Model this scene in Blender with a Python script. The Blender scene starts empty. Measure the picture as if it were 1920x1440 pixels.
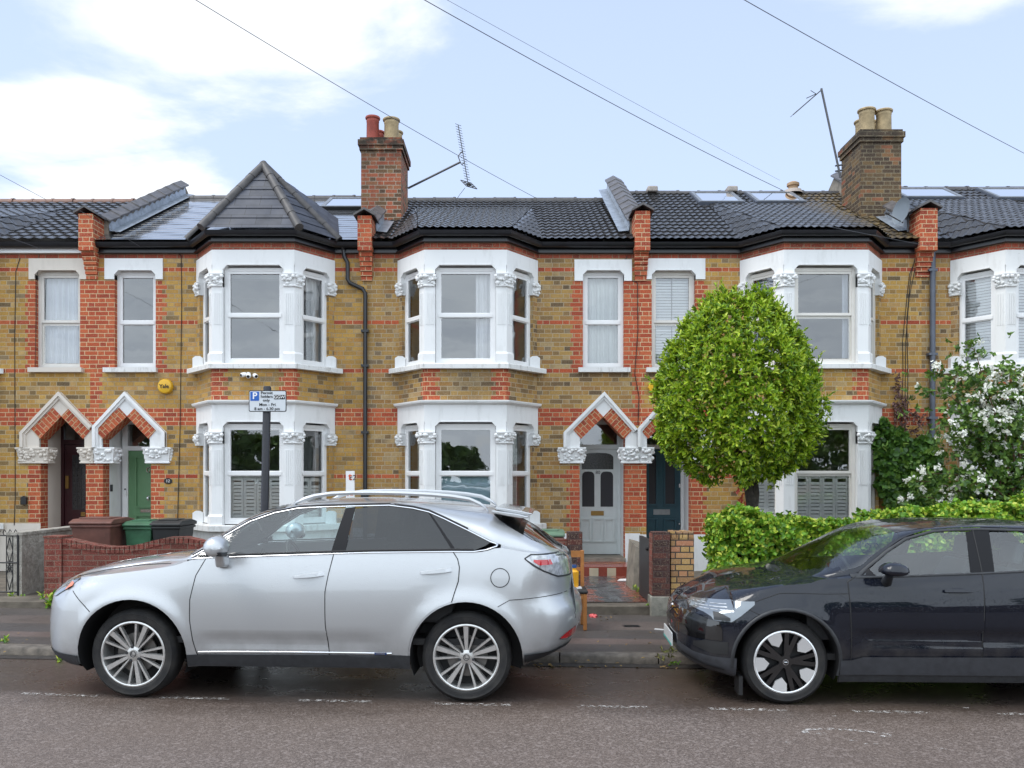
import bpy, bmesh, math, random
import numpy as np
from mathutils import Vector, Matrix
R = math.radians
S = bpy.context.scene
COL = S.collection
# ---- calibration of the photograph (1920x1440): focal length in pixels, principal column, horizon row, eye height
F, CX, HZ, EYE = 1600., 960., 897., 1.804
YF = 14.80            # distance of the terrace front
def UX(u, Y): return (u - CX) / F * Y
def UZ(v, Y): return EYE - (v - HZ) / F * Y
def FX(u): return UX(u, YF)
def FZ(v): return UZ(v, YF)
rng = random.Random(7)
NP = np.random.default_rng(11)
# ---------------------------------------------------------------- mesh builder
class MB:
    def __init__(s): s.v = []; s.f = []; s.m = []; s.uvf = []
    def vert(s, p): s.v.append((float(p[0]), float(p[1]), float(p[2]))); return len(s.v) - 1
    def poly(s, pts, m=0):
        b = len(s.v); s.v.extend((float(p[0]), float(p[1]), float(p[2])) for p in pts)
        s.f.append(tuple(range(b, b + len(pts)))); s.m.append(m)
    def box(s, x0, x1, y0, y1, z0, z1, m=0):
        s.hexa([(x0,y0,z0),(x1,y0,z0),(x1,y1,z0),(x0,y1,z0),(x0,y0,z1),(x1,y0,z1),(x1,y1,z1),(x0,y1,z1)], m)
    def hexa(s, p, m=0):
        b = len(s.v); s.v.extend(tuple(map(float, q)) for q in p)
        for q in ((3,2,1,0),(4,5,6,7),(0,1,5,4),(1,2,6,5),(2,3,7,6),(3,0,4,7)):
            s.f.append(tuple(b + i for i in q)); s.m.append(m)
    def lbox(s, fr, a0, a1, d0, d1, z0, z1, m=0):      # box in a wall frame: along, outward, up
        P = fr.P
        s.hexa([P(a0,d1,z0),P(a1,d1,z0),P(a1,d0,z0),P(a0,d0,z0),P(a0,d1,z1),P(a1,d1,z1),P(a1,d0,z1),P(a0,d0,z1)], m)
    def extrude(s, poly, vec, m=0, mside=None):         # polygon (3d points, counter-clockwise seen from -vec) pushed along vec
        n = len(poly); b = len(s.v); vec = Vector(vec)
        s.v.extend(tuple(map(float, p)) for p in poly)
        s.v.extend(tuple(Vector(p) + vec) for p in poly)
        s.f.append(tuple(range(b, b + n))); s.m.append(m)
        s.f.append(tuple(range(b + 2*n - 1, b + n - 1, -1))); s.m.append(m)
        for i in range(n):
            j = (i + 1) % n
            s.f.append((b + j, b + i, b + n + i, b + n + j)); s.m.append(m if mside is None else mside)
    def prism(s, xz, y0, y1, m=0, mside=None):          # polygon in x,z (counter-clockwise seen from the street) from y0 back to y1
        s.extrude([(x, y0, z) for x, z in xz], (0, y1 - y0, 0), m, mside)
    def sweep(s, path, prof, m=0, caps=True):           # profile (out, z) swept along a plan path, mitred; out is to the right of travel
        n = len(path); k = len(prof); b = len(s.v)
        P = [Vector(p[:2]) for p in path]
        for i in range(n):
            d0 = (P[i] - P[i-1]).normalized() if i else (P[1] - P[0]).normalized()
            d1 = (P[i+1] - P[i]).normalized() if i < n - 1 else d0
            n0 = Vector((d0.y, -d0.x)); n1 = Vector((d1.y, -d1.x)); mm = (n0 + n1).normalized(); q = 1 / max(.3, mm.dot(n0))
            for o, z in prof:
                c = P[i] + mm * (q * o); s.v.append((c.x, c.y, z))
        for i in range(n - 1):
            for j in range(k):
                j2 = (j + 1) % k
                s.f.append((b+i*k+j, b+i*k+j2, b+(i+1)*k+j2, b+(i+1)*k+j)); s.m.append(m)
        if caps:
            s.f.append(tuple(b + j for j in range(k - 1, -1, -1))); s.m.append(m)
            s.f.append(tuple(b + (n-1)*k + j for j in range(k))); s.m.append(m)
    def tube(s, path, r, n=8, m=0, caps=True):
        P = [Vector(p) for p in path]; b = len(s.v); N = len(P)
        rr = r if isinstance(r, (list, tuple)) else [r] * N
        up = None
        for i in range(N):
            t = (P[min(i+1, N-1)] - P[max(i-1, 0)]).normalized()
            if up is None:
                up = Vector((0,0,1)) if abs(t.z) < .9 else Vector((1,0,0))
            a = t.cross(up).normalized(); up = a.cross(t).normalized()
            for j in range(n):
                q = 2*math.pi*j/n
                s.v.append(tuple(P[i] + a*(math.cos(q)*rr[i]) + up*(math.sin(q)*rr[i])))
        for i in range(N-1):
            for j in range(n):
                j2 = (j+1) % n
                s.f.append((b+i*n+j2, b+i*n+j, b+(i+1)*n+j, b+(i+1)*n+j2)); s.m.append(m)
        if caps:
            s.f.append(tuple(b+j for j in range(n))); s.m.append(m)
            s.f.append(tuple(b+(N-1)*n+j for j in range(n-1,-1,-1))); s.m.append(m)
    def lathe(s, prof, o, n=24, ax=None, m=0, mats=None):   # profile (radius, height) about an axis
        az = Vector(ax or (0,0,1)).normalized(); a = az.orthogonal().normalized(); c = az.cross(a); o = Vector(o); b = len(s.v); k = len(prof)
        for j in range(n):
            q = 2*math.pi*j/n; d = a*math.cos(q) + c*math.sin(q)
            for r, h in prof: s.v.append(tuple(o + d*r + az*h))
        for j in range(n):
            j2 = (j+1) % n
            for i in range(k-1):
                s.f.append((b+j*k+i, b+j2*k+i, b+j2*k+i+1, b+j*k+i+1)); s.m.append(mats[i] if mats else m)
    def grid(s, G, m=0, flip=False):                     # G[i][j] points
        b = len(s.v); ni = len(G); nj = len(G[0])
        for row in G: s.v.extend((float(p[0]), float(p[1]), float(p[2])) for p in row)
        for i in range(ni-1):
            for j in range(nj-1):
                q = (b+i*nj+j, b+i*nj+j+1, b+(i+1)*nj+j+1, b+(i+1)*nj+j)
                s.f.append(q[::-1] if flip else q); s.m.append(m)
    def ball(s, c, r, m=0, n=6, k=4, sc=(1,1,1)):
        b = len(s.v)
        for i in range(k+1):
            t = math.pi*i/k
            for j in range(n):
                q = 2*math.pi*j/n
                s.v.append((c[0]+r*sc[0]*math.sin(t)*math.cos(q), c[1]+r*sc[1]*math.sin(t)*math.sin(q), c[2]+r*sc[2]*math.cos(t)))
        for i in range(k):
            for j in range(n):
                j2 = (j+1) % n
                s.f.append((b+i*n+j, b+(i+1)*n+j, b+(i+1)*n+j2, b+i*n+j2)); s.m.append(m)
    def build(s, name, mats, parent=None, smooth=None, bevel=0):
        if not isinstance(mats, (list, tuple)): mats = [mats]
        me = bpy.data.meshes.new(name); me.from_pydata(s.v, [], s.f); 
        for x in mats: me.materials.append(x)
        me.polygons.foreach_set('material_index', s.m)
        me.update()
        autouv(me)
        if smooth is not None:
            me.shade_smooth()
            if smooth < 180: me.set_sharp_from_angle(angle=R(smooth))
        return link(name, me, parent, bevel)
def autouv(me):
    uv = me.uv_layers.new(name='UVMap'); nl = len(me.loops)
    if not nl: return
    vi = np.empty(nl, np.int32); me.loops.foreach_get('vertex_index', vi)
    co = np.empty(len(me.vertices)*3, np.float32); me.vertices.foreach_get('co', co); co = co.reshape(-1,3)
    nf = len(me.polygons); no = np.empty(nf*3, np.float32); me.polygons.foreach_get('normal', no); no = no.reshape(-1,3)
    lt = np.empty(nf, np.int32); me.polygons.foreach_get('loop_total', lt)
    n = np.repeat(no, lt, axis=0); t = np.stack([-n[:,1], n[:,0], np.zeros(len(n))], 1)
    L = np.linalg.norm(t, axis=1); flat = L < .15; t[flat] = (1,0,0); L[flat] = 1; t /= L[:,None]
    b = np.cross(n, t); p = co[vi]
    out = np.stack([(p*t).sum(1), (p*b).sum(1)], 1).astype(np.float32)
    uv.data.foreach_set('uv', out.ravel())
def link(name, me, parent=None, bevel=0):
    o = bpy.data.objects.new(name, me); COL.objects.link(o)
    if parent is not None:
        o.parent = parent; q = parent.get('_o')
        if q: o.matrix_parent_inverse = Matrix.Translation((-q[0], -q[1], -q[2]))
    if bevel:
        b = o.modifiers.new('Bevel', 'BEVEL'); b.width = bevel; b.segments = 2; b.limit_method = 'ANGLE'; b.angle_limit = R(40)
    return o
def thing(name, label, cat, loc=(0,0,0), group=None):
    o = bpy.data.objects.new(name, None); COL.objects.link(o); o.location = loc; o['_o'] = list(map(float, loc)); o.empty_display_size = .2
    return tag(o, label, cat, group)
def tag(o, label=None, cat=None, group=None, kind=None):
    if label: o['label'] = label
    if cat: o['category'] = cat
    if group: o['group'] = group
    if kind: o['kind'] = kind
    return o
def text(name, body, size, loc, mat, parent=None, rot=(math.pi/2, 0, 0), ext=.002, ax='CENTER', sx=1.0, off=0.0):
    c = bpy.data.curves.new(name, 'FONT'); c.body = body; c.size = size; c.extrude = ext; c.align_x = ax; c.align_y = 'CENTER'; c.offset = off
    t_ = bpy.data.objects.new(name, c); me = bpy.data.meshes.new_from_object(t_); bpy.data.objects.remove(t_); me.materials.clear(); me.materials.append(mat); o = link(name, me, parent); o.location = loc; o.rotation_euler = rot; o.scale = (sx, 1, 1)
    return o
def rawmesh(name, V, Fc, mats, parent=None, mi=None, smooth=False):     # V (n,3), Fc (k,4) numpy, for leaves
    me = bpy.data.meshes.new(name); nf, w = Fc.shape
    me.vertices.add(len(V)); me.vertices.foreach_set('co', V.astype(np.float32).ravel())
    me.loops.add(nf*w); me.loops.foreach_set('vertex_index', Fc.astype(np.int32).ravel())
    me.polygons.add(nf); me.polygons.foreach_set('loop_start', np.arange(0, nf*w, w, dtype=np.int32)); me.polygons.foreach_set('loop_total', np.full(nf, w, np.int32))
    if not isinstance(mats, (list, tuple)): mats = [mats]
    for x in mats: me.materials.append(x)
    if mi is not None: me.polygons.foreach_set('material_index', mi.astype(np.int32))
    me.update(calc_edges=True); me.validate()
    if smooth: me.shade_smooth()
    return link(name, me, parent)
class Frame:                                     # a vertical wall line: a along, d outward, z up
    def __init__(s, p0, p1):
        s.p = Vector(p0[:2]); d = Vector(p1[:2]) - s.p; s.L = d.length; s.t = d / s.L; s.n = Vector((s.t.y, -s.t.x))
    def P(s, a, d, z):
        q = s.p + s.t*a + s.n*d; return (q.x, q.y, z)
    def shift(s, d):
        f = Frame.__new__(Frame); f.p = s.p + s.n*d; f.L = s.L; f.t = s.t; f.n = s.n; return f
# ---------------------------------------------------------------- materials
def srgb(r, g, b):
    f = lambda c: (c/255)/12.92 if c <= 10.3 else ((c/255 + .055)/1.055)**2.4
    return (f(r), f(g), f(b), 1)
class NT:
    def __init__(s, name):
        s.mat = bpy.data.materials.new(name); s.mat.use_nodes = True; s.t = s.mat.node_tree; s.t.nodes.clear()
        s.out = s.t.nodes.new('ShaderNodeOutputMaterial')
    def n(s, typ, ins=None, **kw):
        x = s.t.nodes.new('ShaderNode' + typ)
        for k, v in kw.items(): setattr(x, k, v)
        for k, v in (ins or {}).items(): s.set(x.inputs[k], v)
        return x
    def set(s, sock, v):
        if isinstance(v, bpy.types.NodeSocket): s.t.links.new(v, sock)
        elif isinstance(v, bpy.types.Node): s.t.links.new(v.outputs[0], sock)
        else:
            if sock.type == 'RGBA' and len(v) == 3: v = (*v, 1)
            sock.default_value = v
    def m(s, op, a, b=None, c=None, clamp=False):
        x = s.t.nodes.new('ShaderNodeMath'); x.operation = op; x.use_clamp = clamp
        for i, v in enumerate((a, b, c)):
            if v is not None: s.set(x.inputs[i], v)
        return x.outputs[0]
    def mix(s, f, a, b, mode='MIX'):
        x = s.t.nodes.new('ShaderNodeMix'); x.data_type = 'RGBA'; x.blend_type = mode
        s.set(x.inputs[0], f); s.set(x.inputs[6], a); s.set(x.inputs[7], b); return x.outputs[2]
    def ramp(s, f, stops, interp='LINEAR'):
        x = s.t.nodes.new('ShaderNodeValToRGB'); x.color_ramp.interpolation = interp; e = x.color_ramp.elements
        while len(e) < len(stops): e.new(.5)
        for i, (p, c) in enumerate(stops):
            e[i].position = p; e[i].color = c if len(c) == 4 else (*c, 1)
        s.set(x.inputs[0], f); return x.outputs[0]
    def mr(s, v, a, b, c=0., d=1., smooth=False):
        x = s.t.nodes.new('ShaderNodeMapRange'); x.interpolation_type = 'SMOOTHSTEP' if smooth else 'LINEAR'
        for i, q in enumerate((v, a, b, c, d)): s.set(x.inputs[i], q)
        return x.outputs[0]
    def noise(s, scale, vec=None, detail=3, rough=.55, dist=0., out=0):
        x = s.n('TexNoise', {'Scale': scale, 'Detail': detail, 'Roughness': rough, 'Distortion': dist})
        if vec is not None: s.set(x.inputs['Vector'], vec)
        return x.outputs[out]
    def pos(s): return s.n('NewGeometry').outputs['Position']
    def uv(s): return s.n('UVMap').outputs[0]
    def vscale(s, v, sc):
        x = s.n('VectorMath', operation='MULTIPLY'); s.set(x.inputs[0], v); x.inputs[1].default_value = sc; return x.outputs[0]
    def bump(s, h, strength=.3, dist=.01):
        return s.n('Bump', {'Strength': strength, 'Distance': dist, 'Height': h}).outputs[0]
    def done(s, **kw):
        p = s.t.nodes.new('ShaderNodeBsdfPrincipled')
        for k, v in kw.items(): s.set(p.inputs[k.replace('_', ' ')], v)
        s.t.links.new(p.outputs[0], s.out.inputs[0]); return s.mat
def plain(name, c, rough=.5, metal=0., var=.0, scale=8., spec=.5, coat=0., bumpy=0.):
    s = NT(name); col = c if len(c) == 4 else (*c, 1); kw = {}
    if var or bumpy:
        nz = s.noise(scale, s.pos(), 5)
        if var: col = s.mix(s.mr(nz, .3, .7), tuple(x*(1-var) for x in col[:3]), tuple(min(1, x*(1+var*.5)) for x in col[:3]))
        if bumpy: kw['Normal'] = s.bump(s.noise(scale*6, s.pos(), 4), bumpy, .01)
    return s.done(Base_Color=col, Roughness=rough, Metallic=metal, Specular_IOR_Level=spec, Coat_Weight=coat, Coat_Roughness=.03, **kw)
BH = .0763; ZROW = FZ(691.)     # brick course height and the bed joint all courses are counted from
def brick(name, stops, mortar, grime=.35, grimecol=(.03,.027,.024), P=.343, h=BH, joint=.0115, zoff=None, rough=.85, patch=None, seed=0., soot=0., diag=0):
    s = NT(name); sep = s.n('SeparateXYZ', {0: s.uv()}); u, v = sep.outputs[0], sep.outputs[1]
    if diag:
        a, b = s.m('MULTIPLY', s.m('ADD', u, v), .7071), s.m('MULTIPLY', s.m('SUBTRACT', v, u), .7071)
        u, v = (b, a) if diag > 0 else (a, b)
    r = s.m('ADD', s.m('DIVIDE', s.m('SUBTRACT', v, ZROW if zoff is None else zoff), h), 1000.); row = s.m('FLOOR', r); fv = s.m('SUBTRACT', r, row)
    wob = s.m('MULTIPLY', s.n('TexWhiteNoise', {'W': s.m('ADD', row, seed)}, noise_dimensions='1D').outputs[0], .12)
    uu = s.m('ADD', s.m('ADD', s.m('DIVIDE', u, P), s.m('MULTIPLY', s.m('MODULO', row, 2.), .5)), s.m('ADD', wob, 1000.))
    cell = s.m('FLOOR', uu); fu = s.m('SUBTRACT', uu, cell); hd = s.m('GREATER_THAN', fu, .667)
    bid = s.m('ADD', s.m('MULTIPLY', cell, 2.), hd)
    d1 = s.m('MULTIPLY', s.m('MINIMUM', s.m('MINIMUM', fu, s.m('ABSOLUTE', s.m('SUBTRACT', fu, .667))), s.m('SUBTRACT', 1., fu)), P)
    d2 = s.m('MULTIPLY', s.m('MINIMUM', fv, s.m('SUBTRACT', 1., fv)), h)
    pos = s.pos(); nz = s.noise(38., pos, 4)
    d = s.m('ADD', s.m('MINIMUM', d1, d2), s.m('MULTIPLY', s.m('SUBTRACT', nz, .5), .006))
    mask = s.mr(d, joint*.32, joint*.62, 0., 1., True)
    vec = s.n('CombineXYZ', {0: bid, 1: row, 2: seed}).outputs[0]
    wn = s.n('TexWhiteNoise', {'Vector': vec}, noise_dimensions='3D')
    big = s.noise(1.1, pos, 3)
    f = s.m('ADD', wn.outputs[0], s.m('MULTIPLY', s.m('SUBTRACT', big, .5), .38), clamp=True)
    c = s.ramp(f, stops); mean = tuple(sum(q[1][i] for q in stops)/len(stops) for i in range(3)); c = s.mix(.22, c, s.mix(big, tuple(x*.8 for x in mean), tuple(x*1.1 for x in mean)))
    c = s.mix(s.mr(nz, .40, .78, 0., .55), c, s.mix(.55, c, (.06,.045,.03))); c = s.mix(s.mr(s.noise(90., pos, 2), .55, .7, 0., .35), c, (.66,.55,.38))
    c = s.mix(mask, mortar, c)
    st = s.mr(s.noise(.9, s.vscale(pos, (1.6, 1.6, .55)), 6, .65), .46, .72, 0., grime)
    c = s.mix(st, c, s.mix(.75, c, grimecol))
    if soot:
        z = s.n('SeparateXYZ', {0: pos}).outputs[2]
        c = s.mix(s.m('MULTIPLY', s.mr(z, soot - .5, soot + .1), s.mr(s.noise(5., pos, 4), .3, .6)), c, (.035,.03,.024))
    if patch:
        c = s.mix(s.mr(s.noise(2.2, pos, 4), .60, .68, 0., .7), c, patch)
    bh = s.m('ADD', s.m('MULTIPLY', mask, .6), s.m('MULTIPLY', nz, .5))
    return s.done(Base_Color=c, Roughness=rough, Normal=s.bump(bh, .55, .008), Specular_IOR_Level=.25)
YEL = [(0, (.10,.075,.05)), (.07, (.22,.145,.065)), (.18, (.42,.232,.055)), (.45, (.53,.302,.066)), (.65, (.58,.345,.085)), (.8, (.46,.213,.050)), (.92, (.58,.385,.16)), (1, (.24,.18,.11))]
YEL2 = [(0, (.085,.06,.042)), (.09, (.19,.12,.06)), (.22, (.36,.21,.068)), (.48, (.47,.285,.085)), (.66, (.43,.245,.070)), (.80, (.31,.15,.048)), (.92, (.49,.35,.175)), (1, (.20,.15,.10))]
RED = [(0, (.30,.045,.025)), (.3, (.44,.075,.032)), (.6, (.52,.105,.04)), (.85, (.56,.14,.055)), (1, (.36,.06,.035))]
REDF = [(0, (.34,.085,.055)), (.4, (.45,.12,.07)), (.7, (.50,.16,.09)), (1, (.38,.09,.055))]
M = {}
M['by'] = brick('yellow_stock_brick', YEL, (.47,.375,.235), .36)
M['by1'] = brick('yellow_stock_brick_cleaned', YEL, (.35,.285,.19), .26, seed=3.)
M['by2'] = brick('yellow_stock_brick_weathered', YEL2, (.42,.345,.235), .5, seed=5.)
M['br'] = brick('red_brick', RED, (.60,.45,.27), .18, seed=9.)
M['br2'] = brick('red_brick_weathered', RED, (.44,.34,.21), .28, seed=13.)
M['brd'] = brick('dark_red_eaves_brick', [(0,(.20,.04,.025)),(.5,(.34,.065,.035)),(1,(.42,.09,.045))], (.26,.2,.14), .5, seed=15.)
M['bch'] = brick('chimney_brick_red', [(0,(.04,.03,.025)),(.25,(.14,.085,.04)),(.45,(.34,.075,.036)),(.7,(.40,.10,.05)),(1,(.20,.13,.06))], (.36,.31,.24), .55, seed=21., soot=8.1)
M['bch2'] = brick('chimney_brick_sooty', [(0,(.03,.025,.022)),(.4,(.065,.047,.032)),(.65,(.11,.075,.04)),(.87,(.20,.125,.05)),(1,(.32,.09,.05))], (.25,.21,.14), .5, seed=25., soot=8.4)
M['bal'] = brick('red_arch_brick_rising', RED, (.50,.38,.22), .12, seed=41., diag=1)
M['bar'] = brick('red_arch_brick_falling', RED, (.50,.38,.22), .12, seed=43., diag=-1)
M['bgw'] = brick('garden_wall_red_brick', [(0,(.11,.028,.022)),(.4,(.20,.043,.034)),(.75,(.26,.066,.050)),(1,(.16,.04,.033))], (.20,.13,.10), .45, zoff=0., seed=31., joint=.012, patch=(.36,.22,.19))
M['bdk'] = brick('dark_engineering_brick', [(0,(.035,.02,.02)),(.6,(.065,.03,.028)),(1,(.14,.04,.03))], (.08,.055,.05), .3, zoff=0.04, seed=35.)
M['byg'] = brick('pale_garden_brick', [(0,(.30,.16,.08)),(.3,(.47,.29,.10)),(.6,(.52,.34,.13)),(.8,(.46,.19,.11)),(1,(.36,.23,.14))], (.07,.055,.045), .4, zoff=0.04, seed=37., joint=.016)
def paint(name, c, dirt=.25, dcol=(.30,.29,.27), scale=3.5, rough=.55):
    s = NT(name); p = s.pos()
    st = s.mr(s.noise(scale, s.vscale(p, (2.2,2.2,.6)), 6, .65), .52, .78, 0., dirt)
    sp = s.mr(s.noise(26., p, 4), .66, .75, 0., dirt*.9)
    col = s.mix(s.m('MAXIMUM', st, sp), c, dcol)
    return s.done(Base_Color=col, Roughness=rough, Normal=s.bump(s.noise(60., p, 4), .12, .004), Specular_IOR_Level=.35)
M['white'] = paint('white_masonry_paint', (.78,.785,.785), .26)
M['white2'] = paint('white_masonry_paint_old', (.74,.74,.73), .38, (.30,.27,.23))
M['cream'] = paint('cream_masonry_paint', (.66,.60,.53), .2, (.35,.3,.25))
M['sillw'] = paint('white_sill_paint_streaked', (.72,.72,.71), .7, (.22,.20,.17), 7.)
M['upvc'] = plain('white_upvc', (.80,.80,.80), .3, var=.03)
M['cupvc'] = plain('cream_window_paint', (.72,.69,.64), .35, var=.04)
M['blackpl'] = plain('black_plastic_gutter', (.012,.013,.017), .28, var=.3, scale=5.)
M['greypl'] = plain('grey_downpipe_paint', (.10,.115,.15), .4, var=.2)
M['lead'] = plain('lead_flashing', (.36,.40,.45), .38, .5, var=.35, scale=9., bumpy=.5)
M['cement'] = plain('cement_render', (.24,.21,.17), .85, var=.45, scale=6., bumpy=.5)
M['concrete'] = plain('weathered_concrete', (.26,.25,.21), .85, var=.5, scale=7., bumpy=.6)
M['dark'] = plain('dark_void', (.006,.006,.007), .9)
M['black'] = plain('black_rubber', (.012,.012,.013), .6)
M['intw'] = plain('interior_wall_paint', (.42,.42,.41), .8)
M['pot_r'] = plain('terracotta_pot', (.30,.06,.04), .7, var=.3, scale=7.)
M['pot_c'] = plain('buff_pot', (.42,.32,.18), .75, var=.35, scale=9.)
M['steel'] = plain('galvanised_steel', (.32,.33,.34), .4, .8, var=.2)
M['ironbk'] = plain('black_iron', (.012,.012,.013), .45)
M['brass'] = plain('brass_plate', (.30,.18,.06), .35, .9)
M['chrome'] = plain('chrome', (.75,.76,.78), .12, 1.)
def rooftile(name, c, rough=.3, moss=0., var=.4, slate=False, coat=0.):
    s = NT(name); p = s.pos(); uv = s.uv()
    col = s.mix(s.mr(s.noise(9., p, 4), .3, .7), tuple(x*(1-var) for x in c), tuple(x*(1+var) for x in c))
    rr = s.mr(s.noise(3., p, 4), .40, .75, rough, rough + .16)
    kw = dict(Coat_Weight=coat, Coat_Roughness=.05) if coat else {}
    if slate:
        b = s.n('TexBrick', {'Vector': uv, 'Color1': (0,0,0), 'Color2': (1,1,1), 'Mortar': (.5,.5,.5), 'Scale': 1., 'Mortar Size': .004, 'Brick Width': slate[0], 'Row Height': slate[1]})
        col = s.mix(b.outputs[1], s.mix(s.m('MULTIPLY', b.outputs[0], .6), col, tuple(x*1.9 for x in c)), (.004,.004,.005))
    if moss:
        mk = s.m('MULTIPLY', s.mr(s.noise(6., p, 6, .7), .38, .62), s.mr(s.m('DISTANCE' if False else 'ABSOLUTE', s.m('SUBTRACT', s.n('SeparateXYZ', {0: p}).outputs[0], moss)), .5, 1.25, 1., 0.))
        col = s.mix(mk, col, (.13,.085,.025)); rr = s.m('ADD', rr, s.m('MULTIPLY', mk, .5))
    return s.done(Base_Color=col, Roughness=rr, Normal=s.bump(s.noise(45., p, 4), .15, .006), **kw)
M['tile'] = rooftile('dark_concrete_roof_tile', (.036,.034,.034), .2)
M['tilem'] = rooftile('dark_roof_tile_with_moss', (.030,.029,.030), .22, moss=6.75)
M['slate'] = rooftile('wet_slate', (.06,.062,.070), .03, var=.25, coat=1.)
M['slatef'] = rooftile('dry_fibre_slate', (.034,.038,.052), .55, var=.2, slate=(.42,.235))
M['ridge'] = plain('ridge_tile', (.07,.065,.065), .55, var=.4)
M['ridger'] = plain('brown_ridge_tile', (.16,.075,.05), .6, var=.4)
M['coping'] = rooftile('grey_coping_tile', (.085,.078,.078), .4)
# ---- glass: fresnel reflection over a tinted clear pane
def glass(name, tint=(.9,.92,.92), base=.10, rough=.0, wet=0., thin=1.):
    s = NT(name); fr = s.n('Fresnel', {'IOR': 1.45}); p = s.pos(); kw = {}
    f = s.m('ADD', s.m('MULTIPLY', fr.outputs[0], .95), base, clamp=True)
    nrm = s.bump(s.noise(2.3, p, 2), .10, .02)
    if wet:
        nrm = s.bump(s.mr(s.noise(70., p, 3), .52, .62), wet, .004)
    g = s.n('BsdfGlossy', {'Color': (1,1,1,1), 'Roughness': rough, 'Normal': nrm}); t = s.n('BsdfTransparent', {'Color': (*tint, 1)})
    mx = s.n('MixShader', {0: f, 1: t, 2: g}); s.t.links.new(mx.outputs[0], s.out.inputs[0]); return s.mat
M['glass'] = glass('window_glass', (.97,.98,.98), .15)
M['glass2'] = glass('dark_window_glass', (.86,.90,.95), .13)
M['sky_glass'] = glass('roof_window_glass', (.6,.65,.65), .85, .04)
M['car_glass'] = glass('car_window_glass', (.80,.93,.93), .075, .02, .05)
M['tint_glass'] = glass('tinted_car_glass', (.06,.06,.065), .035, .04, .05)
M['wscreen'] = glass('windscreen_glass', (.70,.78,.72), .08, .02, .08)
M['lens'] = glass('lamp_lens', (.9,.9,.92), .10, .03)
def cloth(name, c, stripes=60., c2=None):
    s = NT(name); sep = s.n('SeparateXYZ', {0: s.uv()}); w = s.noise(1., s.n('CombineXYZ', {0: s.m('MULTIPLY', sep.outputs[0], stripes), 1: s.m('MULTIPLY', sep.outputs[1], .8)}).outputs[0], 2)
    col = s.mix(s.mr(w, .3, .7), tuple(x*.85 for x in c), c)
    return s.done(Base_Color=col, Roughness=.9)
M['net'] = cloth('net_curtain', (.76,.80,.86), 40.)
M['lace'] = cloth('lace_curtain', (.72,.77,.75), 55.)
M['curtain'] = cloth('white_curtain', (.80,.82,.84), 30.)
M['blind'] = plain('white_blind', (.80,.83,.84), .6)
M['shutter'] = plain('white_shutter', (.88,.89,.86), .5)
M['bluefilm'] = plain('blue_blind', (.45,.66,.74), .6, var=.1)
M['roller'] = plain('dark_roller_blind', (.03,.03,.035), .7)
# ============================ road, kerb, pavement, front gardens ============================
def KY(x): return 8.36-.065*x            # kerb line
def BY(x): return 10.80-.07*x            # back of the pavement
KD = Vector((1, -.065, 0)).normalized(); KN = Vector((.065, 1, 0)).normalized()
def asphalt():
    s = NT('worn_red_brown_asphalt'); p = s.pos()
    agg = s.n('TexVoronoi', {'Vector': p, 'Scale': 105.}, feature='F1'); a2 = s.n('TexVoronoi', {'Vector': p, 'Scale': 48.}, feature='F1')
    sp = s.n('SeparateColor', {0: agg.outputs['Color']}); f = s.m('ADD', s.m('MULTIPLY', sp.outputs[0], .7), s.m('MULTIPLY', s.noise(240., p, 2), .4))
    sp2 = s.n('SeparateColor', {0: a2.outputs['Color']})
    c = s.ramp(f, [(0, (.042,.031,.026)), (.3, (.080,.060,.050)), (.62, (.128,.098,.083)), (.85, (.185,.147,.128)), (1, (.28,.235,.21))])
    c = s.mix(s.m('MULTIPLY', s.m('GREATER_THAN', sp2.outputs[1], .88), .35), c, (.30,.25,.23))
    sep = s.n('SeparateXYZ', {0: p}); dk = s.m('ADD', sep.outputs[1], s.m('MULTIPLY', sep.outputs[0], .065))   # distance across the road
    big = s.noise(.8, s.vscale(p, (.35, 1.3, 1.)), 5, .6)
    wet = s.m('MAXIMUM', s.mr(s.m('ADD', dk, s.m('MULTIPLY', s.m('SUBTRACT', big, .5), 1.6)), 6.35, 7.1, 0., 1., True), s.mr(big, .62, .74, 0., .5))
    c = s.mix(s.m('MULTIPLY', wet, .74), c, s.mix(.9, c, (.016,.011,.010)))  # wet road near the kerb, deepened to paint contact shade under the cars
    warm = s.mr(s.noise(.6, p, 3), .35, .7); c = s.mix(s.m('MULTIPLY', warm, .30), c, (.125,.088,.066))
    rg = s.m('SUBTRACT', s.mr(s.noise(3., p, 4), .3, .7, .58, .74), s.m('MULTIPLY', wet, .36))
    h = s.m('ADD', agg.outputs[0], s.m('MULTIPLY', s.noise(190., p, 2), .6))
    return s.done(Base_Color=c, Roughness=rg, Normal=s.bump(h, s.m('SUBTRACT', .55, s.m('MULTIPLY', wet, .3)), .006))
M['road'] = asphalt()
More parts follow.
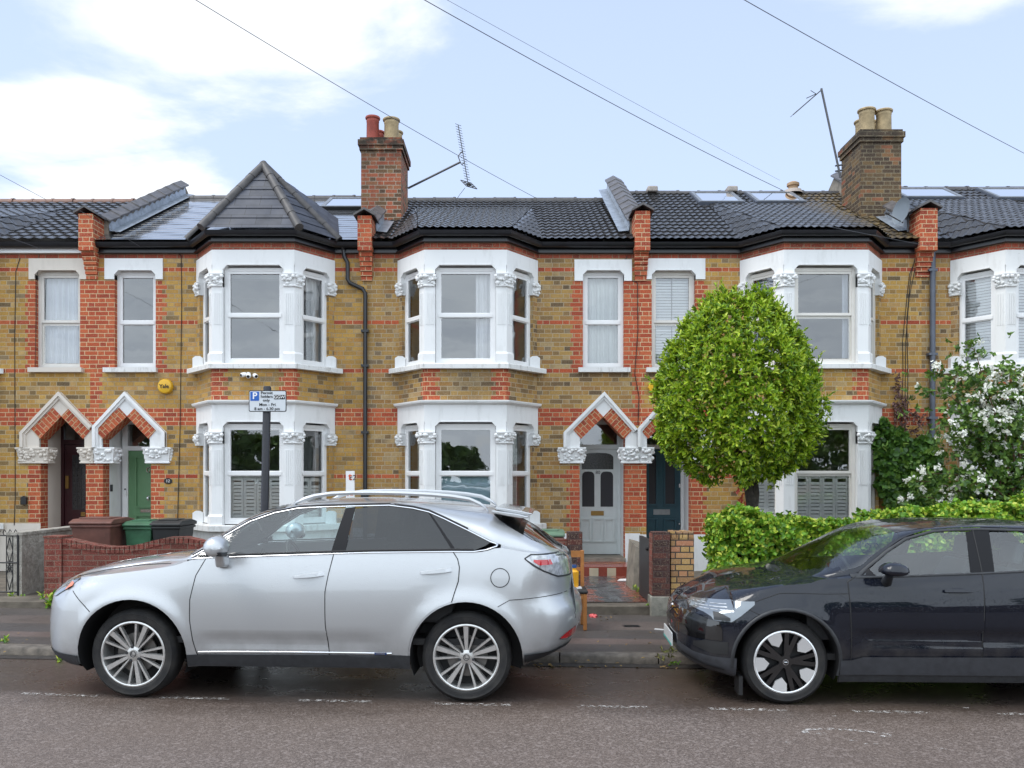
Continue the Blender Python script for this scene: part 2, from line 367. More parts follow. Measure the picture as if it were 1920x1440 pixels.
def pavement_mat():
    s = NT('patched_pavement_tarmac'); p = s.pos(); sep = s.n('SeparateXYZ', {0: p})
    d = s.m('SUBTRACT', s.m('ADD', sep.outputs[1], s.m('MULTIPLY', sep.outputs[0], .065)), 8.36)
    d = s.m('ADD', d, s.m('MULTIPLY', s.m('SUBTRACT', s.noise(3.2, p, 4), .5), .09))
    f = s.m('ADD', s.noise(130., p, 3), 0.); f2 = s.noise(1.7, p, 4)
    c = s.ramp(s.m('DIVIDE', d, 2.6), [(0, (.115,.085,.050)), (.07, (.13,.10,.055)), (.085, (.040,.036,.034)), (.215, (.043,.038,.036)), (.225, (.125,.085,.072)), (.33, (.12,.08,.07)), (.34, (.035,.033,.033)), (.53, (.045,.04,.038)), (.545, (.105,.078,.066)), (.74, (.09,.068,.06)), (.76, (.05,.045,.042)), (1, (.075,.062,.054))])
    c = s.mix(s.mr(f, .42, .66), s.mix(.5, c, (.02,.017,.015)), s.mix(.25, c, (.30,.25,.22)))
    c = s.mix(s.mr(f2, .45, .7, 0., .55), c, (.05,.043,.038))
    c = s.mix(s.m('MULTIPLY', s.mr(s.noise(9., p, 5), .62, .70), s.m('LESS_THAN', d, .22)), c, (.05,.075,.02))
    return s.done(Base_Color=c, Roughness=s.mr(f2, .3, .7, .65, .38), Normal=s.bump(f, .5, .006))
M['pave'] = pavement_mat()
M['kerb'] = plain('granite_kerb', (.13,.11,.09), .75, var=.6, scale=10., bumpy=.6)
M['gutter'] = plain('gutter_dirt', (.035,.028,.022), .7, var=.6, scale=14.)
M['gardenc'] = plain('garden_concrete', (.13,.11,.085), .85, var=.5, scale=4., bumpy=.6)
b = MB(); b.poly([(-70,-60,-.02),(70,-60,-.02),(70,90,-.02),(-70,90,-.02)]); tag(b.build('ground', M['gardenc']), kind='structure')
b = MB(); n = 40
xs = [-26+52*i/n for i in range(n+1)]
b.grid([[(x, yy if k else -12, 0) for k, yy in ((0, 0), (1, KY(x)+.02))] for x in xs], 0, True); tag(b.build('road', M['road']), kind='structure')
b = MB(); b.grid([[(x, KY(x)-.16, .004), (x, KY(x)+.015, .005)] for x in xs], 0, True); tag(b.build('gutter_strip', M['gutter']), kind='structure')
b = MB(); r_ = random.Random(3); x = -14.
while x < 16:
    L = .75+.35*r_.random(); p0, p1 = Vector((x, KY(x), 0)), Vector((x+L-.012, KY(x+L-.012), 0)); dz = r_.uniform(-.006, .006); dy = r_.uniform(-.008, .008)
    A = [(-.0+dy, 0), (.012+dy, .060+dz), (.035+dy, .078+dz), (.15+dy, .082+dz), (.15+dy, 0)]
    b.grid([[tuple(p+KN*o+Vector((0,0,z))) for o, z in A] for p in (p0, p1)], 0, True); b.poly([tuple(p0+KN*o+Vector((0,0,z))) for o, z in A]); b.poly([tuple(p1+KN*o+Vector((0,0,z))) for o, z in A[::-1]])
    x += L
tag(b.build('kerb', M['kerb'], smooth=50), kind='structure')
b = MB(); b.grid([[(x, KY(x)+.14, .078), (x, KY(x)+1.2, .085), (x, BY(x)+.02, .092)] for x in xs], 0, True); tag(b.build('pavement', M['pave']), kind='structure')
b = MB(); b.grid([[(x, BY(x), -.01), (x, BY(x)+.02, .17), (x, BY(x)+.25, .19), (x, 14.9, .20)] for x in xs], 0, True); tag(b.build('garden_ground', M['gardenc']), kind='structure')
def worn(name, c, lo, hi, sc=22.):
    s = NT(name); p = s.pos(); al = s.mr(s.noise(sc, p, 6, .75), lo, hi)
    t = s.n('BsdfTransparent'); d = s.n('BsdfPrincipled', {'Base Color': (*c, 1), 'Roughness': .6}); mx = s.n('MixShader', {0: al, 1: t, 2: d}); s.t.links.new(mx.outputs[0], s.out.inputs[0]); return s.mat
M['line'] = worn('worn_white_line_paint', (.60,.58,.56), .49, .64)
b = MB()
def gp(u, v, z=.004): Y = (EYE-z)*F/(v-HZ); return ((u-CX)/F*Y, Y, z)
for u0, v0, u1, v1 in ((40,1300,182,1304.5), (300,1307,430,1310), (560,1312.5,697,1315.5), (815,1319,957,1321.5), (1080,1323.5,1214,1326), (1328,1328.5,1474,1331), (1600,1333,1746,1336), (1870,1337.5,2010,1340)):
    a, c = Vector(gp(u0, v0)), Vector(gp(u1, v1)); b.poly([a-Vector((0,.03,0)), c-Vector((0,.03,0)), c+Vector((0,.03,0)), a+Vector((0,.03,0))])
arc = [(1548,1375),(1520,1375),(1505,1371),(1515,1367.5),(1545,1366),(1590,1368),(1630,1372),(1660,1376),(1668,1379),(1650,1381)]
for i in range(len(arc)-1):
    a, c = Vector(gp(*arc[i])), Vector(gp(*arc[i+1])); t = (c-a).normalized(); nn = Vector((-t.y, t.x, 0))*.022; b.poly([a-nn, c-nn, c+nn, a+nn])
for u, v, w_ in ((1563,1342,.02),(1470,1391,.035),(1600,1388,.03),(1765,1404,.03),(1812,1327,.03),(180,1237,.03),(30,1276,.012),(1633,1394,.05),(1690,1413,.03)):
    a = Vector(gp(u, v)); b.poly([a+Vector((-w_,-.008,0)), a+Vector((w_,-.012,0)), a+Vector((w_*.8,.01,0)), a+Vector((-w_,.008,0))])
tag(b.build('road_markings', M['line']), kind='structure')
YB = YF - .705
REDROWS = {-1, 10, 22, -10, -11, -12, -13, -25}
ZG = .20                                  # garden level
def tile_patch(mb, O, U, V, left, right, length, gauge=.30, pitch=.155, amp=.020, lap=.026, m=0, v0=0., jit=0.):
    U, V, O = Vector(U).normalized(), Vector(V).normalized(), Vector(O); N = U.cross(V)
    nr = max(1, math.ceil((length - v0)/gauge)); du = pitch/6 if amp else .35
    ul = min(left(v0), left(length)); ur = max(right(v0), right(length)); us = [ul + i*du for i in range(int((ur-ul)/du) + 2)]
    G = []
    for r in range(nr):
        for k, vv in ((0, v0 + r*gauge), (1, min(length, v0 + (r+1)*gauge - .002))):
            a, b = left(vv), right(vv); row = []
            for i, u in enumerate(us):
                u = min(max(u, a), b); h = 0.
                if amp:
                    ph = (u/pitch) % 1.; h = amp*(.5 + .5*math.cos(2*math.pi*ph))**1.3
                h += (lap if k == 0 else 0.004)
                if jit: h += jit*(((i*7919 + r*104729) % 97)/97 - .5)
                row.append(O + U*u + V*vv + N*h)
            G.append(row)
    mb.grid(G, m)
def window(fr, a0, a1, z0, z1, zs, d, par, mat, glassm=None, curtain=None, style='sash', rooms=.35, top_roller=False, name='window'):
    """frame, two panes and what hangs behind them; the face of the outer frame is at outward distance d"""
    b = MB(); o = .055; q = .045
    b.lbox(fr, a0, a1, d-.08, d, z0, z0+o); b.lbox(fr, a0, a1, d-.08, d, z1-o, z1)
    b.lbox(fr, a0, a0+o, d-.08, d, z0+o, z1-o); b.lbox(fr, a1-o, a1, d-.08, d, z0+o, z1-o)
    A0, A1, Z0, Z1 = a0+o, a1-o, z0+o, z1-o
    for k, (za, zb, dd) in enumerate(((Z0, zs, d-.045 if style == 'sash' else d-.008), (zs, Z1, d-.012 if style == 'sash' else d-.01))):
        b.lbox(fr, A0, A1, dd-.035, dd, za, za+q); b.lbox(fr, A0, A1, dd-.035, dd, zb-q, zb)
        b.lbox(fr, A0, A0+q*.8, dd-.035, dd, za+q, zb-q); b.lbox(fr, A1-q*.8, A1, dd-.035, dd, za+q, zb-q)
    if style == 'casement':
        b.lbox(fr, A0, A1, d-.06, d+.012, zs-.028, zs+.028)
    w = b.build(name, mat, par)
    for (za, zb) in ((Z0+q, zs-q), (zs+q, Z1-q)):
        p = MB(); dd = d-.035
        p.poly([fr.P(A0+q*.8, dd, za), fr.P(A1-q*.8, dd, za), fr.P(A1-q*.8, dd, zb), fr.P(A0+q*.8, dd, zb)])
        p.build('pane', glassm or M['glass'], w)
    if top_roller:
        p = MB(); p.lbox(fr, A0, A1, d-.12, d-.09, Z1-q-.07, Z1); p.build('roller_blind', M['roller'], w)
    for c in (curtain or ()):
        kind, ca, cb, cz0, cz1, cm = c; p = MB()
        xa, xb = a0+(a1-a0)*ca, a0+(a1-a0)*cb; za, zb = z0+(z1-z0)*cz0, z0+(z1-z0)*cz1
        if kind == 'cloth':
            n = max(8, int((xb-xa)/.012)); ph = rng.random()*6
            G = [[fr.P(xa+(xb-xa)*i/n, d-.16-.022*math.sin(i*.75+ph)-.012*math.sin(i*.31+ph*2), zz) for zz in (za, zb)] for i in range(n+1)]
            p.grid(G); p.build('curtain', cm, w, smooth=180)
        elif kind == 'flat':
            p.lbox(fr, xa, xb, d-.13, d-.12, za, zb); p.build('blind', cm, w)
        elif kind == 'slats':
            n = int((zb-za)/.05)
            for i in range(n):
                zz = za + .05*i
                P = fr.P; p.poly([P(xa, d-.11, zz), P(xb, d-.11, zz), P(xb, d-.125, zz+.042), P(xa, d-.125, zz+.042)])
            p.build('venetian_blind', cm, w)
        elif kind == 'shutter':
            n = max(1, round((xb-xa)/.24)); pw = (xb-xa)/n
            for i in range(n):
                s0, s1 = xa+pw*i, xa+pw*(i+1)
                for e in ((s0+.003, s0+.04), (s1-.04, s1-.003)): p.lbox(fr, e[0], e[1], d-.125, d-.095, za, zb)
                p.lbox(fr, s0+.04, s1-.04, d-.125, d-.095, za, za+.06); p.lbox(fr, s0+.04, s1-.04, d-.125, d-.095, zb-.06, zb)
                k = int((zb-za-.12)/.06)
                for j in range(k):
                    zz = za+.06+.06*j; P = fr.P
                    p.hexa([P(s0+.04, d-.092, zz+.0), P(s1-.04, d-.092, zz), P(s1-.04, d-.112, zz+.040), P(s0+.04, d-.112, zz+.040),
                            P(s0+.04, d-.092, zz+.008), P(s1-.04, d-.092, zz+.008), P(s1-.04, d-.112, zz+.048), P(s0+.04, d-.112, zz+.048)])
            p.build('shutter', cm, w)
    return w
def capital(path, z0, z1, out, par, mat, seed=0, n=None):
    """foliage capital: moulded abacus, bell and necking round a plan path, with carved leaves standing off the bell"""
    b = MB(); r = random.Random(seed); h = z1-z0
    b.sweep(path, [(-.06, z1-.035), (out+.055, z1-.035), (out+.065, z1-.015), (out+.06, z1), (-.06, z1)])
    b.sweep(path, [(-.06, z0+.03), (out+.012, z0+.03), (out+.025, z0+h*.5), (out+.045, z1-.035), (-.06, z1-.035)])
    b.sweep(path, [(-.06, z0), (out+.022, z0), (out+.03, z0+.015), (out+.022, z0+.03), (-.06, z0+.03)])
    for i in range(len(path)-1):
        f = Frame(path[i], path[i+1]); k = n or max(4, int(f.L/.028))
        for j in range(k*2):
            a = f.L*(r.random()*1.08-.04); t = r.random()
            c = f.P(a, out+.02+.035*t, z0+.04+(h-.085)*t); s = .016+.016*r.random()
            b.ball(c, s, 0, 6, 4, (1.0+r.random()*.5, .8, .8+r.random()*.5))
        for a in (0, f.L): b.ball(f.P(a, out+.045, z1-.055), .034, 0, 7, 5)
    return b.build('capital', mat, par, smooth=50)
def column(path, z0, z1, zcap, zbase, par, mat, seed):
    b = MB()
    b.sweep(path, [(-.10, zbase), (.018, zbase), (.018, z1), (-.10, z1)])
    b.sweep(path, [(-.10, z0), (.045, z0), (.045, zbase-.03), (.02, zbase), (-.10, zbase)])
    for i in range(len(path)-1):
        f = Frame(path[i], path[i+1]); k = max(2, int(f.L/.042)); zz = zbase+(zcap-zbase)*.42
        for j in range(k):
            a = .02+(f.L-.03)*(j+.25)/k; b.lbox(f, a, a+.014, .018, .028, zz, zcap-.10)
    c = b.build('column', mat, par)
    capital(path, zcap, z1, .018, c, mat, seed)
    return c
def shoulder(b, fr, a0, a1, z, d0, d1):                     # chamfered corners of a shouldered lintel head
    s = .075
    for sg, a in ((1, a0), (-1, a1)):
        tri = [(a, z), (a+sg*s, z), (a, z-s)]
        P = [fr.P(x, d1, zz) for x, zz in tri]
        if sg < 0: P = P[::-1]
        b.extrude(P[::-1] if sg > 0 else P[::-1], (fr.n.x*(d0-d1), fr.n.y*(d0-d1), 0))
def bay(h, c, hw, hf, mt, win, up, lo, upst, lost, um, lm, seed, brk, sillm, plinth):
    """two-storey canted bay: returns its plan path. up/lo: what hangs in each of the six windows"""
    A, B, C, D = (c-hw, YF), (c-hf, YB), (c+hf, YB), (c+hw, YF); path = [A, B, C, D]
    fl, ff, fr = Frame(A, B), Frame(B, C), Frame(C, D)
    # brickwork between the storeys and under the eaves
    b = MB()
    def strip(z0, z1, allred):
        r0 = math.floor((z0-ZROW)/BH + .01); r1 = math.ceil((z1-ZROW)/BH - .01)
        for r in range(r0, r1):
            za, zb = max(z0, ZROW+r*BH), min(z1, ZROW+(r+1)*BH)
            for f, e0, e1 in ((fl, 0, 1), (ff, 1, 1), (fr, 1, 0)):
                q = (.17 if r % 2 else .25) if f is ff else (.12 if r % 2 else .07); xs = [0, q, f.L-q, f.L]
                for i in range(3):
                    red = allred or (i == 0 and e0) or (i == 2 and e1)
                    b.poly([f.P(xs[i], 0, za), f.P(xs[i+1], 0, za), f.P(xs[i+1], 0, zb), f.P(xs[i], 0, zb)], (2 if allred else 1) if red else 0)
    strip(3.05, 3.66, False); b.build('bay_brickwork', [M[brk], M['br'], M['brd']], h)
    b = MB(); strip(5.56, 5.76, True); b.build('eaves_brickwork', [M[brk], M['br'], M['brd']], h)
    b = MB(); b.sweep(path, [(-.25, .10), (.0, .10), (.0, .93), (-.25, .93)]); b.build('plinth', M[plinth], h)
    # white dressings
    for (z0, z1, zhead, nm) in ((5.328, 5.575, 0, 'lintel'), (2.738, 3.02, 0, 'lintel')):
        b = MB(); b.sweep(path, [(-.14, z0), (.022, z0), (.022, z1), (-.14, z1)])
        zc = z0 - (.141 if z0 > 5 else .163)
        for f, a0, a1 in ((fl, .12, fl.L-.17), (ff, .17, ff.L-.17), (fr, .17, fr.L-.12)):
            b.lbox(f, 0 if f is not fl else 0, a0, -.14, .022, zc, z0); b.lbox(f, a1, f.L, -.14, .022, zc, z0)
            shoulder(b, f, a0, a1, z0, -.14, .022)
            b.lbox(f, a0+.07, a1-.07, .022, .03, z0-.004, z0+.014)
        b.build('lintel', M[mt], h)
    b = MB()
    b.sweep([(A[0]-.02, YF), A, B, C, D, (D[0]+.02, YF)][1:5], [(-.1, 3.02), (.03, 3.02), (.05, 3.035), (.09, 3.05), (.10, 3.075), (.10, 3.09), (-.1, 3.10)])
    b.build('cornice', M[mt], h)
    for (zt, zb_, e, m_) in ((3.697, 3.614, .20, sillm), (1.03, .93, .12, 'sillw')):
        b = MB(); Aw, Dw = (A[0]-.14, YF-.01), (D[0]+.14, YF-.01)
        pp = [(A[0]-.10, YF-.0), B, C, (D[0]+.10, YF-.0)]
        b.sweep(pp, [(-.30, zb_), (.085, zb_), (.085, zt-.012), (.075, zt), (-.30, zt)]); s_ = b.build('sill', M[m_], h)
        for X_ in (A[0]-.05, D[0]-.13):
            k = MB(); k.box(X_, X_+.18, YF-.10, YF-.002, zt-.01, zt+.18); k.prism([(X_, zt+.18), (X_+.18, zt+.18), (X_+.13, zt+.215), (X_+.05, zt+.215)], YF-.10, YF-.002)
            k.build('end_block', M[mt], s_)
    # piers
    tl, tf = fl.t, ff.t
    def pt(f, a): q = f.p + f.t*a; return (q.x, q.y)
    for (z0, z1, zcap, zbase) in ((3.697, 5.187, 4.967, 3.892), (1.03, 2.575, 2.377, 1.205)):
        column([pt(fl, fl.L-.15), B, pt(ff, .17)], z0, z1, zcap, zbase, h, M[mt], seed)
        column([pt(ff, ff.L-.17), C, pt(fr, .15)], z0, z1, zcap, zbase, h, M[mt], seed+1)
        for p3 in ([(A[0]-.035, YF), A, pt(fl, .16)], [pt(fr, fr.L-.16), D, (D[0]+.035, YF)]):
            capital(p3, zcap-.01, z1-.01, .0, h, M[mt], seed+5, 5)
        for f, a0 in ((fl, 0), (fr, fr.L-.12)): k = MB(); k.lbox(f, a0, a0+.12, -.2, 0, z0, zcap); k.build('brick_pier', M[brk], h)
    for (z0, z1, zs, cur, st, gm) in ((3.70, 5.30, 4.51, up, upst, um), (1.045, 2.71, 1.885, lo, lost, lm)):
        window(fl, .115, fl.L-.165, z0, z1, zs, -.06, h, win, gm, cur[0], st)
        window(ff, .175, ff.L-.175, z0, z1, zs, -.07, h, win, gm, cur[1], st, top_roller=(cur[3] if len(cur) > 3 else False))
        window(fr, .165, fr.L-.115, z0, z1, zs, -.06, h, win, gm, cur[2], st)
    return path
def facade(h, x0, x1, holes, reds, toothed, brk, plinth, zpl, redm='br', ztop=5.76, pf=None):
    """front wall as courses of brick; holes and red zones are (u0,u1,v0,v1) in photograph pixels on the wall plane"""
    xs = {x0, x1}
    for u0, u1, *_ in holes + reds: xs |= {FX(u0), FX(u1)}
    for u0, u1, v0, v1, ud in toothed: xs |= {FX(u0), FX(u1), FX(ud)}
    xs = sorted(x for x in xs if x0-1e-6 <= x <= x1+1e-6)
    zs = {.05, ztop, zpl}
    r0 = math.floor((.05-ZROW)/BH)+1; r1 = math.ceil((ztop-ZROW)/BH)
    for r in range(r0, r1): zs.add(ZROW+r*BH)
    for u0, u1, v0, v1 in holes: zs |= {FZ(v0), FZ(v1)}
    zs = sorted(z for z in zs if z <= ztop)
    b = MB(); b2 = MB()
    for i in range(len(xs)-1):
        xa, xb = xs[i], xs[i+1]
        if xb-xa < 1e-4: continue
        xm = (xa+xb)/2; um = CX+xm*F/YF; run = None
        for j in range(len(zs)-1):
            za, zb = zs[j], zs[j+1]
            if zb-za < 1e-5: continue
            zm = (za+zb)/2; vm = HZ-(zm-EYE)*F/YF; row = math.floor((zm-ZROW)/BH)
            if any(u0 < um < u1 and v0 < vm < v1 for u0, u1, v0, v1 in holes): continue
            m = 0
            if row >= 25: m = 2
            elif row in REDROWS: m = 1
            if any(u0 < um < u1 and v0 < vm < v1 for u0, u1, v0, v1 in reds): m = 1
            for u0, u1, v0, v1, ud in toothed:
                if v0 < vm < v1:
                    lo_, hi_ = min(u0, u1), max(u0, u1)
                    if lo_ < um < hi_: m = 1
                    if row % 2 == 0 and min(u0, u1, ud) < um < max(u0, u1, ud): m = 1
            if zm < zpl: m = 3
            if .3 < zm < 5.6: b2.poly([(xb, YF+.13, za), (xa, YF+.13, za), (xa, YF+.13, zb), (xb, YF+.13, zb)])
            b.poly([(xa, YF, za), (xb, YF, za), (xb, YF, zb), (xa, YF, zb)], m)
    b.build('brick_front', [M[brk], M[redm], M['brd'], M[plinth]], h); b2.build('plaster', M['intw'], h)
def reveal(h, u0, u1, v0, v1, depth, mat, top=True):
    b = MB(); x0, x1, z0, z1 = FX(u0), FX(u1), FZ(v1), FZ(v0); y1 = YF+depth
    b.poly([(x0, YF, z0), (x0, y1, z0), (x0, y1, z1), (x0, YF, z1)]); b.poly([(x1, y1, z0), (x1, YF, z0), (x1, YF, z1), (x1, y1, z1)])
    if top: b.poly([(x0, YF, z1), (x0, y1, z1), (x1, y1, z1), (x1, YF, z1)])
    b.poly([(x0, YF, z0), (x1, YF, z0), (x1, y1, z0), (x0, y1, z0)])
    return b.build('reveal', M[mat], h)
def upper_window(h, u0, u1, lu0, lu1, su0, su1, mt, win, cur, style, seed, gm=None, vt=485., vb=524.):
    reveal(h, u0, u1, 505, 690, .16, 'br')
    fr = Frame((FX(u0), YF), (FX(u1), YF)); L = fr.L
    window(fr, .0, L, FZ(690), FZ(507.5), FZ(603), -.10, h, win, gm, cur, style)
    b = MB(); x0, x1 = FX(lu0), FX(lu1); a0, a1 = FX(u0), FX(u1); zt, zb, zh = FZ(vt), FZ(vb), FZ(507)
    b.box(x0, x1, YF-.025, YF+.15, zh, zt); b.box(x0, a0, YF-.025, YF+.10, zb, zh); b.box(a1, x1, YF-.025, YF+.10, zb, zh)
    shoulder(b, fr, 0, L, zh, -.12, .025); b.lbox(fr, .07, L-.07, .0255, .034, zh-.004, zh+.012)
    b.build('lintel', M[mt], h)
    b = MB(); b.box(FX(su0), FX(su1), YF-.09, YF+.12, FZ(698.5), FZ(690)); b.build('sill', M['sillw' if mt != 'cream' else 'cream'], h)
def gable(h, pk, left, right, ap, jl, jr, jaml, jamr, mt, capl, capr, seed):
    """pointed porch head: white label moulding and shoulder blocks, diagonal brick arch, carved capitals"""
    Y0 = YF-.05; P = lambda u, v: (FX(u), FZ(v))
    out = []
    out += [P(jl, 839), P(left[0], 839), P(*left), P(*pk), P(*right), P(right[0], 839), P(jr, 839), P(jr, 823), P(*ap), P(jl, 823)]
    b = MB(); b.prism(out[::-1], Y0, YF+.02)
    # label moulding in two steps, along the outer edge
    path = [P(left[0], 839), P(*left), P(*pk), P(*right)]
    if right[1] > 805: path.append(P(right[0], 839))
    for w, y in ((9.5, Y0-.03), (5.5, Y0-.06)):
        inn = []
        n = len(path)
        for i in range(n):
            p = Vector(path[i]); d0 = (p-Vector(path[i-1])).normalized() if i else (Vector(path[1])-p).normalized(); d1 = (Vector(path[i+1])-p).normalized() if i < n-1 else d0
            mm = (Vector((d0.y, -d0.x))+Vector((d1.y, -d1.x))).normalized(); q = 1/max(.35, mm.dot(Vector((d0.y, -d0.x)))); inn.append(tuple(p+mm*(q*w/F*YF)))
        for i in range(n-1):
            b.prism([path[i], inn[i], inn[i+1], path[i+1]], y, Y0)
    g = b.build('porch_gable', M[mt], h)
    s = 15.5
    for mat, q in (('bal', [(jl-s+1, 823-19), (jl+2.2, 823), (ap[0], ap[1]+1), (ap[0]-15, ap[1]-15)]), ('bar', [(ap[0]+15, ap[1]-15), (ap[0], ap[1]+1), (jr-2.2, 823), (jr+s-1, 823-19)])):
        k = MB(); k.prism([P(*t) for t in q], YF-.062, YF+.24); k.build('brick_arch', M[mat], g)
    for (u0, u1, ret) in (capl, capr):
        if u0 is None: continue
        x0, x1 = FX(u0), FX(u1); pth = [(x0+.05, YF+.02), (x0+.05, YF), (x1-.05, YF), (x1-.05, YF+.2 if ret else YF+.02)]
        capital(pth, FZ(869), FZ(839), .02, g, M[mt], seed+int(u0))
def eaves(h, x0, x1, path, white=False, z=0.):
    full = [(x0, YF)] + (path or []) + [(x1, YF)]
    b = MB(); b.sweep(full, [(-.02, 5.715+z), (.035, 5.715+z), (.035, 5.86+z), (-.02, 5.86+z)]); b.sweep(full, [(-.02, 5.70+z), (.075, 5.70+z), (.075, 5.715+z), (-.02, 5.715+z)])
    b.build('fascia', M['upvc' if white else 'blackpl'], h)
    b = MB(); prof = [(.045, 5.86+z)] + [(.045+.062*(1-math.cos(t)), 5.86+z-.085*math.sin(t)) for t in (.5, 1.0, 1.57, 2.1, 2.6)] + [(.17, 5.86+z), (.16, 5.868+z), (.15, 5.85+z), (.11, 5.80+z), (.07, 5.80+z), (.055, 5.86+z)]
    b.sweep(full, prof); g = b.build('gutter', M['blackpl'], h, smooth=40)
    return full
def main_roof(h, x0, x1, zr, kind, path=None, ridge='ridge', Yr=18.3, bayroof=True, mat=None, pitch=.128):
    Ye, Ze = YF-.20, 5.885; V = Vector((0, Yr-Ye, zr-Ze)); L = V.length; b = MB()
    kw = dict(gauge=.19, amp=0., lap=.007, jit=.004) if kind == 'slate' else dict(pitch=pitch, gauge=.27, jit=.003)
    m = M[mat or ('slate' if kind == 'slate' else 'tile')]
    tile_patch(b, (x0, Ye, Ze), (1,0,0), V, lambda v: 0., lambda v: x1-x0, L, **kw)
    def onmain(x, y): return Vector((x, y, Ze+(zr-Ze)*(y-Ye)/(Yr-Ye)))
    if path and bayroof:
        A, B, C, D = path; n = .19; Ax, Dx = A[0]-.10, D[0]+.10; Bx, Cx, By = B[0]-.09, C[0]+.09, YB-.19
        kw = dict(kw, lap=.014) if kind != 'slate' else kw; Q0, Q1 = onmain(Ax+.12, 17.5), onmain(Dx-.12, 17.5); Bp, Cp = Vector((Bx, By, Ze)), Vector((Cx, By, Ze)); A0, D0 = Vector((Ax, Ye, Ze)), Vector((Dx, Ye, Ze))
        O = Vector((0, By, Ze)); Vv = Vector((0, Q0.y-By, Q0.z-Ze)); l2 = Vv.length
        tile_patch(b, O, (1,0,0), Vv, lambda v: Bx+(Q0.x-Bx)*v/l2, lambda v: Cx+(Q1.x-Cx)*v/l2, l2, **kw)
        for P0, P1, Q in ((A0, Bp, Q0), (Cp, D0, Q1)):
            U = (P1-P0); w = U.length; U.normalize(); rel = Q-P0; up = rel - U*rel.dot(U); l3 = up.length; qa = rel.dot(U)
            tile_patch(b, P0, U, up, lambda v: qa*v/l3, lambda v: w+(qa-w)*v/l3, l3, **kw)
    # back slope and the underside close the roof
    b.poly([(x1, Yr, zr), (x0, Yr, zr), (x0, Yr+3.9, Ze), (x1, Yr+3.9, Ze)])
    r = b.build('roof', m, h)
    k = MB(); n = int((x1-x0)/.42)
    for i in range(n):
        a0, a1 = x0+(x1-x0)*i/n, x0+(x1-x0)*(i+1)/n; r_ = .105+.004*(i % 3)
        G = [[(xx, Yr-math.sin(t)*(r_+e)*1.15, zr-.055+math.cos(t)*(r_+e)) for t in [-1.9+3.8*j/8 for j in range(9)]] for xx, e in ((a0, .0), (a1-.03, .0), (a1-.03, .012), (a1+.02, .012))]
        k.grid(G)
    k.build('ridge_tiles', M[ridge], r, smooth=50)
    return r, onmain
def shell(h, x0, x1, zr, path, mat='intw'):
    """party walls, back wall and floors, so the rooms behind the glass are real"""
    b = MB(); Yb = 21.9
    b.poly([(x0, Yb, 0), (x1, Yb, 0), (x1, Yb, 5.9), (x0, Yb, 5.9)])
    for x in (x0+.05, x1-.05): b.poly([(x, YF+.3, 0), (x, Yb, 0), (x, Yb, 5.9), (x, YF+.3, 5.9)])
    b.poly([(x0, 18.2, 0), (x1, 18.2, 0), (x1, 18.2, 5.8), (x0, 18.2, 5.8)])
    for z in (.28, 3.10, 3.58, 5.62):
        pts = [(x0, YF+.02, z)] + ([(p[0], p[1]+.03, z) for p in path] if path else []) + [(x1, YF+.02, z), (x1, Yb, z), (x0, Yb, z)]
        b.poly(pts)
    return b.build('rooms', M[mat], h)
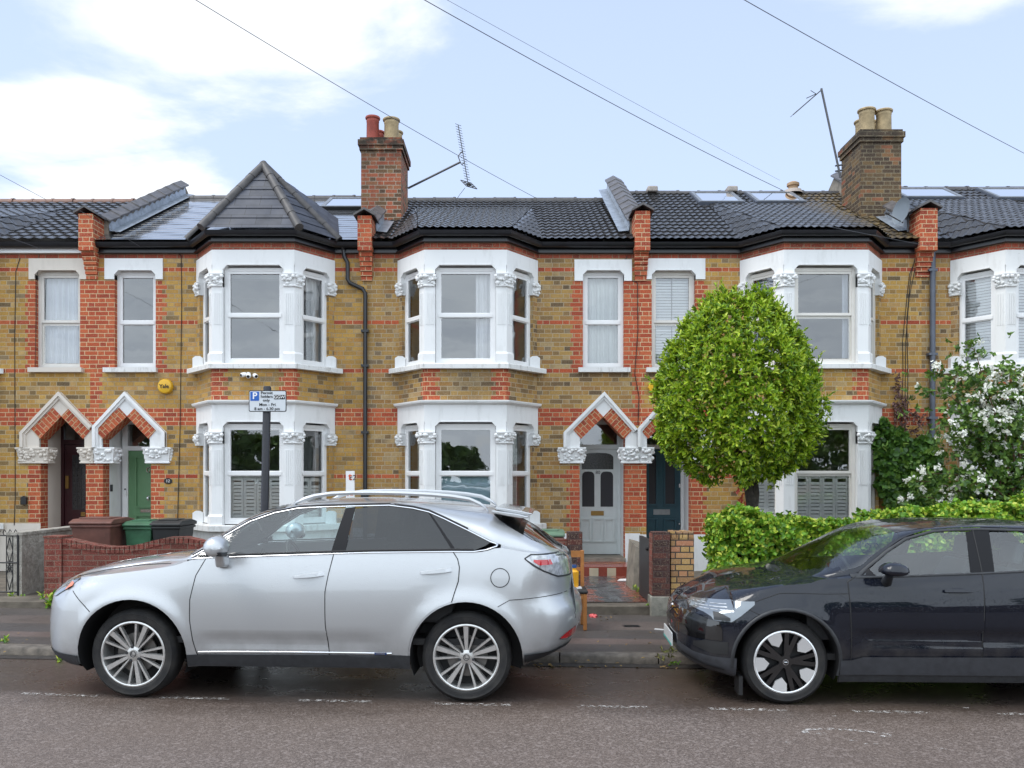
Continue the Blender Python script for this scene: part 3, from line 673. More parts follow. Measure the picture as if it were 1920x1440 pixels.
def parapet(h, x, w, zr, front_v=(395, 462), corbel=(466, 526), u0=None, u1=None, Yr=18.3, skip=None, rise=.25, mat='br', cope='coping', lead=-1, off=0):
    """party wall carried up through the roof: brick front pier, coped slope, corbel below"""
    Ye, Ze = YF-.20, 5.885; sl = (zr-Ze)/(Yr-Ye)
    xa, xb = (FX(u0), FX(u1)) if u0 else (x-w/2, x+w/2)
    zt = UZ(front_v[0], 14.5)
    b = MB(); b.box(xa, xb, YF-.24, YF+.16, 5.70, zt); p = b.build('parapet', M[mat], h)
    k = MB(); xm = (xa+xb)/2; e = .06
    k.prism([(xa-e, zt-.015), (xa-e, zt+.02), (xm, zt+.13), (xb+e, zt+.02), (xb+e, zt-.015), (xm, zt+.09)][::-1], YF-.30, YF+.24); k.build('coping', M['coping'], p)
    # sloped wall
    y0, y1 = YF+.16, Yr+.15; zz = lambda y: Ze+sl*(y-Ye)
    xs0, xs1 = x-w/2+off, x+w/2+off
    for ya, yb in ([(y0, y1)] if not skip else [(y0, skip[0]), (skip[1], y1)]):
        if yb-ya < .05: continue
        b = MB(); b.hexa([(xs0, ya, zz(ya)-.3), (xs1, ya, zz(ya)-.3), (xs1, yb, zz(yb)-.3), (xs0, yb, zz(yb)-.3), (xs0, ya, zz(ya)+rise), (xs1, ya, zz(ya)+rise), (xs1, yb, zz(yb)+rise), (xs0, yb, zz(yb)+rise)]); b.build('parapet_slope', M['cement'], p)
    if not skip or skip[1] < y1:
        b = MB(); b.hexa([(xs0, y1, zz(y1)-.4), (xs1, y1, zz(y1)-.4), (xs1, y1+2.5, zz(y1)-1.7), (xs0, y1+2.5, zz(y1)-1.7), (xs0, y1, zz(y1)+rise), (xs1, y1, zz(y1)+rise), (xs1, y1+2.5, zz(y1)+rise-1.3), (xs0, y1+2.5, zz(y1)+rise-1.3)]); b.build('parapet_slope', M['cement'], p)
    for ya, yb in ([(y0-.05, y1+.05)] if not skip else [(y0-.05, skip[0]), (skip[1], y1+.05)]):
        n = int((yb-ya)/.36); k = MB()
        for i in range(max(1, n)):
            a, c = ya+(yb-ya)*i/max(1, n), ya+(yb-ya)*(i+1)/max(1, n)+.05; e = .05
            za, zc = zz(a)+rise+.022, zz(c)+rise+.0; xm = (xs0+xs1)/2
            k.hexa([(xs0-e, a, za-.03), (xm, a, za+.07), (xm, c, zc+.07), (xs0-e, c, zc-.03), (xs0-e, a, za), (xm, a, za+.095), (xm, c, zc+.095), (xs0-e, c, zc)])
            k.hexa([(xm, a, za+.07), (xs1+e, a, za-.03), (xs1+e, c, zc-.03), (xm, c, zc+.07), (xm, a, za+.095), (xs1+e, a, za), (xs1+e, c, zc), (xm, c, zc+.095)])
        k.build('coping_tiles', M[cope], p)
    if lead:
        k = MB(); sd = 1 if lead > 0 else -1; xw = xs1 if sd > 0 else xs0
        for ya, yb in ([(y0, y1)] if not skip else [(y0, skip[0])]):
            n = max(2, int((yb-ya)/.12)); G = []
            for i in range(n+1):
                y = ya+(yb-ya)*i/n; jag = .17+(.05 if i % 2 else -.0)
                G.append([(xw+sd*.005, y, zz(y)+jag), (xw+sd*.02, y, zz(y)+.07), (xw+sd*.20, y, zz(y)+.052)])
            k.grid(G, 0, sd > 0)
        k.build('lead_flashing', M['lead'], p)
    if corbel:
        c = MB(); n = 7; za, zb = FZ(corbel[1]), FZ(corbel[0])
        for i in range(n):
            z0 = za+(zb-za)*i/n; z1 = za+(zb-za)*(i+1)/n; dd = .03+.025*i
            c.box(xa+.004*(n-i), xb-.004*(n-i), YF-dd, YF+.02, z0, z1-.008); c.box(xa+.02, xb-.02, YF-dd+.014, YF+.02, z1-.008, z1)
        c.build('brick_corbel', M['br'], h)
    return p
def chimney(h, x0, x1, y0, y1, zb, zt, mat, pots, cope_h=.24):
    b = MB(); b.box(x0, x1, y0, y1, zb, zt-cope_h); b.box(x0-.03, x1+.03, y0-.03, y1+.03, zt-cope_h, zt-cope_h+BH*1.1); b.box(x0-.055, x1+.055, y0-.055, y1+.055, zt-cope_h+BH*1.1, zt-.05)
    b.box(x0-.02, x1+.02, y0-.02, y1+.02, zt-.05, zt)
    c = b.build('chimney', M[mat], h)
    for (x, y, hh, r, m) in pots:
        k = MB(); k.lathe([(r*.98, 0), (r*.94, hh*.78), (r*.98, hh*.80), (r*.98, hh*.84), (r*.95, hh*.86), (r*.97, hh*.90), (r*1.12, hh*.92), (r*1.16, hh*.97), (r*1.10, hh), (r*.85, hh), (r*.8, hh*.6)], (x, y, zt-.01), 20)
        k.build('chimney_pot', M[m], c, smooth=40)
    k = MB(); k.box(x0-.02, x1+.02, y0-.02, y0+.05, zb+.25, zb+.50); k.build('cement_fillet', M['cement'], c)
    return c
def skylight(r, cx0, cx1, y0, y1, onmain, Yr, zr, mat='greypl'):
    Ye, Ze = YF-.20, 5.885; V = Vector((0, Yr-Ye, zr-Ze)).normalized(); N = Vector((1,0,0)).cross(V)
    O = onmain(0, y0); L = (onmain(0, y1)-O).length
    def P(x, l, hh): q = Vector((x, O.y, O.z))+V*l+N*hh; return tuple(q)
    b = MB(); e = .075
    for xa, xb, la, lb in ((cx0, cx1, 0, e), (cx0, cx1, L-e, L), (cx0, cx0+e, e, L-e), (cx1-e, cx1, e, L-e)):
        b.hexa([P(xa, la, 0), P(xb, la, 0), P(xb, lb, 0), P(xa, lb, 0), P(xa, la, .075), P(xb, la, .075), P(xb, lb, .075), P(xa, lb, .075)])
    s_ = b.build('roof_window', M[mat], r)
    b = MB(); b.hexa([P(cx0+e, e, .04), P(cx1-e, e, .04), P(cx1-e, L-e, .04), P(cx0+e, L-e, .04), P(cx0+e, e, .078), P(cx1-e, e, .078), P(cx1-e, L-e, .078), P(cx0+e, L-e, .078)])
    b.build('pane', M['sky_glass'], s_)
    b = MB(); e2 = e+.012
    for xa, xb, la, lb in ((cx0+.02, cx1-.02, .02, e2), (cx0+.02, cx1-.02, L-e2, L-.02), (cx0+.02, cx0+e2, e2, L-e2), (cx1-e2, cx1-.02, e2, L-e2)):
        b.hexa([P(xa, la, .076), P(xb, la, .076), P(xb, lb, .076), P(xa, lb, .076), P(xa, la, .09), P(xb, la, .09), P(xb, lb, .09), P(xa, lb, .09)])
    b.build('sash', M['steel'], s_)
def porch(h, u0, u1, mt, zf=.42, depth=.74, fl='cement'):
    """recess behind the arch: red brick reveal, painted side walls, soffit, threshold"""
    x0, x1 = FX(u0), FX(u1); z1 = FZ(781)
    b = MB()
    for x, s_ in ((x0, 1), (x1, -1)):
        q = [(x, YF, .05), (x, YF+.235, .05), (x, YF+.235, FZ(823)), (x, YF, FZ(823))]; b.poly(q if s_ > 0 else q[::-1])
    b.build('door_jamb', M['br'], h)
    b = MB(); y0, y1 = YF+.235, YF+depth
    b.box(x0-.25, x0-.002, y0, y1+.05, .05, z1); b.box(x1+.002, x1+.25, y0, y1+.05, .05, z1); b.box(x0-.25, x1+.25, YF+.241, y1+.05, z1, z1+.08)
    b.build('porch_lining', M[mt], h)
    b = MB(); b.box(x0-.01, x1+.01, YF-.02, y1+.05, .05, zf); b.build('threshold', M[fl], h)
    return YF+depth
def pan(mb, x0, x1, y, z0, z1, d=.03, w=.03, m=0):      # raised panel moulding on a door
    mb.box(x0, x1, y-d, y, z0, z0+w, m); mb.box(x0, x1, y-d, y, z1-w, z1, m); mb.box(x0, x0+w, y-d, y, z0+w, z1-w, m); mb.box(x1-w, x1, y-d, y, z0+w, z1-w, m)
# ============================ the five houses of the terrace ============================
HW = {0: (FX(-333), FX(177)), 1: (FX(177), FX(688)), 2: (FX(688), FX(1200)), 3: (FX(1200), FX(1728)), 4: (FX(1728), FX(2250))}
LBL = {0: 'terraced house with a burgundy front door and net curtained window at the left edge',
       1: 'terraced house with a pointed slate turret over its bay and a green door',
       2: 'weathered brick terraced house with a pale grey front door numbered 80',
       3: 'terraced house with a dark blue door and mossy roof tiles behind the round tree',
       4: 'terraced house with white blinds in its bay behind the white flowering shrub'}
house = {i: thing('terraced_house', LBL[i], 'house', ((HW[i][0]+HW[i][1])/2, YF, .2), 'houses of the terrace') for i in HW}
ZR = {0: 7.735, 1: 7.81, 2: 7.765, 3: 7.91, 4: 8.0}
def bx(c): return CX+c*F/YF
BAYS = {0: (-10.15, 1.2, .68), 1: (-4.27, 1.185, .672), 2: (-.767, 1.2, .672), 3: (5.18, 1.215, .69), 4: (8.83, 1.22, .68)}
def bayhole(i): c, hw, hf = BAYS[i]; return (bx(c-hw), bx(c+hw), -2000, 3000)
net, lace, cur, blind, shut = M['net'], M['lace'], M['curtain'], M['blind'], M['shutter']
# --- house with the burgundy door
h = house[0]
facade(h, *HW[0], [(66,150,505,690), (76,161,781,1500), bayhole(0)], [(150,177.5,524,690), (161,178,838,985)], [(66,52,524,690,47), (76,53,869,985,53), (177,169,699,800,176)], 'by', 'cream', FZ(981))
upper_window(h, 66, 150, 55, 165, 57, 157, 'cream', M['cupvc'], [('cloth', .04, .97, .06, .98, net)], 'sash', 3)
gable(h, (115,735), (43,811), (177,800), (118,780), 76, 161, 53, 161, 'cream', (36,92,True), (151,177,False), 11)
p0 = bay(h, *BAYS[0], 'white2', M['upvc'], [None]*3, [None]*3, 'sash', 'sash', None, None, 50, 'by', 'sillw', 'white2')
eaves(h, *HW[0], p0, True); r0, om0 = main_roof(h, *HW[0], ZR[0], 'tile', p0, 'ridger', bayroof=True, pitch=.2); shell(h, *HW[0], ZR[0], p0)
yd = porch(h, 76, 161, 'cream')
# --- house with the turret
h = house[1]
facade(h, *HW[1], [(215,292,505,690), (193,283,781,1500), bayhole(1)], [(177,215,524,690), (177,193,838,985)], [(292,304,524,690,313), (283,300,869,985,308), (177,186,699,800,192)], 'by1', 'white2', FZ(990))
upper_window(h, 215, 292, 197, 306, 197, 296, 'white', M['upvc'], None, 'casement', 4)
gable(h, (238,735), (178,800), (313,811), (241,780), 193, 283, 193, 304, 'white', (178,215,True), (273,320,False), 12)
p1 = bay(h, *BAYS[1], 'white', M['upvc'],
         [None, [('cloth', -.02, .05, 0, 1, cur)], [('cloth', .45, 1.0, 0, 1, cur)], True],
         [[('shutter', .08, .92, .03, .46, shut)], [('shutter', .07, .93, .03, .47, shut), ('flat', -.0, .07, .5, 1, cur)], [('shutter', .06, .94, .03, .46, shut), ('cloth', .82, 1, .5, 1, cur)], True],
         'casement', 'casement', None, None, 60, 'by1', 'sillw', 'white2')
eaves(h, *HW[1], p1); r1, om1 = main_roof(h, *HW[1], ZR[1], 'slate', p1, bayroof=False); shell(h, *HW[1], ZR[1], p1)
yd = porch(h, 193, 283, 'white')
# pyramid turret over the bay
c = BAYS[1][0]; ap = Vector((c-.02, 14.75, UZ(311, 14.75))); ze = 5.885
pl = [Vector((c-1.30, YF-.15, ze)), Vector((c-.80, YB-.185, ze)), Vector((c+.80, YB-.185, ze)), Vector((c+1.30, YF-.15, ze)), Vector((c+1.02, 15.9, ze+.75)), Vector((c-1.02, 15.9, ze+.75))]
b = MB()
for i in range(6):
    a_, b_ = pl[i], pl[(i+1) % 6]; U = b_-a_; w = U.length; U.normalize(); rel = ap-a_; up = rel-U*rel.dot(U); l3 = up.length; qa = rel.dot(U)
    tile_patch(b, a_, U, up, lambda v: qa*v/l3, lambda v: w+(qa-w)*v/l3, l3, gauge=.235, amp=0., lap=.016)
tur = b.build('turret_roof', M['slatef'], h)
b = MB()
for i in (0, 1, 2, 3):
    a_ = pl[i]; d = ap-a_; n = int(d.length/.33)
    for j in range(n):
        s0, s1 = a_+d*(j/n), a_+d*((j+1)/n+.02)
        b.tube([s0+Vector((0,-.0,.01)), s1+Vector((0,0,.015))], [.078, .068], 10)
b.build('hip_tiles', M['ridge'], tur, smooth=40)
skylight(r1, UX(612, 17.6), UX(672, 17.6)+.35, 17.0, 17.95, om1, 18.3, ZR[1], 'ironbk')
# --- house numbered 80
h = house[2]
facade(h, *HW[2], [(1093,1170,505,690), (1087,1172,781,1500), bayhole(2)], [(1170,1201,527,690), (1172,1201,838,990)], [(1093,1074,527,690,1069), (1087,1069,869,1000,1062), (1200,1191,699,800,1185)], 'by2', 'white', FZ(1000), 'br2')
upper_window(h, 1093, 1170, 1077, 1184.5, 1084, 1181, 'white', M['upvc'], [('cloth', .02, .98, .04, .98, lace)], 'casement', 5, None, 487, 527)
gable(h, (1132,735), (1056,811), (1194,805), (1130.5,781), 1087, 1172, 1065, 1172, 'white', (1049,1095,False), (1163,1199,False), 13)
p2 = bay(h, *BAYS[2], 'white', M['upvc'],
         [[('cloth', .5, .95, 0, 1, M['roller'])], [('cloth', .66, .93, 0, 1, cur), ('cloth', -.02, .06, 0, 1, cur)], [('cloth', .1, .62, 0, 1, cur)]],
         [[('cloth', .3, .95, 0, 1, lace)], [('flat', .05, .95, .0, .48, M['bluefilm'])], [('cloth', .02, .7, 0, 1, lace)]],
         'casement', 'casement', None, None, 70, 'by2', 'sillw', 'white')
eaves(h, *HW[2], p2); r2, om2 = main_roof(h, *HW[2], ZR[2], 'tile', p2); shell(h, *HW[2], ZR[2], p2)
yd2 = porch(h, 1087, 1172, 'white')
# --- house with the blue door
h = house[3]
facade(h, *HW[3], [(1222,1304,505,690), (1212,1296,781,1500), bayhole(3)], [(1199,1222,524,690), (1199,1212,838,990)], [(1304,1320,524,690,1329), (1296,1318,869,1000,1325), (1199,1202,699,800,1208)], 'by', 'white', FZ(1002))
upper_window(h, 1222, 1304, 1211, 1322, 1211, 1314, 'white', M['cupvc'], [('slats', .02, .5, .04, .98, blind), ('slats', .52, .98, .04, .98, blind)], 'sash', 6)
gable(h, (1256,735), (1194,805), (1332,811), (1254,781), 1212, 1296, 1212, 1318, 'white', (1199,1222,False), (1288,1338,False), 14)
p3 = bay(h, *BAYS[3], 'white', M['cupvc'],
         [[('slats', .1, .9, 0, 1, blind)], [('cloth', .86, 1.0, .0, 1, cur)], [('cloth', .5, .9, 0, 1, cur)]],
         [[('shutter', .06, .94, .03, .48, shut)], [('shutter', .07, .93, .03, .49, shut)], [('shutter', .06, .94, .03, .48, shut)]],
         'sash', 'sash', M['glass2'], None, 80, 'by', 'sillw', 'white2')
eaves(h, *HW[3], p3); r3, om3 = main_roof(h, *HW[3], ZR[3], 'tile', p3, mat='tilem'); shell(h, *HW[3], ZR[3], p3)
yd3 = porch(h, 1212, 1296, 'white')
# --- house behind the flowering shrub
h = house[4]
facade(h, *HW[4], [bayhole(4), (2080,2160,505,690)], [], [], 'by2', 'white2', FZ(1002))
fr = Frame((FX(2080), YF), (FX(2160), YF)); window(fr, 0, fr.L, FZ(690), FZ(505), FZ(603), -.1, h, M['upvc'])
p4 = bay(h, *BAYS[4], 'white2', M['upvc'],
         [[('slats', .03, .97, 0, 1, blind)], [('slats', .03, .97, 0, 1, blind)], [('slats', .03, .97, 0, 1, blind)]],
         [[('slats', .03, .97, 0, 1, blind)]]*3, 'casement', 'casement', None, None, 90, 'by2', 'sillw', 'white2')
eaves(h, *HW[4], p4); r4, om4 = main_roof(h, *HW[4], ZR[4], 'tile', p4); shell(h, *HW[4], ZR[4], p4)
# --- skylights, placed on their slopes
def rayroof(u, v, zr, Yr=18.3):
    Ye, Ze = YF-.20, 5.885; s_ = (zr-Ze)/(Yr-Ye); k = -(v-HZ)/F
    Y = (Ze-s_*Ye-EYE)/(k-s_); return UX(u, Y), Y
for r_, om, zr, (ua, va, ub, vb) in ((r3, om3, ZR[3], (1310,386,1374,367)), (r3, om3, ZR[3], (1417,385,1483,366)), (r4, om4, ZR[4], (1695,377,1765,357)), (r4, om4, ZR[4], (1870,378,1960,357))):
    xa, ya = rayroof(ua, va, zr); xb, yb = rayroof(ub, vb, zr)
    skylight(r_, xa, xb, ya, min(yb, 18.1), om, 18.3, zr)
# --- party walls through the roof, and the two stacks
parapet(house[1], HW[1][0], .24, ZR[1], (398,462), (465,524), 160, 187, lead=1, off=.05)
parapet(house[2], HW[2][0], .24, ZR[2], (402,462), (467,527), 675, 701, skip=(15.9, 17.6), lead=1, mat='br2')
parapet(house[3], HW[3][0], .26, ZR[3], (393,458), (460,527), 1187, 1215, lead=-1, off=-.02)
parapet(house[4], HW[4][0], .26, ZR[4], (388,452), (458,520), 1713, 1745, skip=(15.9, 17.5), lead=-1)
y = 16.2; x0, x1 = UX(677, y), UX(752, y); zt = UZ(258, y)
chimney(house[2], x0, x1, y, y+1.05, 5.9, zt, 'bch', [(UX(699, y+.25), y+.25, .50, .125, 'pot_r'), (UX(734, y+.25), y+.25, .46, .145, 'pot_c'), (UX(709, y+.8), y+.8, .44, .12, 'pot_r'), (UX(742, y+.8), y+.8, .44, .13, 'pot_c')])
x0, x1 = UX(1614, y), UX(1690, y); zt = UZ(243, y)
chimney(house[4], x0, x1, y, y+.95, 5.9, zt, 'bch2', [(UX(1625, y+.22), y+.22, .48, .15, 'pot_c'), (UX(1657, y+.22), y+.22, .46, .145, 'pot_c'), (UX(1618, y+.72), y+.72, .47, .15, 'pot_c'), (UX(1650, y+.72), y+.72, .47, .14, 'pot_c')])
# ============================ front doors ============================
M['d_grey'] = plain('pale_grey_door_paint', (.62,.67,.665), .35, var=.05)
M['d_green'] = plain('green_door_paint', (.125,.265,.13), .4, var=.05)
M['d_burg'] = plain('burgundy_door_paint', (.035,.006,.010), .3, var=.1)
M['d_blue'] = plain('dark_blue_door_paint', (.030,.080,.105), .3, var=.06)
M['frost'] = plain('obscured_door_glass', (.045,.045,.045), .25, var=.8, scale=60.)
def U(u): return UX(u, Y5)
def V(v): return UZ(v, Y5)
Y5 = YF+.70
def door(h, u0, u1, vt, vb, mat, frm, fu0, fu1, fan, name='front_door'):
    """leaf, lining and fanlight; u/v are read off on the door's own plane"""
    b = MB(); b.box(U(u0), U(u1), Y5, Y5+.05, V(vb), V(vt)); d = b.build(name, M[mat], h, bevel=.004)
    f = MB(); f.box(U(fu0)-.1, U(u0), Y5-.03, Y5+.06, V(vb), V(fan)); f.box(U(u1), U(fu1)+.1, Y5-.03, Y5+.06, V(vb), V(fan)); f.box(U(u0), U(u1), Y5-.03, Y5+.06, V(vt)+.003, V(vt)+.08); f.box(U(u0), U(u1), Y5-.03, Y5+.06, V(fan), V(fan)+.12)
    fo = f.build('door_frame', M[frm], h)
    k = MB(); k.poly([(U(u0), Y5, V(vt)+.08), (U(u1), Y5, V(vt)+.08), (U(u1), Y5, V(fan)), (U(u0), Y5, V(fan))]); k.build('fanlight', M['glass'], fo)
    return d
def archpane(d, u0, u1, v0, v1, mat, rise=8.):
    b = MB(); n = 8; x0, x1 = U(u0), U(u1); z0, z1 = V(v1), V(v0); rz = rise/F*Y5; cx = (x0+x1)/2
    pts = [(x0, z0), (x1, z0)] + [(cx+(x1-x0)/2*math.cos(t)**.6 if math.cos(t) > 0 else cx-(x1-x0)/2*(-math.cos(t))**.6, z1-rz+rz*math.sin(t)) for t in [math.pi*(i+.0)/n for i in range(n+1)]]
    b.prism(pts, Y5-.004, Y5+.02); o = b.build('door_glass', mat, d)
    return o
# 80: pale grey, three glazed lights over three panels
d = door(house[2], 1084, 1157, 842, 1039, 'd_grey', 'd_grey', 1084, 1157, 796)
archpane(d, 1091, 1150, 849, 880, M['frost'], 9); archpane(d, 1091.5, 1114.5, 884, 950, M['roller'], 9); archpane(d, 1126, 1149.5, 884, 950, M['roller'], 9)
b = MB(); b.box(U(1108), U(1132), Y5-.012, Y5, V(966.5), V(958)); b.build('letterbox', M['brass'], d)
b = MB()
for a_, c_ in ((1089,1108), (1111.5,1130), (1133.5,1152)): pan(b, U(a_), U(c_), Y5, V(1016), V(971))
b.build('panel_moulding', M['d_grey'], d)
text('door_number', '80', .085, (U(1121), Y5-.004, V(886)), M['black'], d)
b = MB(); b.box(U(1080), U(1160), Y5-.14, Y5+.05, V(1047), V(1040)); b.build('door_sill', M['sillw'], house[2])
# blue
d = door(house[3], 1205, 1276, 842, 1045, 'd_blue', 'upvc', 1205, 1276, 796)
b = MB()
for a_, c_ in ((1213,1233), (1244,1268)): pan(b, U(a_), U(c_), Y5, V(948), V(850)); pan(b, U(a_), U(c_), Y5, V(1035), V(972))
b.build('panel_moulding', M['d_blue'], d)
b = MB()
for a_, c_ in ((1214,1232), (1245,1267)): b.box(U(a_)+.02, U(c_)-.02, Y5-.002, Y5+.01, V(946), V(853))
b.build('door_glass', M['roller'], d)
b = MB(); b.box(U(1225), U(1256), Y5-.012, Y5, V(965), V(955)); b.build('letterbox', M['steel'], d)
b = MB(); b.box(U(1272.5), U(1275.5), Y5-.03, Y5, V(914), V(907)); b.ball((U(1273), Y5-.03, V(982)), .022); b.build('door_lock', M['chrome'], d)
# green
d = door(house[1], 241, 312, 845, 1050, 'd_green', 'upvc', 241, 312, 796)
b = MB(); pan(b, U(254), U(290), Y5, V(952), V(855)); pan(b, U(254), U(290), Y5, V(1035), V(965)); b.build('panel_moulding', M['d_green'], d)
b = MB(); b.ball((U(279), Y5-.04, V(934)), .028, 0, 10, 6); b.box(U(276.5), U(280.5), Y5-.02, Y5, V(938), V(930)); b.build('door_knob', M['chrome'], d)
b = MB(); b.box(U(264), U(285), Y5-.015, Y5, V(960.5), V(955)); b.build('letterbox', M['chrome'], d)
b = MB(); b.tube([(U(279)+.03*math.cos(t), Y5-.02, V(881)+.045*math.sin(t)) for t in [6.283*i/12 for i in range(13)]], .007, 6); b.build('door_knocker', M['chrome'], d)
# burgundy, leaded light
d = door(house[0], 121, 190, 833, 1048, 'd_burg', 'd_burg', 121, 190, 790)
b = MB(); b.box(U(136), U(186), Y5-.003, Y5+.01, V(955), V(853)); g = b.build('door_glass', M['frost'], d)
b = MB()
for i in range(7): b.box(U(136+i*8), U(136.8+i*8), Y5-.008, Y5-.003, V(955), V(853))
for i in range(10): b.box(U(136), U(186), Y5-.0085, Y5-.0035, V(865.5+i*10), V(864.7+i*10))
b.build('lead_cames', M['roller'], g)
b = MB(); b.box(U(124), U(130), Y5-.03, Y5, V(916), V(892)); b.build('door_handle', M['brass'], d)
b = MB(); b.box(U(152), U(160), Y5-.01, Y5, V(968), V(960)); b.build('letterbox', M['brass'], d)
# ============================ parked cars ============================
def carpaint(name, c, metal, rough, drops=.25, spec=.5):
    s = NT(name); p = s.pos(); d = s.mr(s.noise(95., p, 2), .60, .68)
    hz = s.n('SeparateXYZ', {0: s.n('NewGeometry').outputs['Normal']}).outputs[2]
    dr = s.m('MULTIPLY', d, s.mr(hz, .05, .5, .25, 1.))
    z = s.n('SeparateXYZ', {0: p}).outputs[2]
    dirt = s.m('MULTIPLY', s.mr(z, .62, .22, 0., .5), s.mr(s.noise(7., p, 5), .35, .65))
    col = s.mix(dirt, c, (.11,.10,.09))
    return s.done(Base_Color=col, Metallic=metal, Roughness=s.m('ADD', rough, s.m('MULTIPLY', dirt, .3)), Coat_Weight=1., Coat_Roughness=.03, Specular_IOR_Level=spec, Normal=s.bump(dr, drops, .004), Coat_Normal=s.bump(dr, drops, .004))
M['silver'] = carpaint('silver_metallic_paint', (.50,.515,.53), .55, .33)
M['blackcar'] = carpaint('black_metallic_paint', (.005,.007,.014), .0, .4, .22, .05)
M['cartrim'] = plain('dark_grey_car_plastic', (.030,.032,.036), .5, var=.3, scale=20.)
M['clad'] = plain('grey_car_cladding', (.045,.048,.056), .45, var=.25, scale=14.)
M['gloss'] = plain('gloss_black_trim', (.008,.008,.009), .08, coat=1.)
M['alloy'] = plain('alloy_wheel', (.66,.655,.64), .3, .75, var=.15, scale=30.)
M['alloyw'] = plain('diamond_cut_alloy', (.78,.79,.80), .25, .6)
M['disc'] = plain('brake_disc', (.20,.19,.18), .45, .8, var=.3)
M['seat'] = plain('grey_car_seat', (.07,.07,.072), .8)
M['redlens'] = plain('red_lamp_lens', (.50,.012,.02), .1, coat=1.)
M['clearlens'] = plain('clear_lamp_lens', (.55,.57,.60), .12, .3, coat=1., var=.5, scale=22.)
M['exlens'] = plain('smoked_lamp_lens', (.20,.225,.25), .08, .4, coat=1.)
M['pillar'] = plain('satin_black_pillar', (.008,.008,.010), .45, spec=.2)
M['amber'] = plain('amber_indicator', (.75,.16,.02), .15, coat=1.)
M['bluebadge'] = plain('blue_badge', (.02,.05,.16), .3)
def tyre_mat():
    s = NT('tyre_rubber'); p = s.pos()
    c = s.mix(s.mr(s.noise(9., p, 4), .4, .7), (.009,.009,.010), (.028,.026,.024))
    return s.done(Base_Color=c, Roughness=.72, Normal=s.bump(s.noise(120., p, 2), .3, .004))
M['tyre'] = tyre_mat()
def interp(tab):
    X = np.array([t[0] for t in tab], float); Y = np.array([t[1] for t in tab], float)
    h = np.diff(X); dl = np.diff(Y)/np.maximum(h, 1e-9); m = np.zeros(len(X)); m[0] = dl[0]; m[-1] = dl[-1]
    for i in range(1, len(X)-1):
        if dl[i-1]*dl[i] > 0:
            w1, w2 = 2*h[i]+h[i-1], h[i]+2*h[i-1]; m[i] = (w1+w2)/(w1/dl[i-1]+w2/dl[i])
    def f(x):
        x = min(max(x, X[0]), X[-1]); i = int(min(max(np.searchsorted(X, x)-1, 0), len(X)-2)); t = (x-X[i])/h[i] if h[i] > 1e-9 else 0
        return float((1+2*t)*(1-t)**2*Y[i] + t*(1-t)**2*h[i]*m[i] + t*t*(3-2*t)*Y[i+1] + t*t*(t-1)*h[i]*m[i+1])
    return f
def lin(tab):
    X = [t[0] for t in tab]; Y = [t[1] for t in tab]
    return lambda x: float(np.interp(x, X, Y))
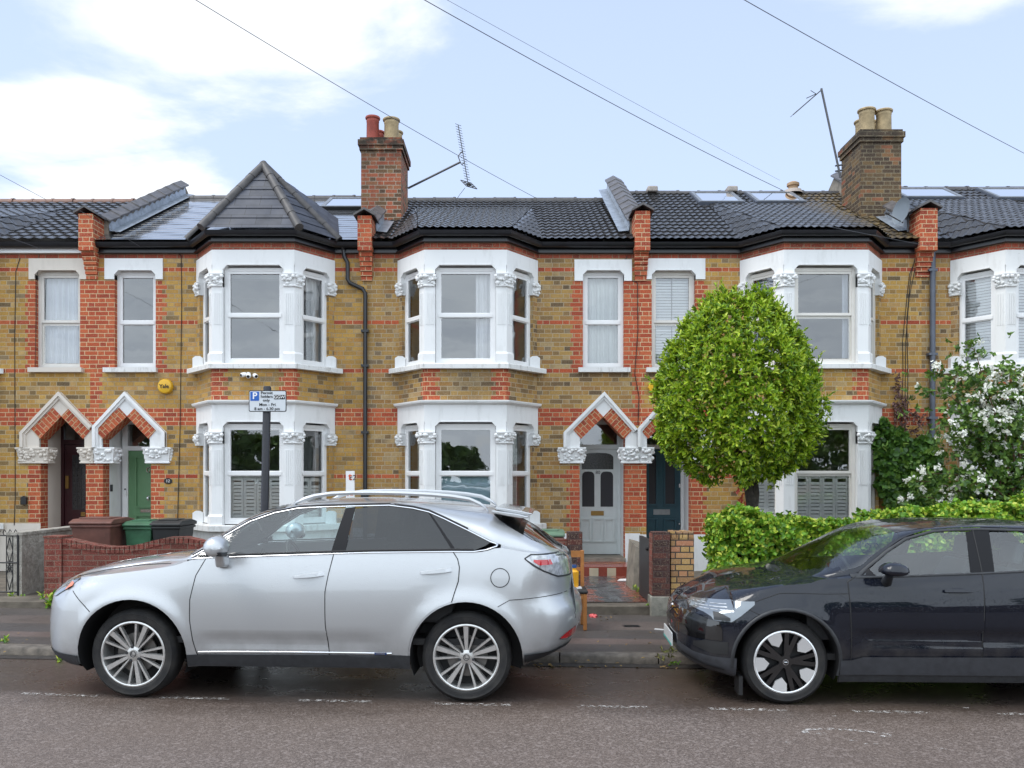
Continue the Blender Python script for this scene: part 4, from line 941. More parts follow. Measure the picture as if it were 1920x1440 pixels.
class Car:
    def __init__(s, hub0, hub1, off, hw, top, bot, z5, z6, i6, zc, R, wb, front, rear, name, label):
        Y0, Y1 = EYE*F/(hub0[1]-HZ), EYE*F/(hub1[1]-HZ); X0, X1 = (hub0[0]-CX)/F*Y0, (hub1[0]-CX)/F*Y1
        th = math.atan2(-(Y1-Y0), X1-X0); s.d = Vector((math.cos(th), -math.sin(th), 0)); s.n = Vector((math.sin(th), math.cos(th), 0))
        s.O = Vector((X0, Y0, 0))-s.n*off; s.hw = hw; s.top, s.bot, s.z5f, s.z6f, s.i6 = interp(top), interp(bot), interp(z5), interp(z6), interp(i6)
        s.zc, s.R, s.wb, s.front, s.rear = zc, R, wb, front, rear; s.x0, s.x1 = top[0][0], top[-1][0]
        s.topt, s.bott = top, bot
        n0 = [t for t in top if t[0] < .3]; m0 = [t for t in bot if t[0] < -.3]
        s.xfz = lin(sorted([(t[1], t[0]) for t in n0+m0[1:]])); n1 = [t for t in top if t[0] > front['xmid']]; m1 = [t for t in bot if t[0] > rear['xb']]
        zs = sorted([(t[1], t[0]) for t in n1+m1[:-1]]); s.xrz = lin(zs)
        s.root = thing(name, label, 'car', tuple(s.O + s.d*(wb/2) + s.n*hw), 'cars parked along the kerb')
    def w(s, x, i, z): return s.O + s.d*x + s.n*i + Vector((0,0,z))
    def z5(s, x):
        zt, zb = s.top(x), s.bot(x); return min(s.z5f(x), zb+(.80 if x < s.x0+.4 or x > s.x1-.3 else .95)*(zt-zb))
    def z6(s, x):
        zt, a = s.top(x), s.z5(x); return min(max(s.z6f(x), a+.004), a+.9*(zt-a))
    def I(s, x, z):
        z5, z6, zt = s.z5(x), s.z6(x), s.top(x); i5 = .055
        zm = s.front.get('zm', .74)
        if z <= z5:
            a = .075*max(0, (zm-z)/.5)**2 if z < zm else i5*((z-zm)/max(.05, z5-zm))**2 if z5 > zm else 0.
            if z > z5-.02: a = min(a, i5)
        elif z <= z6: a = i5+(s.i6(x)-i5)*((z-z5)/max(1e-4, z6-z5))**1.1
        else:
            q = min(1, (z-z6)/max(1e-4, zt-z6)); i6 = s.i6(x); a = i6+(s.hw-.005-i6)*(1-math.sqrt(max(0, 1-q**s.front.get('ex', 2.))))
        for xc in (0, s.wb):                                # flared arches
            r = math.hypot(x-xc, z-s.zc); a -= s.front.get('flare', .022)*math.exp(-((r-s.R)/.075)**2)*(1 if z < z5 else max(0., 1-(z-z5)/.05))
        cr = s.front.get('crease')
        if cr and cr[2] < x < cr[3]:
            e = min(1, (x-cr[2])/.15, (cr[3]-x)/.3); t = (cr[0]-z)/max(.01, cr[0]-cr[1])
            if 0 < t < 1: a += cr[4]*e*math.sin(math.pi*min(1, t*1.25)*.8)**1.5
        out = 0.
        for sg, xs, E in ((1, s.xfz(z), s.front), (-1, s.xrz(z), s.rear)):
            dd = (x-xs)*sg; L = lin(E['L'])(z); 
            if dd < L:
                q = 1-max(0, dd)/L; n = E['n']; out = max(out, (s.hw-.005)*(1-(max(0, 1-q**n))**(1/n)))
        a0 = max(a, 0.); v = (a0**3+out**3)**(1/3) + min(a, 0.)*(1 if out < .1 else 0.)
        return min(v, s.hw-.002)
    def arch(s, x):
        for xc in (0, s.wb):
            if abs(x-xc) < s.R: return s.zc+math.sqrt(s.R**2-(x-xc)**2)
        return -1
    def P(s, x, z, off=.0, far=False):
        i = s.I(x, z)-off
        return s.w(x, 2*s.hw-i if far else i, z)
    def body(s, mat, wsx, glx, backx, wsmat):
        xs = [s.x0+q for q in (0,.004,.012,.025,.045,.07,.10,.14,.18)]+[s.x1-q for q in (0,.004,.012,.025,.045,.07,.10,.14,.18)]
        x = s.x0+.22
        while x < s.x1-.2: xs.append(x); x += .055
        cols = [(x, None) for x in xs if s.arch(x) < 0]
        for xc in (0, s.wb):
            for k in range(25):
                t = math.pi*k/24; xx = xc-s.R*math.cos(t); cols.append((xx+(1e-5 if k == 0 else -1e-5 if k == 24 else 0), s.zc+s.R*math.sin(t)))
            cols += [(xc-s.R-1e-5, None), (xc+s.R+1e-5, None)]
        cols.sort()
        n1, n2, n3 = 16, 5, 14
        def column(x, zb, far):
            zb = s.bot(x) if zb is None else max(zb, s.bot(x)); z5, z6, zt = s.z5(x), s.z6(x), s.top(x); zb = min(zb, z5)
            zz = [zb+(z5-zb)*i/n1 for i in range(n1+1)]+[z5+(z6-z5)*i/n2 for i in range(1, n2+1)]+[z6+(zt-z6)*math.sin(math.pi/2*i/n3) for i in range(1, n3+1)]
            return [s.P(x, z, 0, far) for z in zz]
        out = MB(); ws = MB(); back = MB(); tot = n1+n2+n3
        for far in (False, True):
            G = [column(x, zb, far) for x, zb in cols]
            for k in range(len(cols)-1):
                xm = (cols[k][0]+cols[k+1][0])/2
                for j in range(tot):
                    if glx[0] < xm < glx[1] and n1 <= j < n1+n2: continue
                    t = out
                    if wsx[0] < xm < wsx[1] and j >= n1+n2+2+int(max(0, (wsx[0]+.25-xm)/.25*7)): t = ws
                    elif backx[0] < xm < backx[1] and j >= n1+n2+backx[2]: t = back
                    q = [G[k][j], G[k+1][j], G[k+1][j+1], G[k][j+1]]
                    t.poly(q if not far else q[::-1])
        def fin(mb, nm, m, par):
            o = mb.build(nm, m, par); me = o.data; bm = bmesh.new(); bm.from_mesh(me); bmesh.ops.remove_doubles(bm, verts=bm.verts, dist=.0004); bm.to_mesh(me); bm.free(); me.shade_smooth(); me.set_sharp_from_angle(angle=R(38)); return o
        s.bodyo = fin(out, 'body', mat, s.root); fin(ws, 'windscreen', wsmat, s.root); fin(back, 'rear_window', M['tint_glass'], s.root)
        # floor pan and wheel housings
        b = MB(); hw = s.hw; z0 = min(s.bot(.6), s.bot(1.6))
        A = lambda x, i, z: s.w(x, i, z)
        for xa, xb, e in ((s.x0+.32, -s.R-.02, .5), (s.R+.02, s.wb-s.R-.02, .12), (s.wb+s.R+.02, s.x1-.3, .45)):
            za = z0+.03+(.10 if e > .2 else 0)
            b.hexa([A(xa,e,za),A(xb,e,za),A(xb,2*hw-e,za),A(xa,2*hw-e,za),A(xa,e,z0+.25),A(xb,e,z0+.25),A(xb,2*hw-e,z0+.25),A(xa,2*hw-e,z0+.25)])
        b.build('underbody', M['black'], s.root)
        for xc in (0, s.wb):
            for far in (False, True):
                b = MB(); sg = lambda i: 2*hw-i if far else i; prof = []
                for k in range(25):
                    t = -.35+(math.pi+.7)*k/24; xx, zz = xc+math.cos(t)*(s.R-.002), s.zc+math.sin(t)*(s.R-.002)
                    i0 = s.I(xx, max(zz, s.bot(xx)+.01)) if zz > .2 else .06
                    prof.append([s.w(xx, sg(i0+.003), zz), s.w(xx, sg(.36), zz), s.w(xc+math.cos(t)*.04, sg(.40), s.zc+math.sin(t)*.04)])
                b.grid(prof); b.build('wheel_housing', M['black'], s.root, smooth=30)
    def patch(s, name, a, b, mat, par, off=.004, axis='x', n=26, m=8, far=None, edge=True):
        """panel laid on the body between two chains; axis x: lower and upper z over x; axis z: left and right x over z"""
        fa, fb = lin(sorted(a)), lin(sorted(b)); lo = max(min(t[0] for t in a), min(t[0] for t in b)); hi = min(max(t[0] for t in a), max(t[0] for t in b))
        brk = sorted({lo, hi} | {t[0] for t in a+b if lo < t[0] < hi} | {lo+(hi-lo)*i/n for i in range(n+1)})
        brk = [q for i, q in enumerate(brk) if i == 0 or q-brk[i-1] > 1e-4]; o = None
        for fr in ((False, True) if far is None else (far,)):
            mb = MB(); G = []
            for q in brk:
                u, v = fa(q), fb(q); row = []
                for j in range(m+1):
                    t = u+(v-u)*j/m; x, z = (q, t) if axis == 'x' else (t, q); row.append(s.P(x, z, off, fr))
                G.append(row)
            mb.grid(G, 0, (not fr) if axis == 'x' else fr)
            x = mb.build(name, mat, par, smooth=180)
            o = o or x
        return o
    def line(s, name, pts, wd, mat, par, off=.006, far=None, sub=4, th=None):
        P = []
        for i in range(len(pts)-1):
            for k in range(sub): t = k/sub; P.append((pts[i][0]*(1-t)+pts[i+1][0]*t, pts[i][1]*(1-t)+pts[i+1][1]*t))
        P.append(pts[-1])
        for fr in ((False, True) if far is None else (far,)):
            mb = MB(); G = []
            for i, p in enumerate(P):
                a, c = P[max(0, i-1)], P[min(len(P)-1, i+1)]; dx, dz = c[0]-a[0], c[1]-a[1]; L = math.hypot(dx, dz) or 1; ox, oz = -dz/L*wd/2, dx/L*wd/2
                e = [s.P(p[0]+ox*q, p[1]+oz*q, off*r, fr) for q, r in ((1, 0.), (.8, 1.), (-.8, 1.), (-1, 0.))]
                G.append(e)
            mb.grid(G, 0, fr); o = mb.build(name, mat, par, smooth=180)
        return o
    def slab(s, mb, poly, i0, i1, m=0):      # side-view polygon with real width from inset i0 to i1
        mb.extrude([s.w(x, i0, z) for x, z in poly], s.n*(i1-i0), m)
    def wheel(s, xc, r, rr, style, ang, wd=.225, far=False):
        ax = -s.n if not far else s.n; O = s.w(xc, .03 if not far else 2*s.hw-.03, r)
        t = MB(); t.lathe([(rr-.01,-.03),(rr+.012,-.004),(rr+.03,0),(r-.045,-.002),(r-.034,.002),(r-.03,-.004),(r-.012,-.022),(r,-.05),(r,-wd+.05),(r-.012,-wd+.02),(rr+.03,-wd),(rr-.01,-wd+.02)], O, 56, ax)
        wh = s.root
        e = bpy.data.objects.new('wheel', None); COL.objects.link(e); e.parent = wh; q = wh['_o']; e.matrix_parent_inverse = Matrix.Translation((-q[0],-q[1],-q[2]))
        t.build('tyre', M['tyre'], e, smooth=50)
        b = MB(); b.lathe([(rr+.004,-.03),(rr+.006,-.006),(rr-.004,-.002),(rr-.012,-.006),(rr-.018,-.03),(rr-.022,-.16)], O, 48, ax, 0, [0,0,0,0 if style == 'fifteen' else 1,0 if style == 'fifteen' else 1])
        a = s.d; u = Vector((0,0,1))
        def Q(rad, th, h): return O+(a*math.cos(th)+u*math.sin(th))*rad+Vector(ax)*h
        def spoke(th0, th1, r0, r1, w0, w1, h0, h1, th=.03, m=0):
            p0, p1 = Q(r0, th0, 0), Q(r1, th1, 0); dr = (p1-p0).normalized(); sd = dr.cross(Vector(ax)); A_ = Vector(ax)
            b.hexa([p0-sd*w0+A_*(h0-th),p1-sd*w1+A_*(h1-th),p1+sd*w1+A_*(h1-th),p0+sd*w0+A_*(h0-th),p0-sd*w0*.7+A_*h0,p1-sd*w1*.75+A_*h1,p1+sd*w1*.75+A_*h1,p0+sd*w0*.7+A_*h0], m)
        if style == 'fifteen':
            for k in range(5):
                th = ang+k*2*math.pi/5
                spoke(th, th, .04, rr-.008, .015, .027, -.022, -.010)
                for sg in (-1, 1): spoke(th+sg*.32, th+sg*.345, .05, rr-.008, .008, .0125, -.028, -.011)
            b.lathe([(.062,-.035),(.058,-.020),(.036,-.014),(.034,-.010),(.0,-.008)], O, 20, ax)
            rim = b.build('rim', M['alloy'], e, smooth=35)
            k = MB()
            for j in range(5): k.lathe([(.012,-.03),(.011,-.012),(.0,-.012)], Q(.058, ang+.63+j*2*math.pi/5, 0), 10, ax)
            k.tube([Q(.024, t_, -.006) for t_ in [6.2832*i/14 for i in range(15)]], .0028, 5); k.tube([Q(.018, 2.2, -.006), Q(.012, 3.8, -.006), Q(.017, 5.8, -.006)], .0028, 5)
            k.build('hub_emblem', M['cartrim'], rim)
        else:
            for k in range(5):
                th = ang+k*2*math.pi/5; c2 = th+math.pi/5
                spoke(c2, c2-.17, .03, rr-.012, .026, .022, -.020, -.012, m=1); spoke(c2, c2+.17, .03, rr-.012, .026, .022, -.020, -.012, m=1)
                spoke(c2, c2, .03, rr*.55, .034, .026, -.014, -.016, m=1)
                p = [Q(rr-.010, th-.25, -.006), Q(rr-.010, th-.09, -.004), Q(rr-.010, th+.09, -.004), Q(rr-.010, th+.25, -.006), Q(rr*.70, th+.27, -.010), Q(rr*.52, th, -.013), Q(rr*.70, th-.27, -.010)]
                b.extrude([x for x in p][::-1], Vector(ax)*-.02, 0)
            b.lathe([(.055,-.03),(.05,-.012),(.0,-.010)], O, 20, ax, 1)
            rim = b.build('rim', [M['alloyw'], M['gloss']], e, smooth=35)
            k = MB(); k.tube([Q(.021, t_, -.007) for t_ in [6.2832*i/14 for i in range(15)]], .003, 5); k.tube([Q(.012, math.pi, -.007), Q(.012, 0, -.007)], .003, 5); k.build('hub_emblem', M['chrome'], rim)
        k = MB(); k.lathe([(.165,-.10),(.165,-.085),(.06,-.085)], O, 32, ax); k.build('brake_disc', M['disc'], e, smooth=40)
        k = MB(); k.lathe([(rr-.02,-.16 if style == 'fifteen' else -.07),(.0,-.16 if style == 'fifteen' else -.07)], O, 32, ax); k.build('wheel_back', M['black'], e)
    def interior(s, xf, xs2, zs, zr, steer, tall=.62):
        b = MB(); hw = s.hw
        A = lambda x, i, z: s.w(x, i, z)
        b.hexa([A(xf-.25,.16,zs),A(xf+.28,.16,zs),A(xf+.28,2*hw-.16,zs),A(xf-.25,2*hw-.16,zs),A(xf-.25,.16,zs+.40),A(xf+.20,.16,zs+.40),A(xf+.20,2*hw-.16,zs+.40),A(xf-.25,2*hw-.16,zs+.40)])
        b.build('dashboard', M['cartrim'], s.root)
        b = MB(); b.hexa([A(xf-.3,.1,zs-.15),A(xs2+1.0,.1,zs-.15),A(xs2+1.0,2*hw-.1,zs-.15),A(xf-.3,2*hw-.1,zs-.15),A(xf-.3,.1,zs-.1),A(xs2+1.0,.1,zs-.1),A(xs2+1.0,2*hw-.1,zs-.1),A(xf-.3,2*hw-.1,zs-.1)]); b.build('cabin_floor', M['black'], s.root)
        for x0 in (xf+.75, xs2):
            for i0 in (.22, 2*hw-.74):
                e = MB(); i1 = i0+.52
                e.extrude([A(x, i0, z) for x, z in ((x0,zs+.02),(x0+.52,zs),(x0+.60,zs+.08),(x0+.80,zs+tall),(x0+.70,zs+tall+.02),(x0+.50,zs+.22),(x0+.05,zs+.2))], s.n*(i1-i0))
                e.extrude([A(x, i0+.13, z) for x, z in ((x0+.72,zs+tall+.05),(x0+.80,zs+tall+.04),(x0+.83,zs+tall+.22),(x0+.75,zs+tall+.23))], s.n*.26)
                e.build('seat', M['seat'], s.root, bevel=.03)
        st = MB(); c = s.w(xf+.42, steer, zs+.42); t1 = s.n; t2 = (s.d*-.35+Vector((0,0,.94))).normalized()
        st.tube([c+t1*(.185*math.cos(q))+t2*(.185*math.sin(q)) for q in [6.2832*i/24 for i in range(25)]], .017, 8)
        for q in (.1, 3.04, 4.71): st.tube([c, c+t1*(.18*math.cos(q))+t2*(.18*math.sin(q))], .016, 6)
        st.tube([c, c+s.d*-.3+Vector((0,0,-.1))], .04, 8); st.build('steering_wheel', M['black'], s.root, smooth=50)
# ---------------------------------------------------------------- silver estate-bodied crossover
rx = Car((248.5,1310), (874,1318), .03, .91,
  [(-1.0,.60),(-.995,.72),(-.975,.82),(-.925,.90),(-.83,.955),(-.71,1.0),(-.535,1.045),(-.235,1.095),(-.033,1.125),(.2,1.155),(.36,1.185),(.55,1.305),(.70,1.405),(.88,1.51),(1.08,1.58),(1.3,1.612),(1.59,1.63),(1.87,1.635),(2.15,1.627),(2.43,1.607),(2.70,1.583),(2.90,1.557),(3.0,1.515),(3.12,1.468),(3.27,1.385),(3.52,1.209),(3.585,1.169),(3.605,1.10),(3.614,1.0),(3.618,.94),(3.622,.83),(3.64,.80),(3.665,.786),(3.69,.74),(3.70,.667)],
  [(-1.0,.60),(-.996,.50),(-.988,.42),(-.97,.355),(-.93,.305),(-.85,.262),(-.70,.235),(-.55,.225),(-.46,.228),(.45,.265),(1.6,.275),(2.3,.262),(3.17,.25),(3.30,.27),(3.48,.335),(3.60,.40),(3.65,.48),(3.685,.575),(3.70,.667)],
  [(-1.0,.7),(-.80,.90),(-.62,.95),(-.392,.991),(-.122,1.026),(.148,1.06),(.36,1.095),(.44,1.125),(.53,1.143),(.78,1.152),(1.65,1.187),(1.98,1.198),(2.63,1.207),(2.81,1.207),(2.89,1.216),(3.0,1.245),(3.2,1.215),(3.5,1.16),(3.6,1.0),(3.70,.7)],
  [(-1.0,.75),(-.69,.965),(-.4,1.025),(-.12,1.068),(.15,1.105),(.35,1.125),(.42,1.135),(.468,1.165),(.563,1.222),(.725,1.341),(.914,1.451),(1.117,1.522),(1.318,1.561),(1.533,1.573),(1.78,1.582),(2.08,1.588),(2.28,1.565),(2.413,1.533),(2.546,1.478),(2.744,1.388),(2.928,1.303),(3.01,1.27),(3.2,1.23),(3.5,1.17),(3.7,.8)],
  [(-.9,.36),(-.1,.34),(.15,.28),(.35,.15),(.44,.10),(.72,.17),(1.1,.225),(1.8,.24),(2.4,.225),(2.75,.17),(3.0,.10),(3.7,.10)],
  .363, .455, 2.743, dict(xmid=2.95, L=[(.2,.62),(.6,.72),(.95,.82),(1.02,.6),(1.15,.05),(1.7,.05)], n=2.3, crease=(.57,.375,.52,2.16,.018)), dict(xb=3.2, L=[(.2,.55),(.9,.55),(1.2,.42),(1.55,.10)], n=2.6),
  'silver_car', 'silver hybrid car with roof rails and dark tinted rear windows, parked facing left')
c = rx; c.body(M['silver'], (.40,1.22), (.43,3.0), (3.05,3.50,7), M['wscreen'])
SEAM = M['black']
W_ = lambda z: float(np.interp(z, [.376,.63,.8,.888,1.017,1.185], [1.63,1.604,1.60,1.601,1.623,1.660]))
zz = [.376+.81*i/20 for i in range(21)]
fd = c.patch('front_door', [(z, float(np.interp(z, [.376,.493,.648,.817,1.012,1.15], [.537,.511,.491,.491,.531,.604]))) for z in zz if z < 1.149]+[(1.149,.604)], [(z, W_(z)) for z in zz if z < 1.149]+[(1.149,W_(1.149))], M['silver'], c.root, .003, 'z', 20, 20)
arcx = lambda z: 2.743-math.sqrt(max(0, .470**2-(z-.363)**2))
rd = c.patch('rear_door', [(z, W_(z)+.004) for z in zz], [(z, min(float(np.interp(z, [.376,.80,.92,1.049,1.125,1.185], [2.66,2.63,2.66,2.688,2.686,2.650])), arcx(z) if z < .80 else 9)) for z in zz], M['silver'], c.root, .003, 'z', 20, 20)
for pts in ([(.604,1.15),(.531,1.012),(.491,.817),(.491,.648),(.511,.493),(.537,.376),(.584,.28)], [(W_(z), z) for z in (1.19,1.1,1.017,.888,.63,.424,.29)], [(2.634,1.212),(2.672,1.155),(2.688,1.09),(2.682,.98),(2.655,.90),(2.63,.815)]):
    c.line('door_seam', pts, .008, SEAM, c.root, .0045)
c.line('panel_seam', [(-.53,.875),(-.43,.79),(-.335,.715)], .006, SEAM, c.root, .003); c.line('panel_seam', [(3.60,.866),(3.42,.856),(3.274,.846),(3.094,.832),(3.0,.78)], .006, SEAM, c.root, .003)
c.line('panel_seam', [(-.60,.967),(-.392,1.02),(-.122,1.062),(.10,1.085),(.28,1.10)], .006, SEAM, c.root, .002)
# glass
w1 = c.patch('window', [(.50,1.158),(.779,1.168),(1.634,1.200),(1.665,1.33),(1.715,1.557)], [(.50,1.170),(.563,1.205),(.725,1.325),(.914,1.435),(1.117,1.508),(1.318,1.547),(1.533,1.558),(1.715,1.557)], M['car_glass'], fd, .0)
c.patch('window', [(1.752,1.204),(2.63,1.221)], [(1.752,1.204),(1.80,1.55),(1.95,1.572),(2.081,1.573),(2.28,1.547),(2.41,1.518),(2.50,1.40),(2.63,1.221)], M['tint_glass'], rd, .0)
c.patch('quarter_window', [(2.435,1.505),(2.66,1.222),(2.80,1.222),(2.90,1.262),(2.93,1.283)], [(2.435,1.508),(2.546,1.461),(2.744,1.37),(2.93,1.285)], M['tint_glass'], c.root, .0)
for a, b_ in (([(1.634,1.196),(1.752,1.204),(1.752,1.206),(1.80,1.565)], [(1.634,1.200),(1.715,1.557),(1.80,1.567)]), ([(2.41,1.52),(2.50,1.40),(2.63,1.216),(2.66,1.218)], [(2.41,1.525),(2.435,1.508),(2.66,1.222)])):
    c.patch('pillar_trim', a, b_, M['pillar'], c.root, .002)
c.patch('pillar_trim', [(.44,1.143),(.545,1.150)], [(.44,1.15),(.50,1.170),(.545,1.196)], M['gloss'], c.root, .0015)
loop = [(.43,1.140),(.53,1.15),(.78,1.16),(1.65,1.192),(1.98,1.203),(2.63,1.213),(2.80,1.213),(2.90,1.228),(2.985,1.258),(2.995,1.272),(2.928,1.293),(2.744,1.379),(2.546,1.470),(2.413,1.527),(2.28,1.557),(2.08,1.581),(1.78,1.574),(1.533,1.566),(1.318,1.555),(1.117,1.516),(.914,1.444),(.725,1.334),(.563,1.214),(.47,1.158),(.43,1.140)]
c.line('chrome_trim', loop, .012, M['chrome'], c.root, .006, sub=3)
c.line('window_seal', [(x, z+.018) for x, z in loop[1:7]], .013, M['black'], c.root, .004); c.line('window_seal', [(x, z+.015) for x, z in loop[11:24]], .012, M['black'], c.root, .005)
# sills and bumper skirts
c.patch('sill_skirt', [(.457,.268),(2.29,.264)], [(.457,.366),(2.29,.378)], M['cartrim'], c.root, .006); c.patch('bumper_skirt', [(-.97,.358),(-.93,.309),(-.85,.266),(-.70,.239),(-.55,.229),(-.46,.231)], [(-.97,.372),(-.80,.365),(-.46,.348)], M['cartrim'], c.root, .006); c.patch('bumper_skirt', [(3.21,.256),(3.30,.275),(3.48,.34),(3.60,.405)], [(3.21,.392),(3.40,.402),(3.60,.43)], M['cartrim'], c.root, .006)
c.line('chrome_trim', [(.55,.387),(1.3,.392),(2.14,.389)], .016, M['chrome'], c.root, .012)
b = MB(); o = c.patch('hybrid_badge', [(2.00,.380),(2.10,.380)], [(2.00,.398),(2.10,.398)], M['bluebadge'], c.root, .016, far=False)
p = c.P(2.05, .389, .018); text('badge_lettering', 'HYBRID', .017, p, M['chrome'], o, (math.pi/2, 0, math.atan2(c.d.y, c.d.x)), .0008, sx=1.25)
# lamps
hl = c.patch('headlight', [(-.80,.80),(-.74,.82),(-.66,.86),(-.57,.91),(-.51,.965)], [(-.80,.83),(-.74,.90),(-.68,.95),(-.60,.975),(-.51,.972)], M['exlens'], c.root, .008); c.patch('indicator', [(-.63,.875),(-.55,.915)], [(-.63,.905),(-.59,.945),(-.55,.935)], M['amber'], hl, .012); c.patch('lamp_rim', [(-.66,.952),(-.58,.955),(-.505,.966)], [(-.66,.965),(-.58,.982),(-.505,.976)], M['gloss'], hl, .012)
tl = c.patch('tail_light', [(3.225,1.156),(3.28,1.12),(3.36,1.07),(3.48,1.012),(3.595,1.0)], [(3.225,1.162),(3.265,1.186),(3.52,1.187),(3.585,1.14),(3.598,1.10)], M['clearlens'], c.root, .008)
c.patch('lamp_rim', [(3.21,1.155),(3.28,1.10),(3.37,1.052),(3.48,.998),(3.60,.985)], [(3.21,1.165),(3.26,1.198),(3.52,1.198),(3.60,1.15)], M['cartrim'], tl, .004); c.patch('lamp_reflector', [(3.285,1.135),(3.33,1.108),(3.44,1.108)], [(3.285,1.152),(3.42,1.150),(3.44,1.108)], M['redlens'], tl, .012)
fg = c.patch('rear_reflector', [(3.50,.500),(3.55,.487),(3.635,.50)], [(3.50,.505),(3.56,.545),(3.655,.575)], M['redlens'], c.root, .008); c.line('chrome_trim', [(3.495,.498),(3.55,.483),(3.632,.493),(3.66,.585)], .012, M['chrome'], fg, .008)
# black tailgate edge, spoiler, rails
c.patch('tailgate_trim', [(2.935,1.50),(2.99,1.455),(3.069,1.406),(3.268,1.30),(3.50,1.20)], [(2.935,1.548),(3.0,1.512),(3.12,1.462),(3.27,1.378),(3.50,1.215)], M['gloss'], c.root, .003, m=12)
b = MB(); q = [(2.93,1.520),(3.05,1.495),(3.17,1.474),(3.235,1.477),(3.243,1.487),(3.15,1.508),(3.02,1.528),(2.93,1.540)]
for i0, i1, e in ((.24,.34,.0),(.34,2*.91-.34,.022),(2*.91-.34,2*.91-.24,.0)): c.slab(b, [(x+e*1.2, z+e) for x, z in q], i0, i1)
b.build('rear_spoiler', M['silver'], c.root, bevel=.008)
for far in (False, True):
    b = MB(); pts = [(1.24,1.56),(1.27,1.598),(1.35,1.632),(1.43,1.655),(1.57,1.675),(1.75,1.683),(1.95,1.683),(2.2,1.678),(2.42,1.667),(2.6,1.651),(2.74,1.628),(2.83,1.588),(2.88,1.555),(2.90,1.52)]
    G = []
    for j, (x, z) in enumerate(pts):
        e = 1 if 1 < j < len(pts)-2 else .5; i = .33; hh = .014*e+.004
        G.append([c.w(x, (2*c.hw-i-k[0]) if far else i+k[0], z+k[1]*hh) for k in ((-.022,0),(-.014,1),(.014,1),(.022,0),(.014,-1),(-.014,-1),(-.022,0))])
    b.grid(G)
    b.build('roof_rail', M['silver'], c.root, smooth=50)
# handles, fuel flap, mirror
for d_, x0, z0 in ((fd, 1.33, 1.005), (rd, 2.365, 1.043)):
    for far in (False, True):
        b = MB(); G = []
        for k in range(11):
            t = k/10; x = x0+.265*t; z = z0+.030*t*.9; pr = .045*math.sin(math.pi*min(1, t*1.02))**.5; hh = .012+.008*min(1, t*1.5)
            G.append([c.P(x, z-hh, .001, far), c.P(x, z-hh*.7, pr, far), c.P(x, z+hh*.7, pr, far), c.P(x, z+hh, .001, far)])
        b.grid(G, 0, far); b.build('door_handle', M['silver'], d_, smooth=60)
c.line('fuel_flap', [(3.016+.075*math.cos(t), 1.008+.075*math.sin(t)) for t in [6.2832*i/20 for i in range(21)]], .007, SEAM, c.root, .003, far=False, sub=1)
for far in (False, True):
    b = MB(); sg = lambda i: 2*c.hw-i if far else i
    def ring(x, i, z, rx_, rz_): return [c.w(x+rx_*math.cos(t)*.98, sg(i), z+rz_*math.sin(t)) for t in [6.2832*k/16 for k in range(17)]]
    b.grid([ring(.76,-.02,1.26,.01,.01), ring(.76,-.03,1.26,.05,.055), ring(.765,-.06,1.262,.085,.082), ring(.765,-.12,1.262,.092,.088), ring(.765,-.19,1.258,.088,.080), ring(.768,-.235,1.25,.066,.058), ring(.77,-.25,1.245,.03,.03), ring(.77,-.252,1.245,.004,.004)])
    mi = b.build('door_mirror', M['silver'], fd, smooth=60)
    k = MB(); k.hexa([c.w(x, sg(i), z) for x, i, z in ((.70,.05,1.075),(.80,.05,1.08),(.80,-.05,1.09),(.72,-.05,1.085),(.70,.055,1.175),(.81,.055,1.175),(.80,-.10,1.195),(.73,-.10,1.195))]); k.build('mirror_foot', M['silver'], mi, bevel=.02)
    k = MB(); k.hexa([c.w(x, sg(i), z) for x, i, z in ((.71,-.11,1.176),(.845,-.11,1.18),(.84,-.22,1.19),(.72,-.22,1.19),(.70,-.10,1.215),(.848,-.10,1.215),(.845,-.245,1.225),(.71,-.245,1.225))]); k.build('mirror_lower', M['cartrim'], mi, bevel=.012)
    k = MB(); k.hexa([c.w(x, sg(i), z) for x, i, z in ((.76,-.236,1.247),(.84,-.225,1.25),(.84,-.215,1.25),(.76,-.226,1.247),(.76,-.240,1.258),(.84,-.228,1.262),(.84,-.215,1.262),(.76,-.226,1.258))]); k.build('mirror_repeater', M['clearlens'], mi)
for far in (False, True):
    c.wheel(0, .363, .264, 'fifteen', R(65), far=far); c.wheel(2.743, .363, .264, 'fifteen', R(91), far=far)
c.interior(.55, 2.0, .60, 1.5, 1.30)
def plate(c, x, z, wd, ht, i0, tilt=0.):
    b = MB(); b.hexa([c.w(x+e, i, zz) for zz, e0 in ((z-ht/2, tilt), (z+ht/2, 0.)) for e, i in ((e0, i0-wd/2),(e0+.008, i0-wd/2),(e0+.008, i0+wd/2),(e0, i0+wd/2))]); return b
